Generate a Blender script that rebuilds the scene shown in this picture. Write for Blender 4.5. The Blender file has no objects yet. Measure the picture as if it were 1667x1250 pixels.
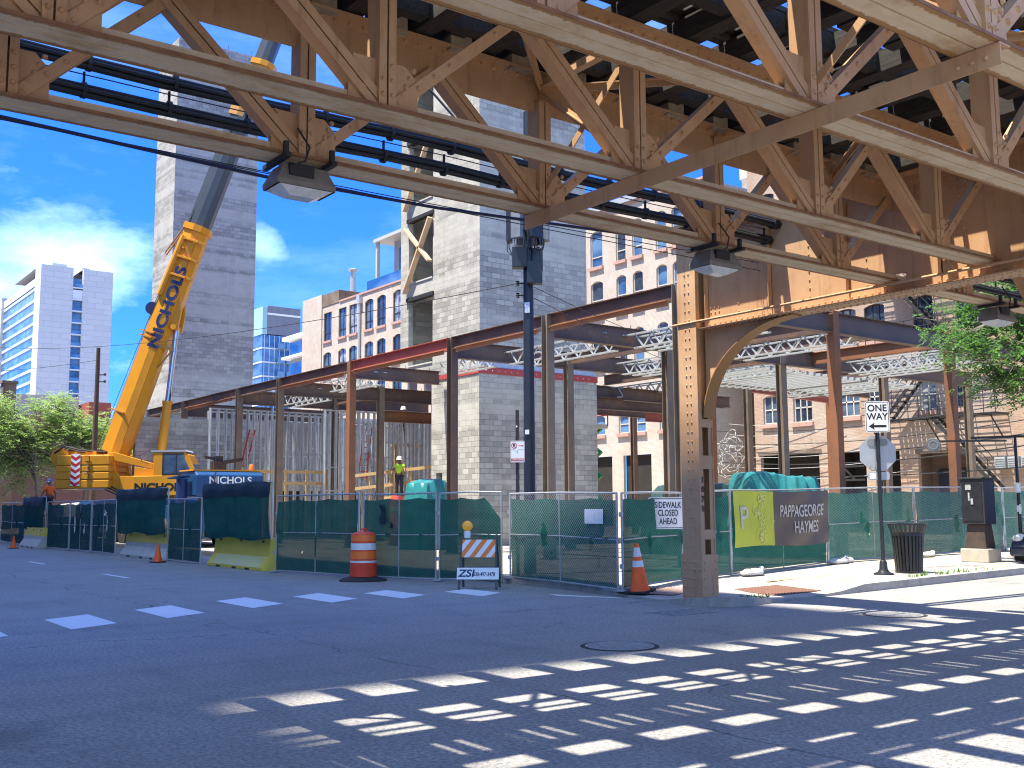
import bpy, math, random
from mathutils import Vector, Matrix
random.seed(11)
S = bpy.context.scene
COL = S.collection
R = math.radians
V = Vector

# ------------------------------------------------------------------ mesh builder
class MB:
    def __init__(s): s.v = []; s.f = []
    def add(s, vs, fs):
        n = len(s.v); s.v += [tuple(p) for p in vs]; s.f += [tuple(i + n for i in f) for f in fs]; return s
    def box(s, x0, x1, y0, y1, z0, z1):
        return s.add([(x0,y0,z0),(x1,y0,z0),(x1,y1,z0),(x0,y1,z0),(x0,y0,z1),(x1,y0,z1),(x1,y1,z1),(x0,y1,z1)],
                     [(3,2,1,0),(4,5,6,7),(0,1,5,4),(1,2,6,5),(2,3,7,6),(3,0,4,7)])
    def cbox(s, c, sx, sy, sz, rz=0.0):
        m = Matrix.Rotation(rz, 3, 'Z'); c = V(c)
        P = [c + m @ V((a*sx/2, b*sy/2, d*sz/2)) for d in (-1,1) for a, b in ((-1,-1),(1,-1),(1,1),(-1,1))]
        return s.add(P, [(3,2,1,0),(4,5,6,7),(0,1,5,4),(1,2,6,5),(2,3,7,6),(3,0,4,7)])
    def bar(s, p, q, w, h, up=(0,0,1)):
        p, q = V(p), V(q); d = (q-p).normalized(); u = V(up)
        if abs(d.dot(u)) > .99: u = V((0,1,0)) if abs(d.y) < .9 else V((1,0,0))
        a = d.cross(u).normalized(); b = a.cross(d).normalized()
        P = [o + a*(i*w/2) + b*(j*h/2) for o in (p, q) for i, j in ((-1,-1),(1,-1),(1,1),(-1,1))]
        return s.add(P, [(3,2,1,0),(4,5,6,7),(0,1,5,4),(1,2,6,5),(2,3,7,6),(3,0,4,7)])
    def tube(s, pts, r, n=8, cap=True):
        pts = [V(p) for p in pts]; rs = r if isinstance(r, (list, tuple)) else [r]*len(pts)
        rings = []; base = len(s.v); a = None
        for i, p in enumerate(pts):
            d = (pts[min(i+1, len(pts)-1)] - pts[max(i-1, 0)])
            d = d.normalized() if d.length > 1e-9 else V((0,0,1))
            if a is None:
                u = V((0,0,1)) if abs(d.z) < .9 else V((1,0,0)); a = d.cross(u).normalized()
            else:
                a = (a - d*a.dot(d)); a = a.normalized() if a.length > 1e-6 else d.orthogonal().normalized()
            b = d.cross(a)
            rings.append([p + (a*math.cos(2*math.pi*k/n) + b*math.sin(2*math.pi*k/n))*rs[i] for k in range(n)])
        vs = [q for g in rings for q in g]; fs = []
        for i in range(len(pts)-1):
            for k in range(n):
                fs.append((i*n+k, i*n+(k+1)%n, (i+1)*n+(k+1)%n, (i+1)*n+k))
        if cap: fs.append(tuple(range(n-1,-1,-1))); fs.append(tuple((len(pts)-1)*n+k for k in range(n)))
        return s.add(vs, fs)
    def lathe(s, c, prof, n=20, ax=None, cap=True):
        c = V(c); m = Matrix.Identity(3) if ax is None else V((0,0,1)).rotation_difference(V(ax)).to_matrix()
        vs = [c + m @ V((r*math.cos(2*math.pi*k/n), r*math.sin(2*math.pi*k/n), z)) for r, z in prof for k in range(n)]
        fs = [(i*n+k, i*n+(k+1)%n, (i+1)*n+(k+1)%n, (i+1)*n+k) for i in range(len(prof)-1) for k in range(n)]
        if cap: fs.append(tuple(range(n-1,-1,-1))); fs.append(tuple((len(prof)-1)*n+k for k in range(n)))
        return s.add(vs, fs)
    def prism(s, poly, fn, a, b):
        """polygon (u,v) extruded from a to b; fn(u,v,w) -> point"""
        n = len(poly); vs = [fn(u, v, a) for u, v in poly] + [fn(u, v, b) for u, v in poly]
        return s.add(vs, [tuple(range(n-1,-1,-1)), tuple(range(n, 2*n))] + [(i, (i+1)%n, n+(i+1)%n, n+i) for i in range(n)])
    def quad(s, *p): return s.add(p, [tuple(range(len(p)))])
    def rivet(s, p, nrm, r=.017):
        p = V(p); d = V(nrm).normalized(); a = d.orthogonal().normalized(); b = d.cross(a)
        vs = [p + (a*math.cos(k*math.pi/3) + b*math.sin(k*math.pi/3))*r for k in range(6)]
        vs += [p + d*r*.8 + (a*math.cos(k*math.pi/3) + b*math.sin(k*math.pi/3))*r*.55 for k in range(6)]
        return s.add(vs, [(i, (i+1)%6, 6+(i+1)%6, 6+i) for i in range(6)] + [tuple(range(6,12))])
    def ball(s, c, r, n=12, m=8, sz=1.0):
        return s.lathe(c, [(max(r*math.sin(math.pi*i/m), 1e-4), -r*sz*math.cos(math.pi*i/m)) for i in range(m+1)], n, cap=False)
    def xf(s, M):
        s.v = [tuple(M @ V(p)) for p in s.v]; return s

ORG = {}
def wloc(o):
    t = V((0,0,0))
    while o is not None: t += o.location; o = o.parent
    return t
def obj(name, mb, m, parent=None, smooth=False, ang=35, bevel=0, local=False, loc=None):
    """link a mesh; mb in world coordinates unless local (then in the parent's own frame)"""
    off = V((0,0,0))
    if parent is not None and not local: off = wloc(parent)
    if loc is not None: off = V(loc)
    me = bpy.data.meshes.new(name)
    me.from_pydata([tuple(V(p)-off) for p in mb.v], [], mb.f); me.validate(); me.update()
    o = bpy.data.objects.new(name, me); COL.objects.link(o)
    if loc is not None: o.location = V(loc)
    if parent is not None: o.parent = parent
    ms = m if isinstance(m, (list, tuple)) else [m]
    for x in ms: me.materials.append(x)
    if smooth:
        me.polygons.foreach_set('use_smooth', [True]*len(me.polygons)); me.set_sharp_from_angle(angle=R(ang))
    if bevel:
        b = o.modifiers.new('bevel', 'BEVEL'); b.width = bevel; b.segments = 2; b.limit_method = 'ANGLE'
    return o
def tag(o, label=None, cat=None, group=None, kind=None):
    if label: o['label'] = label
    if cat: o['category'] = cat
    if group: o['group'] = group
    if kind: o['kind'] = kind
    return o
def thing(name, loc, label, cat, group=None, rz=0.0):
    o = bpy.data.objects.new(name, None); COL.objects.link(o); o.empty_display_size = .3
    o.location = V(loc); o.rotation_euler = (0, 0, rz)
    return tag(o, label, cat, group)
def single(name, mb, m, label, cat, loc, group=None, **k):
    return tag(obj(name, mb, m, loc=loc, **k), label, cat, group)
def struct(name, mb, m, **k):
    o = obj(name, mb, m, **k); o['kind'] = 'structure'; return o
def copy_tree(o, parent=None):
    c = o.copy(); COL.objects.link(c)
    if parent is not None: c.parent = parent
    for ch in [x for x in COL.objects if x.parent == o]: copy_tree(ch, c)
    return c

def text_mb(txt, size, ext=.004, bold=0.0, sx=1.0, align='CENTER', shear=0, spacing=1.0, res=4):
    cu = bpy.data.curves.new('t', 'FONT'); cu.body = txt; cu.size = size; cu.extrude = ext
    cu.offset = bold; cu.align_x = align; cu.align_y = 'CENTER'; cu.shear = shear; cu.resolution_u = res; cu.space_character = spacing
    o = bpy.data.objects.new('t', cu); COL.objects.link(o)
    bpy.context.view_layer.update()
    me = bpy.data.meshes.new_from_object(o.evaluated_get(bpy.context.evaluated_depsgraph_get()))
    mb = MB(); mb.add([(v.co.x*sx, v.co.y, v.co.z) for v in me.vertices], [tuple(p.vertices) for p in me.polygons])
    bpy.data.objects.remove(o); bpy.data.curves.remove(cu); bpy.data.meshes.remove(me)
    return mb
def frame(o, ux, uy):
    ux = V(ux).normalized(); uy = V(uy).normalized(); n = ux.cross(uy)
    return Matrix(((ux.x,uy.x,n.x,o[0]),(ux.y,uy.y,n.y,o[1]),(ux.z,uy.z,n.z,o[2]),(0,0,0,1)))

def skin_mesh(joints, edges, level=2):
    """joints: list of (pos, radius)"""
    me = bpy.data.meshes.new('s'); me.from_pydata([j[0] for j in joints], edges, [])
    o = bpy.data.objects.new('s', me); COL.objects.link(o)
    md = o.modifiers.new('skin', 'SKIN'); md.use_smooth_shade = True
    for i, j in enumerate(joints):
        r = j[1]; me.skin_vertices[0].data[i].radius = (r, r) if not isinstance(r, tuple) else r
    me.skin_vertices[0].data[0].use_root = True
    sb = o.modifiers.new('sub', 'SUBSURF'); sb.levels = level; sb.render_levels = level
    bpy.context.view_layer.update()
    m2 = bpy.data.meshes.new_from_object(o.evaluated_get(bpy.context.evaluated_depsgraph_get()))
    mb = MB(); mb.add([tuple(v.co) for v in m2.vertices], [tuple(p.vertices) for p in m2.polygons])
    bpy.data.objects.remove(o); bpy.data.meshes.remove(me); bpy.data.meshes.remove(m2)
    return mb

def wall_holes(mb, axis, c, u0, u1, z0, z1, holes, depth, nsign):
    """wall sheet at axis=c with rectangular openings and reveals going inward; axis 'x' -> (c,u,z)"""
    us = sorted({u0,u1}|{h[0] for h in holes}|{h[1] for h in holes}); zs = sorted({z0,z1}|{h[2] for h in holes}|{h[3] for h in holes})
    us = [u for u in us if u0 <= u <= u1]; zs = [z for z in zs if z0 <= z <= z1]
    P = (lambda u, z, o=0: (c+o, u, z)) if axis == 'x' else (lambda u, z, o=0: (u, c+o, z))
    def inh(u, z): return any(h[0] < u < h[1] and h[2] < z < h[3] for h in holes)
    for a, b in zip(us, us[1:]):
        for d, e in zip(zs, zs[1:]):
            if not inh((a+b)/2, (d+e)/2): mb.quad(P(a,d),P(b,d),P(b,e),P(a,e))
    o = -nsign*depth
    for h in holes:
        a, b, d, e = h[:4]
        mb.quad(P(a,d),P(a,e),P(a,e,o),P(a,d,o)); mb.quad(P(b,d),P(b,d,o),P(b,e,o),P(b,e)); mb.quad(P(a,d),P(a,d,o),P(b,d,o),P(b,d)); mb.quad(P(a,e),P(b,e),P(b,e,o),P(a,e,o))
    return mb

# ------------------------------------------------------------------ materials
class NT:
    def __init__(s, name):
        s.m = bpy.data.materials.new(name); s.m.use_nodes = True; s.t = s.m.node_tree; s.t.nodes.clear()
        s.out = s.t.nodes.new('ShaderNodeOutputMaterial')
    def n(s, typ, **k):
        o = s.t.nodes.new('ShaderNode'+typ)
        for a, b in k.items():
            if a in o.inputs: s.set(o.inputs[a], b)
            else: setattr(o, a, b)
        return o
    def set(s, i, v):
        if isinstance(v, bpy.types.NodeSocket): s.t.links.new(v, i)
        else: i.default_value = v
    def mix(s, f, a, b, mode='MIX'):
        o = s.t.nodes.new('ShaderNodeMix'); o.data_type = 'RGBA'; o.blend_type = mode
        s.set(o.inputs[0], f); s.set(o.inputs[6], c4(a)); s.set(o.inputs[7], c4(b)); return o.outputs[2]
    def math(s, op, a, b=0.0, c=None):
        o = s.t.nodes.new('ShaderNodeMath'); o.operation = op; s.set(o.inputs[0], a); s.set(o.inputs[1], b)
        if c is not None: s.set(o.inputs[2], c)
        return o.outputs[0]
    def ramp(s, f, a, b):
        o = s.t.nodes.new('ShaderNodeMapRange'); s.set(o.inputs[0], f); o.inputs[1].default_value = a; o.inputs[2].default_value = b
        return o.outputs[0]
    def noise(s, vec, scale, detail=4, rough=.6, stretch=None):
        if stretch is not None:
            mp = s.t.nodes.new('ShaderNodeMapping'); s.set(mp.inputs[0], vec); mp.inputs[3].default_value = stretch; vec = mp.outputs[0]
        o = s.t.nodes.new('ShaderNodeTexNoise'); s.set(o.inputs['Vector'], vec); o.inputs['Scale'].default_value = scale
        o.inputs['Detail'].default_value = detail; o.inputs['Roughness'].default_value = rough; return o.outputs[0]
    def obj(s): return s.n('TexCoord').outputs['Object']
    def pos(s): return s.n('NewGeometry').outputs['Position']
    def wallco(s):
        g = s.n('NewGeometry'); sp = s.n('SeparateXYZ'); s.set(sp.inputs[0], g.outputs['Position'])
        sn = s.n('SeparateXYZ'); s.set(sn.inputs[0], g.outputs['True Normal'])
        k = s.math('GREATER_THAN', s.math('ABSOLUTE', sn.outputs[0]), .5)
        mx = s.t.nodes.new('ShaderNodeMix'); s.set(mx.inputs[0], k); s.set(mx.inputs[2], sp.outputs[0]); s.set(mx.inputs[3], sp.outputs[1])
        c = s.n('CombineXYZ'); s.set(c.inputs[0], mx.outputs[0]); s.set(c.inputs[1], sp.outputs[2]); return c.outputs[0]
    def bsdf(s, color, rough=.6, metal=0.0, spec=.5, bump=None, bdist=.01, bstr=.5, **k):
        b = s.n('BsdfPrincipled'); s.set(b.inputs['Base Color'], c4(color)); s.set(b.inputs['Roughness'], rough)
        b.inputs['Metallic'].default_value = metal; b.inputs['Specular IOR Level'].default_value = spec
        for a, v in k.items(): s.set(b.inputs[a.replace('_', ' ')], v)
        if bump is not None:
            bp = s.n('Bump'); s.set(bp.inputs['Height'], bump); bp.inputs['Distance'].default_value = bdist; bp.inputs['Strength'].default_value = bstr
            s.t.links.new(bp.outputs[0], b.inputs['Normal'])
        s.t.links.new(b.outputs[0], s.out.inputs[0]); s.b = b; return b
def c4(c):
    if isinstance(c, bpy.types.NodeSocket): return c
    return (c[0], c[1], c[2], 1.0) if len(c) == 3 else c
MATS = {}
def M(name, c1, c2=None, scale=3.0, rough=.6, metal=0.0, spec=.4, bump=0.0, bscale=60, lo=.35, hi=.7, rust=None, stretch=None, rscale=2.0, rlo=.6, rhi=.75):
    if name in MATS: return MATS[name]
    t = NT(name); p = t.pos()
    col = c1
    if c2 is not None: col = t.mix(t.ramp(t.noise(p, scale, 6, .65, stretch), lo, hi), c1, c2)
    if rust is not None: col = t.mix(t.ramp(t.noise(p, rscale, 8, .7), rlo, rhi), col, rust)
    t.bsdf(col, rough, metal, spec, bump=t.noise(p, bscale, 3) if bump else None, bdist=bump)
    MATS[name] = t.m; return t.m
def brickmat(name, a, b, mortar, bw, bh, mw, band=None, rough=.85, tint=None, bump=.006, stain=.25):
    t = NT(name); co = t.wallco(); p = t.pos()
    br = t.n('TexBrick', offset=.5); t.set(br.inputs['Vector'], co)
    for k, v in dict(Scale=1.0, **{'Brick Width': bw, 'Row Height': bh, 'Mortar Size': mw, 'Mortar Smooth': .3, 'Bias': 0.0}).items(): br.inputs[k].default_value = v
    br.inputs['Color1'].default_value = c4(a); br.inputs['Color2'].default_value = c4(b); br.inputs['Mortar'].default_value = c4(mortar)
    col = br.outputs[0]
    if band is not None:      # whole courses of paler block
        n = t.noise(co, 1.0, 2, .5, (.02, 1.1, 1)); col = t.mix(t.math('MULTIPLY', t.ramp(n, .50, .57), .75), col, band)
    if tint is not None: col = t.mix(t.ramp(t.noise(p, .35, 6, .7), .4, .65), col, tint)
    col = t.mix(t.math('MULTIPLY', t.ramp(t.noise(p, 1.3, 7, .7), .45, .75), stain), col, (.12,.11,.10))
    col = t.mix(t.math('MULTIPLY', t.ramp(t.noise(p, 2.2, 5, .7, (1,1,.06)), .55, .78), stain*1.3), col, (.16,.15,.14))
    col = t.mix(t.math('MULTIPLY', t.ramp(t.noise(p, .25, 3, .5), .45, .62), stain*.8), col, (.50,.49,.46))
    t.bsdf(col, rough, 0, .2, bump=t.math('SUBTRACT', t.noise(p, 25, 3), t.math('MULTIPLY', br.outputs[1], 1.2)), bdist=bump)
    return t.m

L_PAINT = NT('tan_steel_paint')
_p = L_PAINT.pos()
_c = L_PAINT.mix(L_PAINT.ramp(L_PAINT.noise(_p, 1.1, 6, .6), .3, .7), (.44,.25,.125), (.535,.335,.185))
_c = L_PAINT.mix(L_PAINT.math('MULTIPLY', L_PAINT.ramp(L_PAINT.noise(_p, 9, 8, .75, (1,1,.5)), .52, .72), .6), _c, (.36,.19,.08))
_c = L_PAINT.mix(L_PAINT.ramp(L_PAINT.noise(_p, 4.0, 9, .8), .68, .76), _c, (.13,.05,.022))
_c = L_PAINT.mix(L_PAINT.math('MULTIPLY', L_PAINT.ramp(L_PAINT.noise(_p, 7, 6, .7, (1,1,.07)), .55, .75), .55), _c, (.20,.085,.03))
L_PAINT.bsdf(_c, .55, 0, .35, bump=L_PAINT.noise(_p, 40, 3), bdist=.002); L_PAINT = L_PAINT.m
# underside of the chords: same paint, made paler to carry bounced light, with ragged rusty edges
L_PALE = NT('bounce_lit_worn_paint')
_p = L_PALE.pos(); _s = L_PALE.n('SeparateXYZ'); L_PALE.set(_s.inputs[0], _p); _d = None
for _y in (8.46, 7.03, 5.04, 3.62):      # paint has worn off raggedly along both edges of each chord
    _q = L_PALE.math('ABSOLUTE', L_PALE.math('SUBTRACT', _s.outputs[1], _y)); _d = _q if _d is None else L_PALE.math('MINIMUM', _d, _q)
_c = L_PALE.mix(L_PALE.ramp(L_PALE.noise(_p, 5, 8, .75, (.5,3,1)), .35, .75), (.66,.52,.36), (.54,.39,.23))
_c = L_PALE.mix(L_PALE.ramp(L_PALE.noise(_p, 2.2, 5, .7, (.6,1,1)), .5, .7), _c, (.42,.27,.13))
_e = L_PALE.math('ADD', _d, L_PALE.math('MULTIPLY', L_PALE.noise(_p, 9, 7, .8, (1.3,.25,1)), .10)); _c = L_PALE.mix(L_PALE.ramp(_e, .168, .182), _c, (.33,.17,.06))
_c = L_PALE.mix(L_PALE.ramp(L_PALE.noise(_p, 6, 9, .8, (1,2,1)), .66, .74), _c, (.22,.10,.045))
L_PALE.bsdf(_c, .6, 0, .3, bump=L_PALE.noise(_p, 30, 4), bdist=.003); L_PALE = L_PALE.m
L_RUST = M('rusty_brown_steel', (.16,.07,.035), (.26,.13,.06), 6, .75)
STEEL = M('mill_brown_steel', (.085,.056,.05), (.13,.08,.06), 1.6, .6, spec=.4, rust=(.30,.13,.05), rscale=1.1, rlo=.55, rhi=.75, bump=.002)
STEEL_O = M('rust_orange_steel', (.225,.09,.04), (.16,.07,.036), 1.4, .7, rust=(.11,.07,.05), rscale=.9, rlo=.5, rhi=.8, bump=.002)
STEEL_G = M('grey_brown_steel', (.19,.145,.11), (.13,.10,.08), 1.2, .6, rust=(.32,.15,.07), rscale=1.3, rlo=.58, rhi=.8)
PRIMER = M('red_primer_steel', (.36,.10,.075), (.28,.08,.06), 2, .6)
GALV = M('galvanised_steel', (.50,.53,.55), (.36,.39,.41), 8, .42, metal=.35)
STUD = M('steel_stud', (.56,.58,.60), (.42,.44,.46), 3, .5, metal=.3)
WOODN = M('new_lumber', (.55,.38,.19), (.42,.27,.13), 5, .8, stretch=(1,1,6))
WOODP = M('pale_lumber', (.60,.44,.30), (.48,.32,.2), 4, .8)
TIE = M('creosote_timber', (.022,.019,.016), (.06,.05,.04), 5, .85, stretch=(8,1,8), bump=.006, bscale=30)
PLANK = M('weathered_plank', (.04,.033,.028), (.09,.075,.06), 4, .85, stretch=(1,6,6), bump=.004)
CHAIN_D = M('shaded_fence_wire', (.16,.20,.19), (.11,.14,.14), 5, .6)  # galvanised wire darkened: shade on the fence put into the colour
CHAIN = M('galvanised_wire', (.52,.54,.55), (.42,.44,.46), 5, .45, metal=.3)
PIPE = M('fence_pipe', (.42,.44,.45), (.30,.32,.33), 4, .45, metal=.4, rust=(.25,.14,.08), rscale=3, rlo=.64, rhi=.74)
BLACK = M('black_paint', (.012,.013,.016), (.022,.023,.026), 6, .4, spec=.5)
BLACKM = M('dull_black', (.018,.019,.022), (.03,.03,.032), 4, .65)
RUBBER = M('black_rubber', (.02,.02,.021), (.035,.034,.033), 9, .8)
ALU = M('sign_back_aluminium', (.46,.48,.49), (.40,.42,.43), 5, .45, metal=.35)
WHITE = M('white_sheet', (.80,.80,.79), (.72,.72,.71), 4, .45)
INK = M('black_ink', (.012,.012,.012), rough=.5)
RED = M('red_paint', (.55,.03,.04), (.48,.03,.035), 4, .45)
ORANGE = M('safety_orange', (.95,.13,.016), (.85,.11,.016), 7, .5, rust=(.35,.07,.03), rscale=5, rlo=.66, rhi=.8)
ORANGE_R = M('orange_sheeting', (.92,.19,.025), (.80,.15,.025), 6, .4)
DRUM = M('red_orange_plastic', (.78,.07,.03), (.66,.06,.03), 5, .45)
REFLECT = M('white_sheeting', (.74,.73,.72), (.62,.61,.60), 7, .4)
CRANE_Y = M('crane_yellow', (.66,.28,.012), (.58,.24,.011), 1.2, .36, spec=.5, rust=(.4,.17,.03), rscale=1.5, rlo=.64, rhi=.85)
CRANE_B = M('crane_blue', (.012,.06,.17), (.01,.05,.14), 2, .35, spec=.5)
CRANE_G = M('boom_grey_blue', (.05,.068,.09), (.075,.09,.11), .8, .35, metal=.0)
CHROME = M('chrome_rod', (.55,.58,.62), rough=.16, metal=1.0)
NAVY = M('navy_lettering', (.014,.03,.11), rough=.45)
CONC = M('precast_concrete', (.50,.49,.46), (.40,.39,.37), 2.5, .85, bump=.004, rust=(.14,.13,.12), rscale=1.8, rlo=.6, rhi=.75)
YELLOWP = M('worn_yellow_paint', (.74,.57,.06), (.66,.50,.08), 2, .6, rust=(.48,.45,.38), rscale=2.4, rlo=.6, rhi=.68)
YELLOWG = M('faded_yellow_paint', (.60,.49,.08), (.66,.53,.06), 2, .7, rust=(.34,.30,.16), rscale=2.1, rlo=.58, rhi=.72)
GLASS = NT('window_glass'); _p = GLASS.pos()
GLASS.bsdf(GLASS.mix(GLASS.ramp(GLASS.noise(_p, .8, 3), .4, .65), (.035,.06,.10), (.10,.15,.21)), .06, 0, .9, bump=GLASS.noise(_p, .7, 2), bdist=.03, bstr=.3); GLASS = GLASS.m
GLASS_P = M('glass_with_pale_blind', (.34,.36,.37), (.12,.15,.19), 1.1, .12, spec=.8, lo=.45, hi=.55)
GLASS_K = M('dark_window_glass', (.012,.018,.03), (.05,.075,.11), .9, .07, spec=.9)
GLASSB = NT('blue_glass'); _p = GLASSB.pos()
GLASSB.bsdf(GLASSB.mix(GLASSB.ramp(GLASSB.noise(_p, .25, 3, .5, (1,1,2)), .35, .65), (.02,.08,.22), (.12,.24,.42)), .08, 0, .9); GLASSB = GLASSB.m
LENS = M('frosted_lens', (.68,.70,.70), (.5,.52,.52), 12, .12, spec=.7)
LAMPBODY = M('lamp_housing_grey', (.20,.185,.165), (.14,.13,.12), 7, .55)
TARP = M('teal_tarpaulin', (.018,.14,.15), (.03,.20,.21), 3, .35, bump=.02, bscale=5)
TARPD = M('dark_tarpaulin', (.018,.05,.055), (.03,.075,.08), 3, .35, bump=.02, bscale=5)
CLOTH_W = M('sandbag_cloth', (.68,.67,.65), (.52,.51,.49), 6, .9, bump=.01, bscale=30)
def screen_mat(name, c1, c2, op):
    t = NT(name); p = t.pos()
    col = t.mix(t.ramp(t.noise(p, 1.6, 5, .6, (1,1,2.5)), .35, .7), c1, c2)
    col = t.mix(t.math('MULTIPLY', t.ramp(t.noise(p, .9, 6, .7, (1,1,.3)), .5, .75), .5), col, (c1[0]*.45, c1[1]*.5, c1[2]*.6))
    d = t.n('BsdfDiffuse'); t.set(d.inputs[0], col); tl = t.n('BsdfTranslucent'); t.set(tl.inputs[0], col)
    a = t.n('MixShader'); a.inputs[0].default_value = .4; t.t.links.new(d.outputs[0], a.inputs[1]); t.t.links.new(tl.outputs[0], a.inputs[2])
    tr = t.n('BsdfTransparent'); mx = t.n('MixShader')
    wv = t.noise(p, 3.0, 3, .5, (.4,.4,9))
    hole = t.ramp(t.noise(p, 2.6, 4, .6, (1,1,.55)), .715, .73)
    t.set(mx.inputs[0], t.math('SUBTRACT', t.math('ADD', op-.05, t.math('MULTIPLY', wv, .06)), t.math('MULTIPLY', hole, .6)))
    t.t.links.new(tr.outputs[0], mx.inputs[1]); t.t.links.new(a.outputs[0], mx.inputs[2]); t.t.links.new(mx.outputs[0], t.out.inputs[0])
    return t.m
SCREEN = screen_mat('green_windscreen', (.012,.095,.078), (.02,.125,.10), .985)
SCREEN_D = screen_mat('shaded_green_windscreen', (.010,.07,.075), (.016,.095,.095), .99)  # shade on the street-side panels put into a darker green
SCREEN_L = screen_mat('sunlit_green_windscreen', (.03,.15,.11), (.045,.185,.135), .97)  # sunlight on the sidewalk panels put into a paler green
def leaf_mat(name, a, b):
    t = NT(name); p = t.pos(); col = t.mix(t.ramp(t.noise(p, 3.5, 3), .3, .7), a, b); col = t.mix(t.math('MULTIPLY', t.ramp(t.noise(p, 11, 2), .5, .7), .6), col, (a[0]*.5, a[1]*.6, a[2]*.5))
    d = t.n('BsdfPrincipled'); t.set(d.inputs['Base Color'], col); d.inputs['Roughness'].default_value = .5; d.inputs['Specular IOR Level'].default_value = .35
    tl = t.n('BsdfTranslucent'); t.set(tl.inputs[0], col); mx = t.n('MixShader'); mx.inputs[0].default_value = .45
    t.t.links.new(d.outputs[0], mx.inputs[1]); t.t.links.new(tl.outputs[0], mx.inputs[2]); t.t.links.new(mx.outputs[0], t.out.inputs[0]); return t.m
LEAF_A = leaf_mat('honeylocust_leaf', (.25,.40,.10), (.40,.55,.18))
LEAF_B = leaf_mat('ash_leaf', (.07,.18,.04), (.14,.28,.06))
BARK = M('grey_bark', (.19,.16,.13), (.11,.09,.075), 6, .9, bump=.01, bscale=20)
CMU = brickmat('grey_concrete_block', (.27,.265,.25), (.45,.44,.405), (.19,.185,.175), .4064, .2032, .011, band=(.47,.46,.42), stain=.3)
CMU_D = brickmat('dark_concrete_block', (.26,.26,.255), (.44,.44,.43), (.19,.19,.19), .4064, .2032, .011, band=(.52,.515,.495), stain=.3)
BRICK = brickmat('orange_brick', (.35,.215,.145), (.42,.275,.195), (.40,.33,.27), .215, .075, .012, stain=.35)
BRICK_C = brickmat('cream_painted_brick', (.485,.44,.40), (.555,.505,.46), (.40,.36,.33), .215, .075, .010, tint=(.45,.36,.30), stain=.22)
BRICK_K = brickmat('dark_brown_brick', (.13,.085,.06), (.17,.11,.075), (.12,.09,.07), .215, .075, .012)
STONE_SILL = M('pink_stone_sill', (.46,.28,.24), (.38,.24,.2), 4, .8)
WFRAME = M('dark_window_frame', (.035,.035,.037), (.055,.05,.048), 5, .5)
WFRAME_L = M('pale_window_frame', (.55,.52,.48), (.45,.42,.39), 5, .6)
DARKROOM = M('dark_interior', (.018,.016,.014), (.03,.027,.024), 2, .9)  # near-black colour standing in for the unlit space behind openings
PANELW = brickmat('white_cladding_panel', (.50,.50,.53), (.54,.54,.57), (.40,.40,.43), 4.0, 1.4, .06, stain=.05)
# ------------------------------------------------------------------ camera, light, sky
CAMR = ((0.8035637,-0.0646565,-0.5916966),(-0.5951959,-0.0959919,-0.7978267),(-0.0052133,0.9932800,-0.1156189))
cd = bpy.data.cameras.new('camera'); cam = bpy.data.objects.new('camera', cd); COL.objects.link(cam)
m4 = Matrix(CAMR).to_4x4(); m4.translation = V((0,0,1.6)); cam.matrix_world = m4
cd.sensor_width = 36; cd.lens = 36*1720.46/1667; cd.clip_start = .1; cd.clip_end = 3000; S.camera = cam
SUN = V((.36,-.10,-1.0)).normalized()
ld = bpy.data.lights.new('sun', 'SUN'); ld.energy = 4.8; ld.angle = R(.53); ld.color = (1.0,.925,.78)
lo = bpy.data.objects.new('sun', ld); COL.objects.link(lo); lo.rotation_euler = SUN.to_track_quat('-Z','Y').to_euler(); lo.location = (0,0,60)
w = bpy.data.worlds.new('World'); S.world = w; w.use_nodes = True; nt = w.node_tree; nt.nodes.clear()
N = nt.nodes.new; Lk = nt.links.new
sky = N('ShaderNodeTexSky'); sky.sky_type = 'NISHITA'; sky.sun_disc = False
sky.sun_elevation = R(69.5); sky.sun_rotation = math.atan2(-.36,.10); sky.air_density = 1.15; sky.dust_density = .25; sky.ozone_density = 2.2; sky.altitude = 200
tc = N('ShaderNodeTexCoord')
def wm(op, a, b=0.0):
    o = N('ShaderNodeMath'); o.operation = op
    for i, x in enumerate((a, b)):
        if isinstance(x, bpy.types.NodeSocket): Lk(x, o.inputs[i])
        else: o.inputs[i].default_value = x
    return o.outputs[0]
def wr(x, a, b):
    o = N('ShaderNodeMapRange'); Lk(x, o.inputs[0]); o.inputs[1].default_value = a; o.inputs[2].default_value = b; return o.outputs[0]
def wnoise(scale, st, det=7, rough=.6, loc=(0,0,0)):
    mp = N('ShaderNodeMapping'); Lk(tc.outputs['Generated'], mp.inputs[0]); mp.inputs[3].default_value = st; mp.inputs[1].default_value = loc
    o = N('ShaderNodeTexNoise'); Lk(mp.outputs[0], o.inputs['Vector']); o.inputs['Scale'].default_value = scale; o.inputs['Detail'].default_value = det
    o.inputs['Roughness'].default_value = rough; return o.outputs[0]
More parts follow.
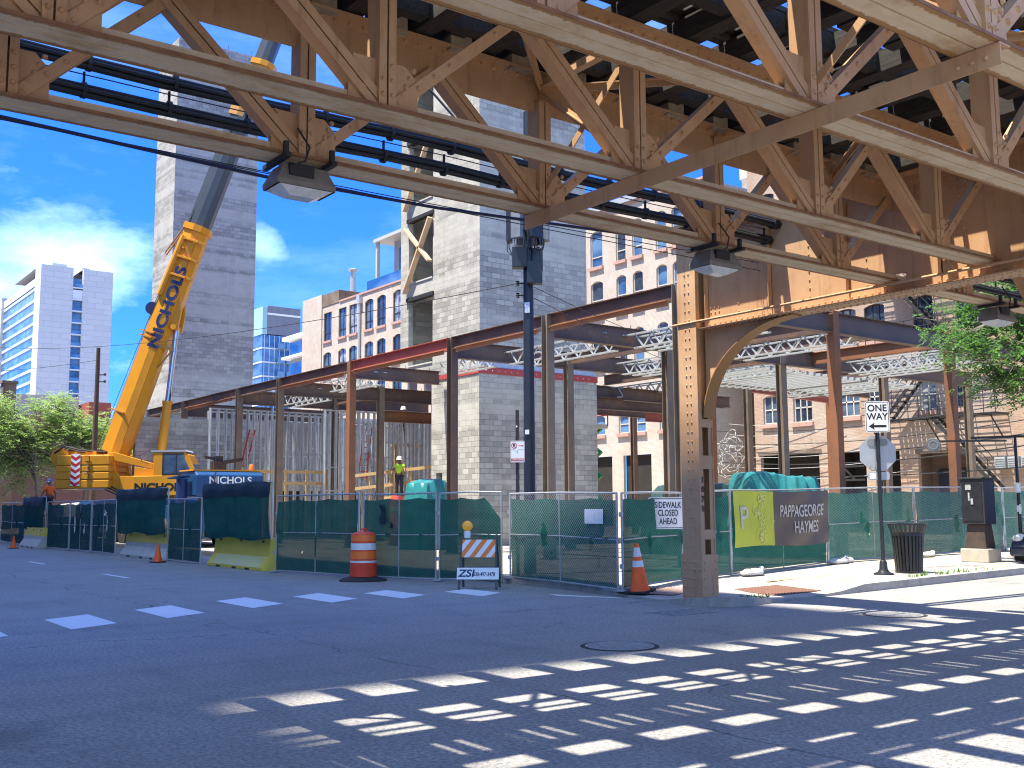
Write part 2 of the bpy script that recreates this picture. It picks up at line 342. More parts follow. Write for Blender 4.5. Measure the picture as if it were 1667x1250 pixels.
def lobe(px, py, a, b, dirn=None):      # a bank of cloud around one compass direction, a x b degrees
    m3 = Matrix(CAMR); d = (m3 @ V((px-833.5, -(py-625), -1720.46))).normalized() if dirn is None else V(dirn).normalized()
    r = d.cross(V((0,0,1))).normalized(); u = r.cross(d)
    def dt(v, k):
        vm = N('ShaderNodeVectorMath'); vm.operation = 'DOT_PRODUCT'; Lk(tc.outputs['Generated'], vm.inputs[0]); vm.inputs[1].default_value = v
        return wm('POWER', wm('ABSOLUTE', wm('DIVIDE', vm.outputs['Value'], math.sin(R(k)))), 2.0)
    vm = N('ShaderNodeVectorMath'); vm.operation = 'DOT_PRODUCT'; Lk(tc.outputs['Generated'], vm.inputs[0]); vm.inputs[1].default_value = d
    return wm('MULTIPLY', wr(wm('ADD', dt(r, a), dt(u, b)), 1.0, 0.0), wm('GREATER_THAN', vm.outputs['Value'], 0.0))
puff = wnoise(7, (1,1,2.2), 8, .62)
m = wm('MAXIMUM', lobe(120, 425, 6.5, 3.6), wm('MULTIPLY', lobe(425, 410, 2.2, 1.6), .8))
m = wm('MAXIMUM', m, wm('MULTIPLY', lobe(-60, 470, 5, 4.2), .9))
m = wm('MAXIMUM', m, wm('MULTIPLY', lobe(190, 600, 3.5, 1.8), .35))
m = wm('MAXIMUM', m, lobe(-900, 300, 16, 9))
m = wm('MAXIMUM', m, lobe(2600, 350, 20, 8))
m = wm('MAXIMUM', m, wm('MULTIPLY', lobe(0, 0, 70, 40, (-.55,-.83,.62)), 1.5))  # this and the next two banks: out of view, added as fill light
m = wm('MAXIMUM', m, wm('MULTIPLY', lobe(0, 0, 34, 30, (-.9,.25,.55)), 1.4))
m = wm('MAXIMUM', m, wm('MULTIPLY', lobe(0, 0, 46, 42, (-.25,.35,1.0)), 1.25))
cl = wr(wm('ADD', wm('MULTIPLY', m, .46), wm('MULTIPLY', puff, 1.15)), .74, 1.20)
thin = wm('MULTIPLY', wr(wnoise(3.2, (1,1,3), 8, .65, (3,1,2)), .50, .85), .28)
cl = wm('MAXIMUM', cl, thin)
hs = N('ShaderNodeHueSaturation'); hs.inputs['Saturation'].default_value = 1.0
tn = N('ShaderNodeMix'); tn.data_type = 'RGBA'; tn.blend_type = 'MULTIPLY'; tn.inputs[0].default_value = 1.0; Lk(sky.outputs[0], tn.inputs[6]); tn.inputs[7].default_value = (.12,.42,1.42,1); Lk(tn.outputs[2], hs.inputs['Color'])
mx = N('ShaderNodeMix'); mx.data_type = 'RGBA'; Lk(cl, mx.inputs[0]); Lk(hs.outputs[0], mx.inputs[6]); mx.inputs[7].default_value = (4.4,6.5,7.6,1)
bg = N('ShaderNodeBackground'); Lk(mx.outputs[2], bg.inputs[0]); bg.inputs[1].default_value = .10
wo = N('ShaderNodeOutputWorld'); Lk(bg.outputs[0], wo.inputs[0])
S.view_settings.view_transform = 'Standard'; S.view_settings.look = 'None'; S.view_settings.exposure = 1.52; S.view_settings.gamma = 1
S.cycles.max_bounces = 8; S.cycles.transparent_max_bounces = 24; S.cycles.use_denoising = True; S.cycles.denoising_input_passes = 'RGB_ALBEDO_NORMAL'; S.cycles.denoising_prefilter = 'NONE'; S.cycles.filter_width = 1.1; S.cycles.sample_clamp_indirect = 6

# ------------------------------------------------------------------ ground
def asphalt():
    t = NT('asphalt'); p = t.pos()
    g = t.noise(p, 26, 3, .8); g2 = t.noise(p, 70, 2, .6); big = t.noise(p, .22, 6, .62); mid = t.noise(p, 1.6, 7, .7, (1,.4,1)); ty = t.noise(p, .9, 4, .5, (.12,1.6,1))
    col = t.mix(t.ramp(g, .33, .67), (.11,.107,.103), (.41,.398,.378))
    col = t.mix(t.math('MULTIPLY', t.ramp(g2, .45, .75), .55), col, (.42,.405,.38))
    col = t.mix(t.math('MULTIPLY', t.ramp(big, .42, .68), .45), col, (.19,.187,.182))
    col = t.mix(t.math('MULTIPLY', t.ramp(mid, .50, .74), .45), col, (.14,.14,.138))
    col = t.mix(t.math('MULTIPLY', t.ramp(ty, .50, .75), .3), col, (.14,.14,.14))
    oil = t.noise(p, .55, 7, .7, (1,1,1)); col = t.mix(t.math('MULTIPLY', t.ramp(oil, .64, .74), .55), col, (.055,.055,.055))
    vo = t.n('TexVoronoi', feature='DISTANCE_TO_EDGE')
    dn = t.n('TexNoise'); t.set(dn.inputs['Vector'], p); dn.inputs['Scale'].default_value = 1.0; dn.inputs['Detail'].default_value = 8
    av = t.n('VectorMath', operation='MULTIPLY_ADD'); t.set(av.inputs[0], dn.outputs[1]); av.inputs[1].default_value = (2.2,2.2,0); t.set(av.inputs[2], p)
    t.set(vo.inputs['Vector'], av.outputs[0]); vo.inputs['Scale'].default_value = .11
    crack = t.math('MULTIPLY', t.math('LESS_THAN', vo.outputs[0], .0011), t.ramp(t.noise(p, .5, 4), .52, .62))
    col = t.mix(t.math('MULTIPLY', crack, .6), col, (.04,.04,.04))
    sx = t.n('SeparateXYZ'); t.set(sx.inputs[0], p)
    w1 = t.math('MULTIPLY', t.math('SUBTRACT', t.noise(p, .45, 7, .65), .5), 2.6)      # two wandering tar seams and an oil stain by the kerb
    s1 = t.math('LESS_THAN', t.math('ABSOLUTE', t.math('SUBTRACT', t.math('ADD', sx.outputs[1], w1), 13.3)), .022)
    s2 = t.math('LESS_THAN', t.math('ABSOLUTE', t.math('SUBTRACT', t.math('ADD', sx.outputs[0], t.math('MULTIPLY', w1, .35)), 5.75)), .016)
    seam = t.math('MULTIPLY', t.math('MAXIMUM', s1, s2), t.ramp(t.noise(p, .8, 4), .40, .55)); col = t.mix(t.math('MULTIPLY', seam, .6), col, (.055,.055,.055))
    ds = t.n('VectorMath', operation='DISTANCE'); t.set(ds.inputs[0], p); ds.inputs[1].default_value = (1.45, 8.3, 0)
    blob = t.ramp(t.math('ADD', ds.outputs['Value'], t.math('MULTIPLY', t.noise(p, 2.2, 6, .7), 1.5)), 1.55, 1.0); col = t.mix(t.math('MULTIPLY', blob, .45), col, (.045,.045,.045))
    t.bsdf(col, .8, 0, .25, bump=t.math('ADD', g, t.math('MULTIPLY', g2, .6)), bdist=.014, bstr=.8); return t.m
ASPH = asphalt()
SITE = M('site_gravel', (.42,.37,.30), (.30,.26,.21), 2.2, .95, bump=.02, bscale=14)
DIRT = M('city_ground', (.22,.20,.18), (.16,.15,.14), .5, .95)
def pavement():
    t = NT('concrete_paving'); p = t.pos()
    br = t.n('TexBrick', offset=0.0); t.set(br.inputs['Vector'], p)
    for k, v in {'Scale':1.0,'Brick Width':1.55,'Row Height':1.55,'Mortar Size':.012}.items(): br.inputs[k].default_value = v
    br.inputs['Color1'].default_value = (.36,.33,.28,1); br.inputs['Color2'].default_value = (.43,.395,.335,1); br.inputs['Mortar'].default_value = (.16,.14,.12,1)
    col = t.mix(t.math('MULTIPLY', t.ramp(t.noise(p, 1.7, 7, .7), .42, .7), .5), br.outputs[0], (.25,.225,.19))
    t.bsdf(col, .85, 0, .25, bump=t.math('SUBTRACT', t.noise(p, 40, 3), br.outputs[1]), bdist=.006); return t.m
PAVE = pavement(); KERB = M('kerb_concrete', (.40,.37,.33), (.26,.245,.225), 3, .85, bump=.006, bscale=20, rust=(.13,.12,.11), rscale=2.2, rlo=.6, rhi=.75)
struct('ground', MB().quad((-900,-900,-.03),(900,-900,-.03),(900,900,-.03),(-900,900,-.03)), DIRT)
struct('road', MB().quad((-70,-70,0),(150,-70,0),(150,260,0),(-70,260,0)), ASPH)
kerbline = [(13.45,240),(13.45,60),(13.42,18.2),(13.32,16.4),(13.02,14.4),(12.70,13.0),(12.56,12.3),(12.66,11.85),(12.98,11.63),(13.5,11.62),(15.5,11.95),(17.5,12.15),(20,12.4),(24.1,12.8),(25.0,13.0),(25.8,13.95),(60,14.6),(150,16)]
def offset(line, d):
    out = []
    for i, p in enumerate(line):
        a = V(line[max(i-1,0)]); b = V(line[min(i+1,len(line)-1)]); t = (b-a).normalized(); out.append((p[0]-t.y*d, p[1]+t.x*d))
    return out
inner = offset(kerbline, .17)
def ramp_z(p):  # kerb drops at the corner ramps
    z = .15
    for c, r in (((12.85,13.7),1.5),((15.2,12.0),1.7)):
        d = math.hypot(p[0]-c[0], p[1]-c[1]); z = min(z, .045 + .105*min(1, max(0, (d-r*.55)/(r*.6))))
    return z
dense = []
for a, b in zip(kerbline, kerbline[1:]):
    n = max(1, int(min(30, math.hypot(a[0]-b[0], a[1]-b[1])/.4))); dense += [(a[0]+(b[0]-a[0])*k/n, a[1]+(b[1]-a[1])*k/n) for k in range(n)]
dense.append(kerbline[-1]); din = offset(dense, .17); 
def inner_pt(q):
    x, y = q
    if y > 13.9 and x < 14.5: return (15.0, y)
    if x > 14.9: return (x, max(13.9, y+1.4) if x < 26 else y+1.4)
    return (15.0, 13.9)
din2 = [inner_pt(q) for q in dense]
kb = MB()
for i in range(len(dense)-1):
    a, b, c, d = dense[i], dense[i+1], din[i+1], din[i]; za, zb = ramp_z(a), ramp_z(b)
    kb.quad((a[0],a[1],-.01),(b[0],b[1],-.01),(b[0],b[1],zb),(a[0],a[1],za))
    kb.quad((a[0],a[1],za),(b[0],b[1],zb),(c[0],c[1],zb+.003),(d[0],d[1],za+.003))
struct('kerb', kb, KERB)
pv = MB()
for i in range(len(dense)-1):
    a, b, c, d = din[i], din[i+1], din2[i+1], din2[i]; za, zb = ramp_z(a), ramp_z(b)
    pv.quad((a[0],a[1],za+.003),(b[0],b[1],zb+.003),(c[0],c[1],.153),(d[0],d[1],.153))
poly = din2 + [(150,22),(20,22),(20,240)]
pv.quad(*[(x,y,.153) for x, y in poly])
struct('sidewalk', pv, PAVE)
sp = MB(); sp.quad((16.9,19.4,.158),(33,19.6,.158),(150,19.6,.158),(150,240,.158),(14.2,240,.158),(14.2,19.4,.158)); struct('site_ground', sp, SITE)
PAINT = NT('road_paint'); _p = PAINT.pos()
_c = PAINT.mix(PAINT.ramp(PAINT.noise(_p, 22, 7, .75), .56, .74), (.66,.67,.68), (.30,.30,.30)); PAINT.bsdf(_c, .7, 0, .3, bump=PAINT.noise(_p, 50, 3), bdist=.006); PAINT = PAINT.m
for x, y0, y1 in [(2.30,14.45,15.75),(3.84,15.1,17.0),(5.35,15.75,17.7),(6.95,16.42,18.4),(8.4,16.5,18.4),(9.75,16.4,18.2),(11.1,15.9,17.5)]:
    k = (y0*0); struct('crosswalk_stripe', MB().quad((x,y0,.004),(x+.72,y0+.42,.004),(x+.74,y1+.1,.004),(x+.02,y1-.32,.004)), PAINT)
for y in (25.4, 33.4, 41.4, 49.4, 57.4): struct('lane_dash', MB().quad((7.62,y,.004),(7.74,y,.004),(7.74,y+2.0,.004),(7.62,y+2.0,.004)), PAINT)
struct('stop_line', MB().quad((12.2,15.1,.004),(12.75,13.9,.004),(12.8,14.1,.004),(12.3,15.5,.004)), PAINT)
# cast-iron and paving details
IRON = NT('cast_iron'); _p = IRON.obj(); ch = IRON.n('TexChecker'); IRON.set(ch.inputs['Vector'], _p); ch.inputs['Scale'].default_value = 14
IRON.bsdf(IRON.mix(IRON.ramp(IRON.noise(_p, 6, 5), .4, .7), (.25,.25,.255), (.34,.335,.33)), .6, .25, .4, bump=ch.outputs[1], bdist=.01); IRON = IRON.m
def manhole(x, y, r, label):
    t = thing('manhole_cover', (x,y,0), label, 'manhole cover')
    obj('ring', MB().lathe((x,y,0), [(r*1.14,.0015),(r*1.12,.006),(r*1.02,.007),(r*1.01,.002)], 40, cap=False), RUBBER, t, smooth=True)
    mb = MB().lathe((x,y,0), [(r,.001),(r,.009),(r*.93,.010),(r*.92,.006),(.001,.006)], 40, cap=False)
    n = int(r*2/.075)
    for i in range(-n, n):
        for j in range(-n, n):
            px, py = i*.075+(.0375 if j % 2 else 0), j*.075
            if math.hypot(px, py) < r*.88: mb.cbox((x+px, y+py, .009), .05, .05, .007, R(45))
    obj('lid', mb, IRON, t)
manhole(8.40, 9.27, .40, 'round waffle-patterned iron manhole cover in the shaded road near the row of light patches')
manhole(13.9, 9.35, .40, 'round iron manhole cover farther along the road near the kerb beyond the sunlit dashes')
g = MB()
for k in range(9): g.cbox((11.35+k*.1, 11.55+.0*k, .008), .05, .5, .012)
g.box(11.25,12.25,11.24,11.29,.002,.016).box(11.25,12.25,11.81,11.86,.002,.016)
single('drain_grate', g, IRON, 'barred iron storm drain grate in the gutter at the foot of the tan column', 'drain', (11.75,11.55,0))
TACT = M('tactile_red_brown', (.15,.075,.05), (.19,.095,.065), 8, .8)
def tactile(x, y, a, w, d, z0, z1, label, m):
    mb = MB(); mm = Matrix.Translation((x,y,z0)) @ Matrix.Rotation(a, 4, 'Z') @ Matrix.Rotation(math.atan2(z1-z0, d), 4, 'X')
    mb.box(0,w,0,d,0,.012)
    for i in range(int(w/.09)):
        for j in range(int(d/.09)): mb.lathe((.06+i*.09,.06+j*.09,.012), [(.026,0),(.018,.009)], 6)
    mb.xf(mm); single('tactile_paving_pad', mb, m, label, 'tactile paving', (x,y,z0))
tactile(13.02,14.5,R(-80),1.3,.9,.075,.115,'dark bumpy tactile pad under the tall striped cone at the street corner',M('tactile_dark',(.24,.17,.145),(.29,.20,.17),8,.8))
tactile(14.6,12.15,R(6),1.5,.95,.06,.11,'rust red bumpy tactile pad set in the sunlit sidewalk ramp', TACT)
pk = M('pink_marking_paint', (.72,.16,.20), (.62,.22,.22), 7, .8)
mb = MB()
for a, b in [((20.9,14.1),(24.3,14.35)),((22.9,14.3),(24.9,13.75)),((24.2,14.4),(23.4,13.3)),((23.9,14.0),(24.3,13.15))]:
    d = (V(b)-V(a)).normalized(); n = V((-d.y,d.x))*.035
    mb.quad((a[0]-n.x,a[1]-n.y,.158),(b[0]-n.x,b[1]-n.y,.158),(b[0]+n.x,b[1]+n.y,.158),(a[0]+n.x,a[1]+n.y,.158))
struct('sidewalk_paint_mark', mb, pk)
yk = M('yellow_marking_paint', (.55,.50,.16), (.50,.42,.2), 7, .8)
mb = MB().quad((16.2,13.6,.157),(18.6,13.95,.157),(18.6,14.02,.157),(16.2,13.72,.157)); mb.quad((17.7,13.0,.157),(18.2,13.0,.157),(18.2,13.15,.157),(17.7,13.12,.157)); struct('utility_paint_mark', mb, yk)
# weeds along the kerb
def blades(mb, x, y, z, n, r, h):
    for _ in range(n):
        a = random.uniform(0, 6.3); q = random.random()**.5*r; px, py = x+q*math.cos(a), y+q*math.sin(a)*.4
        hh = h*random.uniform(.4,1); b = random.uniform(0,6.3); dx, dy = math.cos(b), math.sin(b); wd = random.uniform(.008,.02)
        mb.quad((px-dy*wd,py+dx*wd,z),(px+dy*wd,py-dx*wd,z),(px+dx*hh*.5+dy*wd*.3,py+dy*hh*.5-dx*wd*.3,z+hh),(px+dx*hh*.5-dy*wd*.3,py+dy*hh*.5+dx*wd*.3,z+hh))
wd = MB()
for x, y, z, n, r, h in [(19.6,12.6,.15,18,.3,.08),(20.6,12.7,.15,22,.25,.11),(21.5,12.8,.15,22,.3,.12),(22.6,12.95,.15,14,.4,.08),(13.5,11.75,.10,30,.22,.08),(13.9,11.8,.10,16,.2,.07),(20.0,12.75,.15,8,.2,.13)]: blades(wd,x,y,z,n,r,h)
tag(obj('weeds', wd, LEAF_B), 'small green weeds growing in the kerb joint beside the litter bin', 'weeds', kind='stuff')
# ------------------------------------------------------------------ elevated railway
EL = thing('elevated_railway', (12.85,6.6,0), 'tan riveted steel elevated railway with lattice trusses and timber deck crossing overhead', 'railway viaduct')
XG, XG2, XG3 = 12.95, -1.15, 27.0          # cross girders
ZB, ZT0, ZT1 = 4.66, 5.72, 6.14            # chord underside, top plate
NODES = [-.9, 1.5, 3.95, 6.65, 9.3, 11.6]
NODES2 = [14.6, 16.9, 19.3, 21.8, 24.2, 26.2]
TR_Y = [8.46, 7.03, 5.04, 3.62]
def truss(y, nodes, x0, x1, detail):
    hero = detail
    bc = MB()                       # bottom chord: two angles back to back
    for s in (-1, 1):
        a, b = sorted((y+s*.008, y+s*.165)); bc.box(x0, x1, a, b, ZB, ZB+.014)
        a, b = sorted((y+s*.008, y+s*.022)); bc.box(x0, x1, a, b, ZB+.0145, ZB+.13)
    bc.box(x0, x1, y-.005, y+.005, ZB+.02, ZB+.10)
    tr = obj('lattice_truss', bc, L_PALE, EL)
    ed = MB()                       # rusty lips along the chord edges
    for s in (-1, 1): a, b = sorted((y+s*.1655, y+s*.172)); ed.box(x0, x1, a, b, ZB-.002, ZB+.022)
    obj('chord_edge', ed, L_RUST, tr)
    tp = MB(); tp.box(x0, x1, y-.007, y+.007, ZT0, ZT1)
    for s in (-1, 1):
        a, b = sorted((y+s*.0075, y+s*.115)); tp.box(x0, x1, a, b, ZT1-.014, ZT1)
        a, b = sorted((y+s*.0075, y+s*.0185)); tp.box(x0, x1, a, b, ZT1-.11, ZT1-.0145)
    x = x0+.1
    while x < x1:
        if detail: tp.rivet((x, y-.0185, ZT1-.065), (0,-1,0), .027)
        x += .15
    obj('top_plate', tp, L_PAINT, tr)
    for i, nx in enumerate(nodes):
        gz = ZB+.014
        g = MB(); fn = lambda u, v, w_: (nx+u, w_, v)
        g.prism([(-.31,gz),(.31,gz),(.31,gz+.31),(.20,gz+.42),(-.31,gz+.42)], fn, y-.0225, y-.034)
        g.prism([(-.31,gz),(.31,gz),(.31,gz+.31),(.20,gz+.42),(-.31,gz+.42)], fn, y+.0225, y+.034)
        if detail:
            for dx, dz in [(-.05,.12),(-.05,.24),(.05,.12),(.05,.24),(.05,.36)]: g.rivet((nx+dx*.8, y-.0985, gz+dz), (0,-1,0), .024)
            for k in range(5): g.rivet((nx+.13+k*.035, y-.036, gz+.10+k*.075), (0,-1,0), .026); g.rivet((nx-.14-k*.033, y-.036, gz+.10+k*.075), (0,-1,0), .026)
        obj('gusset', g, L_PAINT, tr)
        lo_ = V((nx-.06, y, gz+.06)); hi = V((nx-1.28, y, ZT0+.12)) if i else V((nx-1.1, y, ZT0+.12))
        d = MB(); dr = (hi-lo_).normalized(); pr = V((-dr.z,0,dr.x))
        for s in (-1, 1):            # wide double-angle diagonal with a slot between its legs
            d.bar(lo_+pr*s*.056, hi+pr*s*.056, .014, .095, pr) if False else None
            for yy in (-.062, .062):
                d.bar(lo_+pr*s*.041+V((0,yy,0)), hi+pr*s*.041+V((0,yy,0)), .012, .068, pr)
            d.bar(lo_+pr*s*.07, hi+pr*s*.07, .112, .012, pr)
        obj('diagonal', d, L_PAINT, tr)
        nxt = nodes[i+1]-nx if i+1 < len(nodes) else 2.4
        lo_ = V((nx+.08, y, gz+.06)); hi = V((nx+nxt*.5, y, ZT0+.12)); dr = (hi-lo_).normalized(); pr = V((-dr.z,0,dr.x))
        if not (i+1 == len(nodes) and hi.x > x1):
            d = MB()
            for yy in (-.045, .045): d.bar(lo_+V((0,yy,0)), hi+V((0,yy,0)), .012, .10, pr)
            d.bar(lo_+pr*.044, hi+pr*.044, .085, .012, pr)
            if detail:
                L_ = (hi-lo_).length
                for q in (.18,.3,.42,.78): p_ = lo_.lerp(hi, q); d.rivet((p_.x, y-.0515, p_.z), (0,-1,0), .026)
            obj('diagonal', d, L_PAINT, tr)
        ve = MB()
        for s in (-1, 1):
            ve.box(nx+s*.042-.034, nx+s*.042+.034, y-.098, y-.086, gz+.02, ZT0+.1)
            ve.box(nx+s*.042-.034, nx+s*.042+.034, y+.086, y+.098, gz+.02, ZT0+.1)
            ve.box(nx+s*.071-.005, nx+s*.071+.005, y-.085, y+.085, gz+.02, ZT0+.1)
        obj('vertical', ve, L_PAINT, tr)
    return tr
for y in TR_Y:
    truss(y, NODES, XG2+.05, XG-.02, True)
    truss(y, NODES2, XG+.02, XG3-.02, False)
br = MB()                           # transverse strut under the chords and the cross frames
br.box(6.60, 6.61, 3.45, 8.66, ZB-.16, ZB-.005).box(6.611, 6.73, 3.45, 8.66, ZB-.017, ZB-.004)
for y in TR_Y:
    for dx in (.03,.09): br.rivet((6.62+dx, y-.06, ZB-.02), (0,0,-1), .02); br.rivet((6.62+dx, y+.06, ZB-.02), (0,0,-1), .02)
for dy in (.1,.2,.3): br.rivet((6.598, 3.45+dy, ZB-.09), (-1,0,0), .02)
obj('bottom_strut', br, L_PAINT, EL)
for ya, yb in ((TR_Y[1],TR_Y[0]),(TR_Y[3],TR_Y[2])):
    for nx in (NODES[3],NODES2[3]):
        cf = MB()
        cf.bar((nx,yb-.05,ZT0+.2),(nx,ya+.05,ZB+.22),.075,.012,(1,0,0)).bar((nx+.02,yb-.05,ZB+.22),(nx+.02,ya+.05,ZT0+.2),.075,.012,(1,0,0))
        cf.bar((nx,yb-.05,ZT0+.2),(nx,ya+.05,ZB+.22),.012,.06,(1,0,0)).bar((nx,yb-.04,ZT0+.3),(nx,ya+.04,ZT0+.3),.09,.08)
        obj('sway_frame', cf, L_PAINT, EL)
    nn = sorted(NODES + [(a+b)/2 for a, b in zip(NODES, NODES[1:])])
    for i, (a, b) in enumerate(zip(nn, nn[1:])):
        if i % 3 == 1: continue
        p, q = ((a,ya+.03),(b,yb-.03)) if i % 2 else ((a,yb-.03),(b,ya+.03))
        obj('lateral_brace', MB().bar((p[0],p[1],ZT1-.14),(q[0],q[1],ZT1-.14),.075,.012).bar((p[0],p[1],ZT1-.18),(q[0],q[1],ZT1-.18),.012,.07), L_PAINT, EL)
for i, (a, b) in enumerate(zip(NODES2, NODES2[1:])):
    p, q = ((a,8.62),(b,3.5)) if i % 2 else ((a,3.5),(b,8.62))
    obj('lateral_brace', MB().bar((p[0],p[1],ZB-.03),(q[0],q[1],ZB-.03),.014,.15).bar((p[0],p[1],ZB-.01),(q[0],q[1],ZB-.01),.12,.014), L_PAINT, EL)

def girder(x, mirror_detail):
    f = -1
    g = MB(); z0, z1 = 4.50, 6.16; y0, y1 = .55, 12.04
    if mirror_detail == 2:
        hol = [(8.28,8.44,4.66,4.80),(7.60,7.84,4.66,4.86)]
        wall_holes(g, 'x', x-.008, y0, y1, z0+.02, z1-.02, hol, .016, -1); wall_holes(g, 'x', x+.008, y0, y1, z0+.02, z1-.02, hol, 0, -1)
    else: g.box(x-.008, x+.008, y0, y1, z0+.02, z1-.02)
    g.box(x-.20, x+.20, y0, y1, z0, z0+.019); g.box(x-.2, x+.2, y0, y1, z1-.019, z1)
    for s in (-1, 1):
        a, b = sorted((x+s*.0085, x+s*.024)); g.box(a, b, y0, y1, z0+.0195, z0+.15); g.box(a, b, y0, y1, z1-.15, z1-.0195)
    GB = g
    stf = []
    for y in (11.95, 10.62, 9.2, 7.75, 6.3, 4.3, 2.6, 1.2):
        for s in (-1, 1):
            st = MB(); a, b = sorted((x+s*.0085, x+s*.10)); st.box(a, b, y-.006, y+.006, z0+.15, z1-.15)
            a, b = sorted((x+s*.0085, x+s*.018)); st.box(a, b, y-.006, y+.10, z0+.151, z1-.151); stf.append(st)
    rv = GB; y = y0+.1
    while y < y1-.05:
        rv.rivet((x-.024, y, z0+.085), (-1,0,0), .02); rv.rivet((x-.024, y, z1-.085), (-1,0,0), .02)
        for dx in (-.15,-.10,.10,.15): rv.rivet((x+dx, y+(.03 if abs(dx) > .12 else 0), z0), (0,0,-1), .02)
        y += .115
    for yy in (11.3, 9.9, 8.9, 8.05, 7.4, 6.6, 5.6):
        z = z0+.22
        while z < z1-.2: rv.rivet((x-.008, yy, z), (-1,0,0), .02); z += .13
    for yy in (9.55, 9.65, 9.75, 7.55, 7.45, 7.35):
        for k in range(5): rv.rivet((x-.008, yy, 5.6+k*.09), (-1,0,0), .019)
    for a in range(3):
        for b in range(3): rv.rivet((x-.008, 11.72+a*.09, z0+.2+b*.08), (-1,0,0), .019)
    gd = obj('cross_girder', GB, L_PAINT, EL)
    for st in stf: obj('stiffener', st, L_PAINT, gd)
    pp = MB(); pp.tube([(x-.26, 12.55, z0+.12),(x-.26, y0, z0+.12)], .022, 8)
    obj('conduit', pp, L_PAINT, gd, smooth=True)
    for sgn, yc in ((1, 12.02), (-1, .57)):          # curved knee brackets
        kn = MB(); n = 14; R_y, R_z = 1.85, 1.44; cx = yc - sgn*1.86
        arc = [(cx + sgn*R_y*math.cos(i/n*math.pi/2), 3.05 + R_z*math.sin(i/n*math.pi/2)) for i in range(n+1)]
        web = arc + [(cx, z0), (yc, z0), (yc, 3.05)]
        kn.prism(web if sgn > 0 else web[::-1], lambda u, v, w_: (x+w_, u, v), -.007, .007)
        k = obj('knee_bracket', kn, L_PAINT, gd)
        fl = MB()
        for (a, b), (c, d) in zip(arc, arc[1:]): fl.bar((x,a,b-.008),(x,c,d-.008),.26,.016,(0,-sgn*(a-cx),-(b-3.05)+1e-3))
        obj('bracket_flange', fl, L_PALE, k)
    return gd
girder(XG, 2); girder(XG2, 1); girder(XG3, 1)

def column(x, y0, sgn, number):
    """built-up column; face -sgn*Y has the batten openings"""
    xa, xb = x-.25, x+.09; ya, yb = sorted((y0, y0+sgn*.41))
    zt = 6.12
    c = MB(); c.box(xa, xa+.02, ya, yb, .12, zt); c.box(xb-.02, xb, ya, yb, .12, zt)
    c.box(xa+.0205, xb-.0205, (ya+yb)/2-.006, (ya+yb)/2+.006, .14, zt)
    yf, yb_ = (ya, yb) if sgn > 0 else (yb, ya); s = sgn
    rv = c; z = .95
    while z < zt:
        for q in (.15,.24): rv.rivet((xa, ya+q, z), (-1,0,0), .020)
        z += .155
    co = obj('column', c, L_PAINT, EL)
    ch = MB()
    for yy in (yf, yb_):
        t = s if yy == yf else -s
        for z0, z1 in ((.12,.62),(1.06,1.22),(2.2,2.42),(2.88,3.02)):
            a, b = sorted((yy+t*.002, yy+t*.014)); ch.box(xa+.021, xb-.021, a, b, z0, z1)
        for xx in (xa+.021, xb-.101):
            a, b = sorted((yy+t*.0145, yy+t*.026)); ch.box(xx, xx+.08, a, b, .14, zt)
    for z0, z1 in ((3.02, zt),):
        a, b = sorted((yf+s*.10, yf+s*.112)); ch.box(xa+.021, xb-.021, a, b, z0, z1)
    obj('batten_plate', ch, L_PAINT, co)
    bs = MB(); bs.box(xa-.018, xb+.018, min(yf-s*.018, yb_+s*.018), max(yf-s*.018, yb_+s*.018), .06, .82).box(xa-.05, xb+.05, ya-.05, yb+.05, .03, .075)
    for z in (.16,.30,.44,.58,.70):
        for q in (.05,.15,.26,.36): bs.rivet((xa-.018, ya+q, z), (-1,0,0), .021)
        for q in (.04,.31): bs.rivet((xa+q, yf-s*.018, z), (0,-s,0), .02)
    obj('base_boot', bs, L_PAINT, co)
    if number:
        for i, chh in enumerate('1075'):
            t = text_mb(chh, .13, .001, .004); t.xf(frame((xa+.062, yf+s*.0005-.002, 2.02-i*.155), (1,0,0), (0,0,1)))
            obj('numeral', t, INK, co)
    return co
column(XG, 12.02, 1, True); column(XG, .57, -1, False)
column(XG2, 12.02, 1, False); column(XG2, .57, -1, False); column(XG3, 12.02, 1, False); column(XG3, .57, -1, False)

# deck
D0, D1 = -9.195, 40.0
k = 0; x = D0
while x < D1:
    if x < 28.5 or k % 1 == 0:
        jit = random.uniform(-.015,.015); w_ = .2
        obj('tie', MB().box(x+jit, x+jit+w_, 2.9+random.uniform(-.05,.05), 9.36+random.uniform(-.06,.03), 6.17, 6.40), TIE, EL)
    x += .75; k += 1
for a, b in ((8.06,8.76),(7.68,7.83),(7.48,7.55),(7.145,7.21),(6.32,6.44),(5.44,6.07),(4.98,5.17),(4.80,4.94),(3.2,3.85)):  # board rows laid out so their gaps cast the lit rows below
    n = max(1, round((b-a)/.24)); mb = MB()
    for i in range(n):
        u0, u1 = a+(b-a)*i/n, a+(b-a)*(i+1)/n; xx = D0
        while xx < D1:
            L_ = 6.1; mb.box(xx, min(D1, xx+L_-.006), u0+.001, u1-.001+.0015, 6.403, 6.455+random.uniform(0,.006)); xx += L_
    obj('walkway_planks', mb, PLANK, EL)
bk = MB()                           # packing timbers under the boards, midway between ties
for u0, u1 in ((8.10,8.70),(5.48,6.02),(2.95,3.35),(6.33,6.43)):
    x = D0+.20
    while x < D1:
        bk.box(x+.002, x+.548, u0, u0+.14, 6.20, 6.399)
        bk.box(x+.19, x+.37, u0+.1405, u1, 6.24, 6.398) if u1-u0 > .3 else None
        x += .75
obj('packing_timbers', bk, TIE, EL)['kind'] = 'stuff'
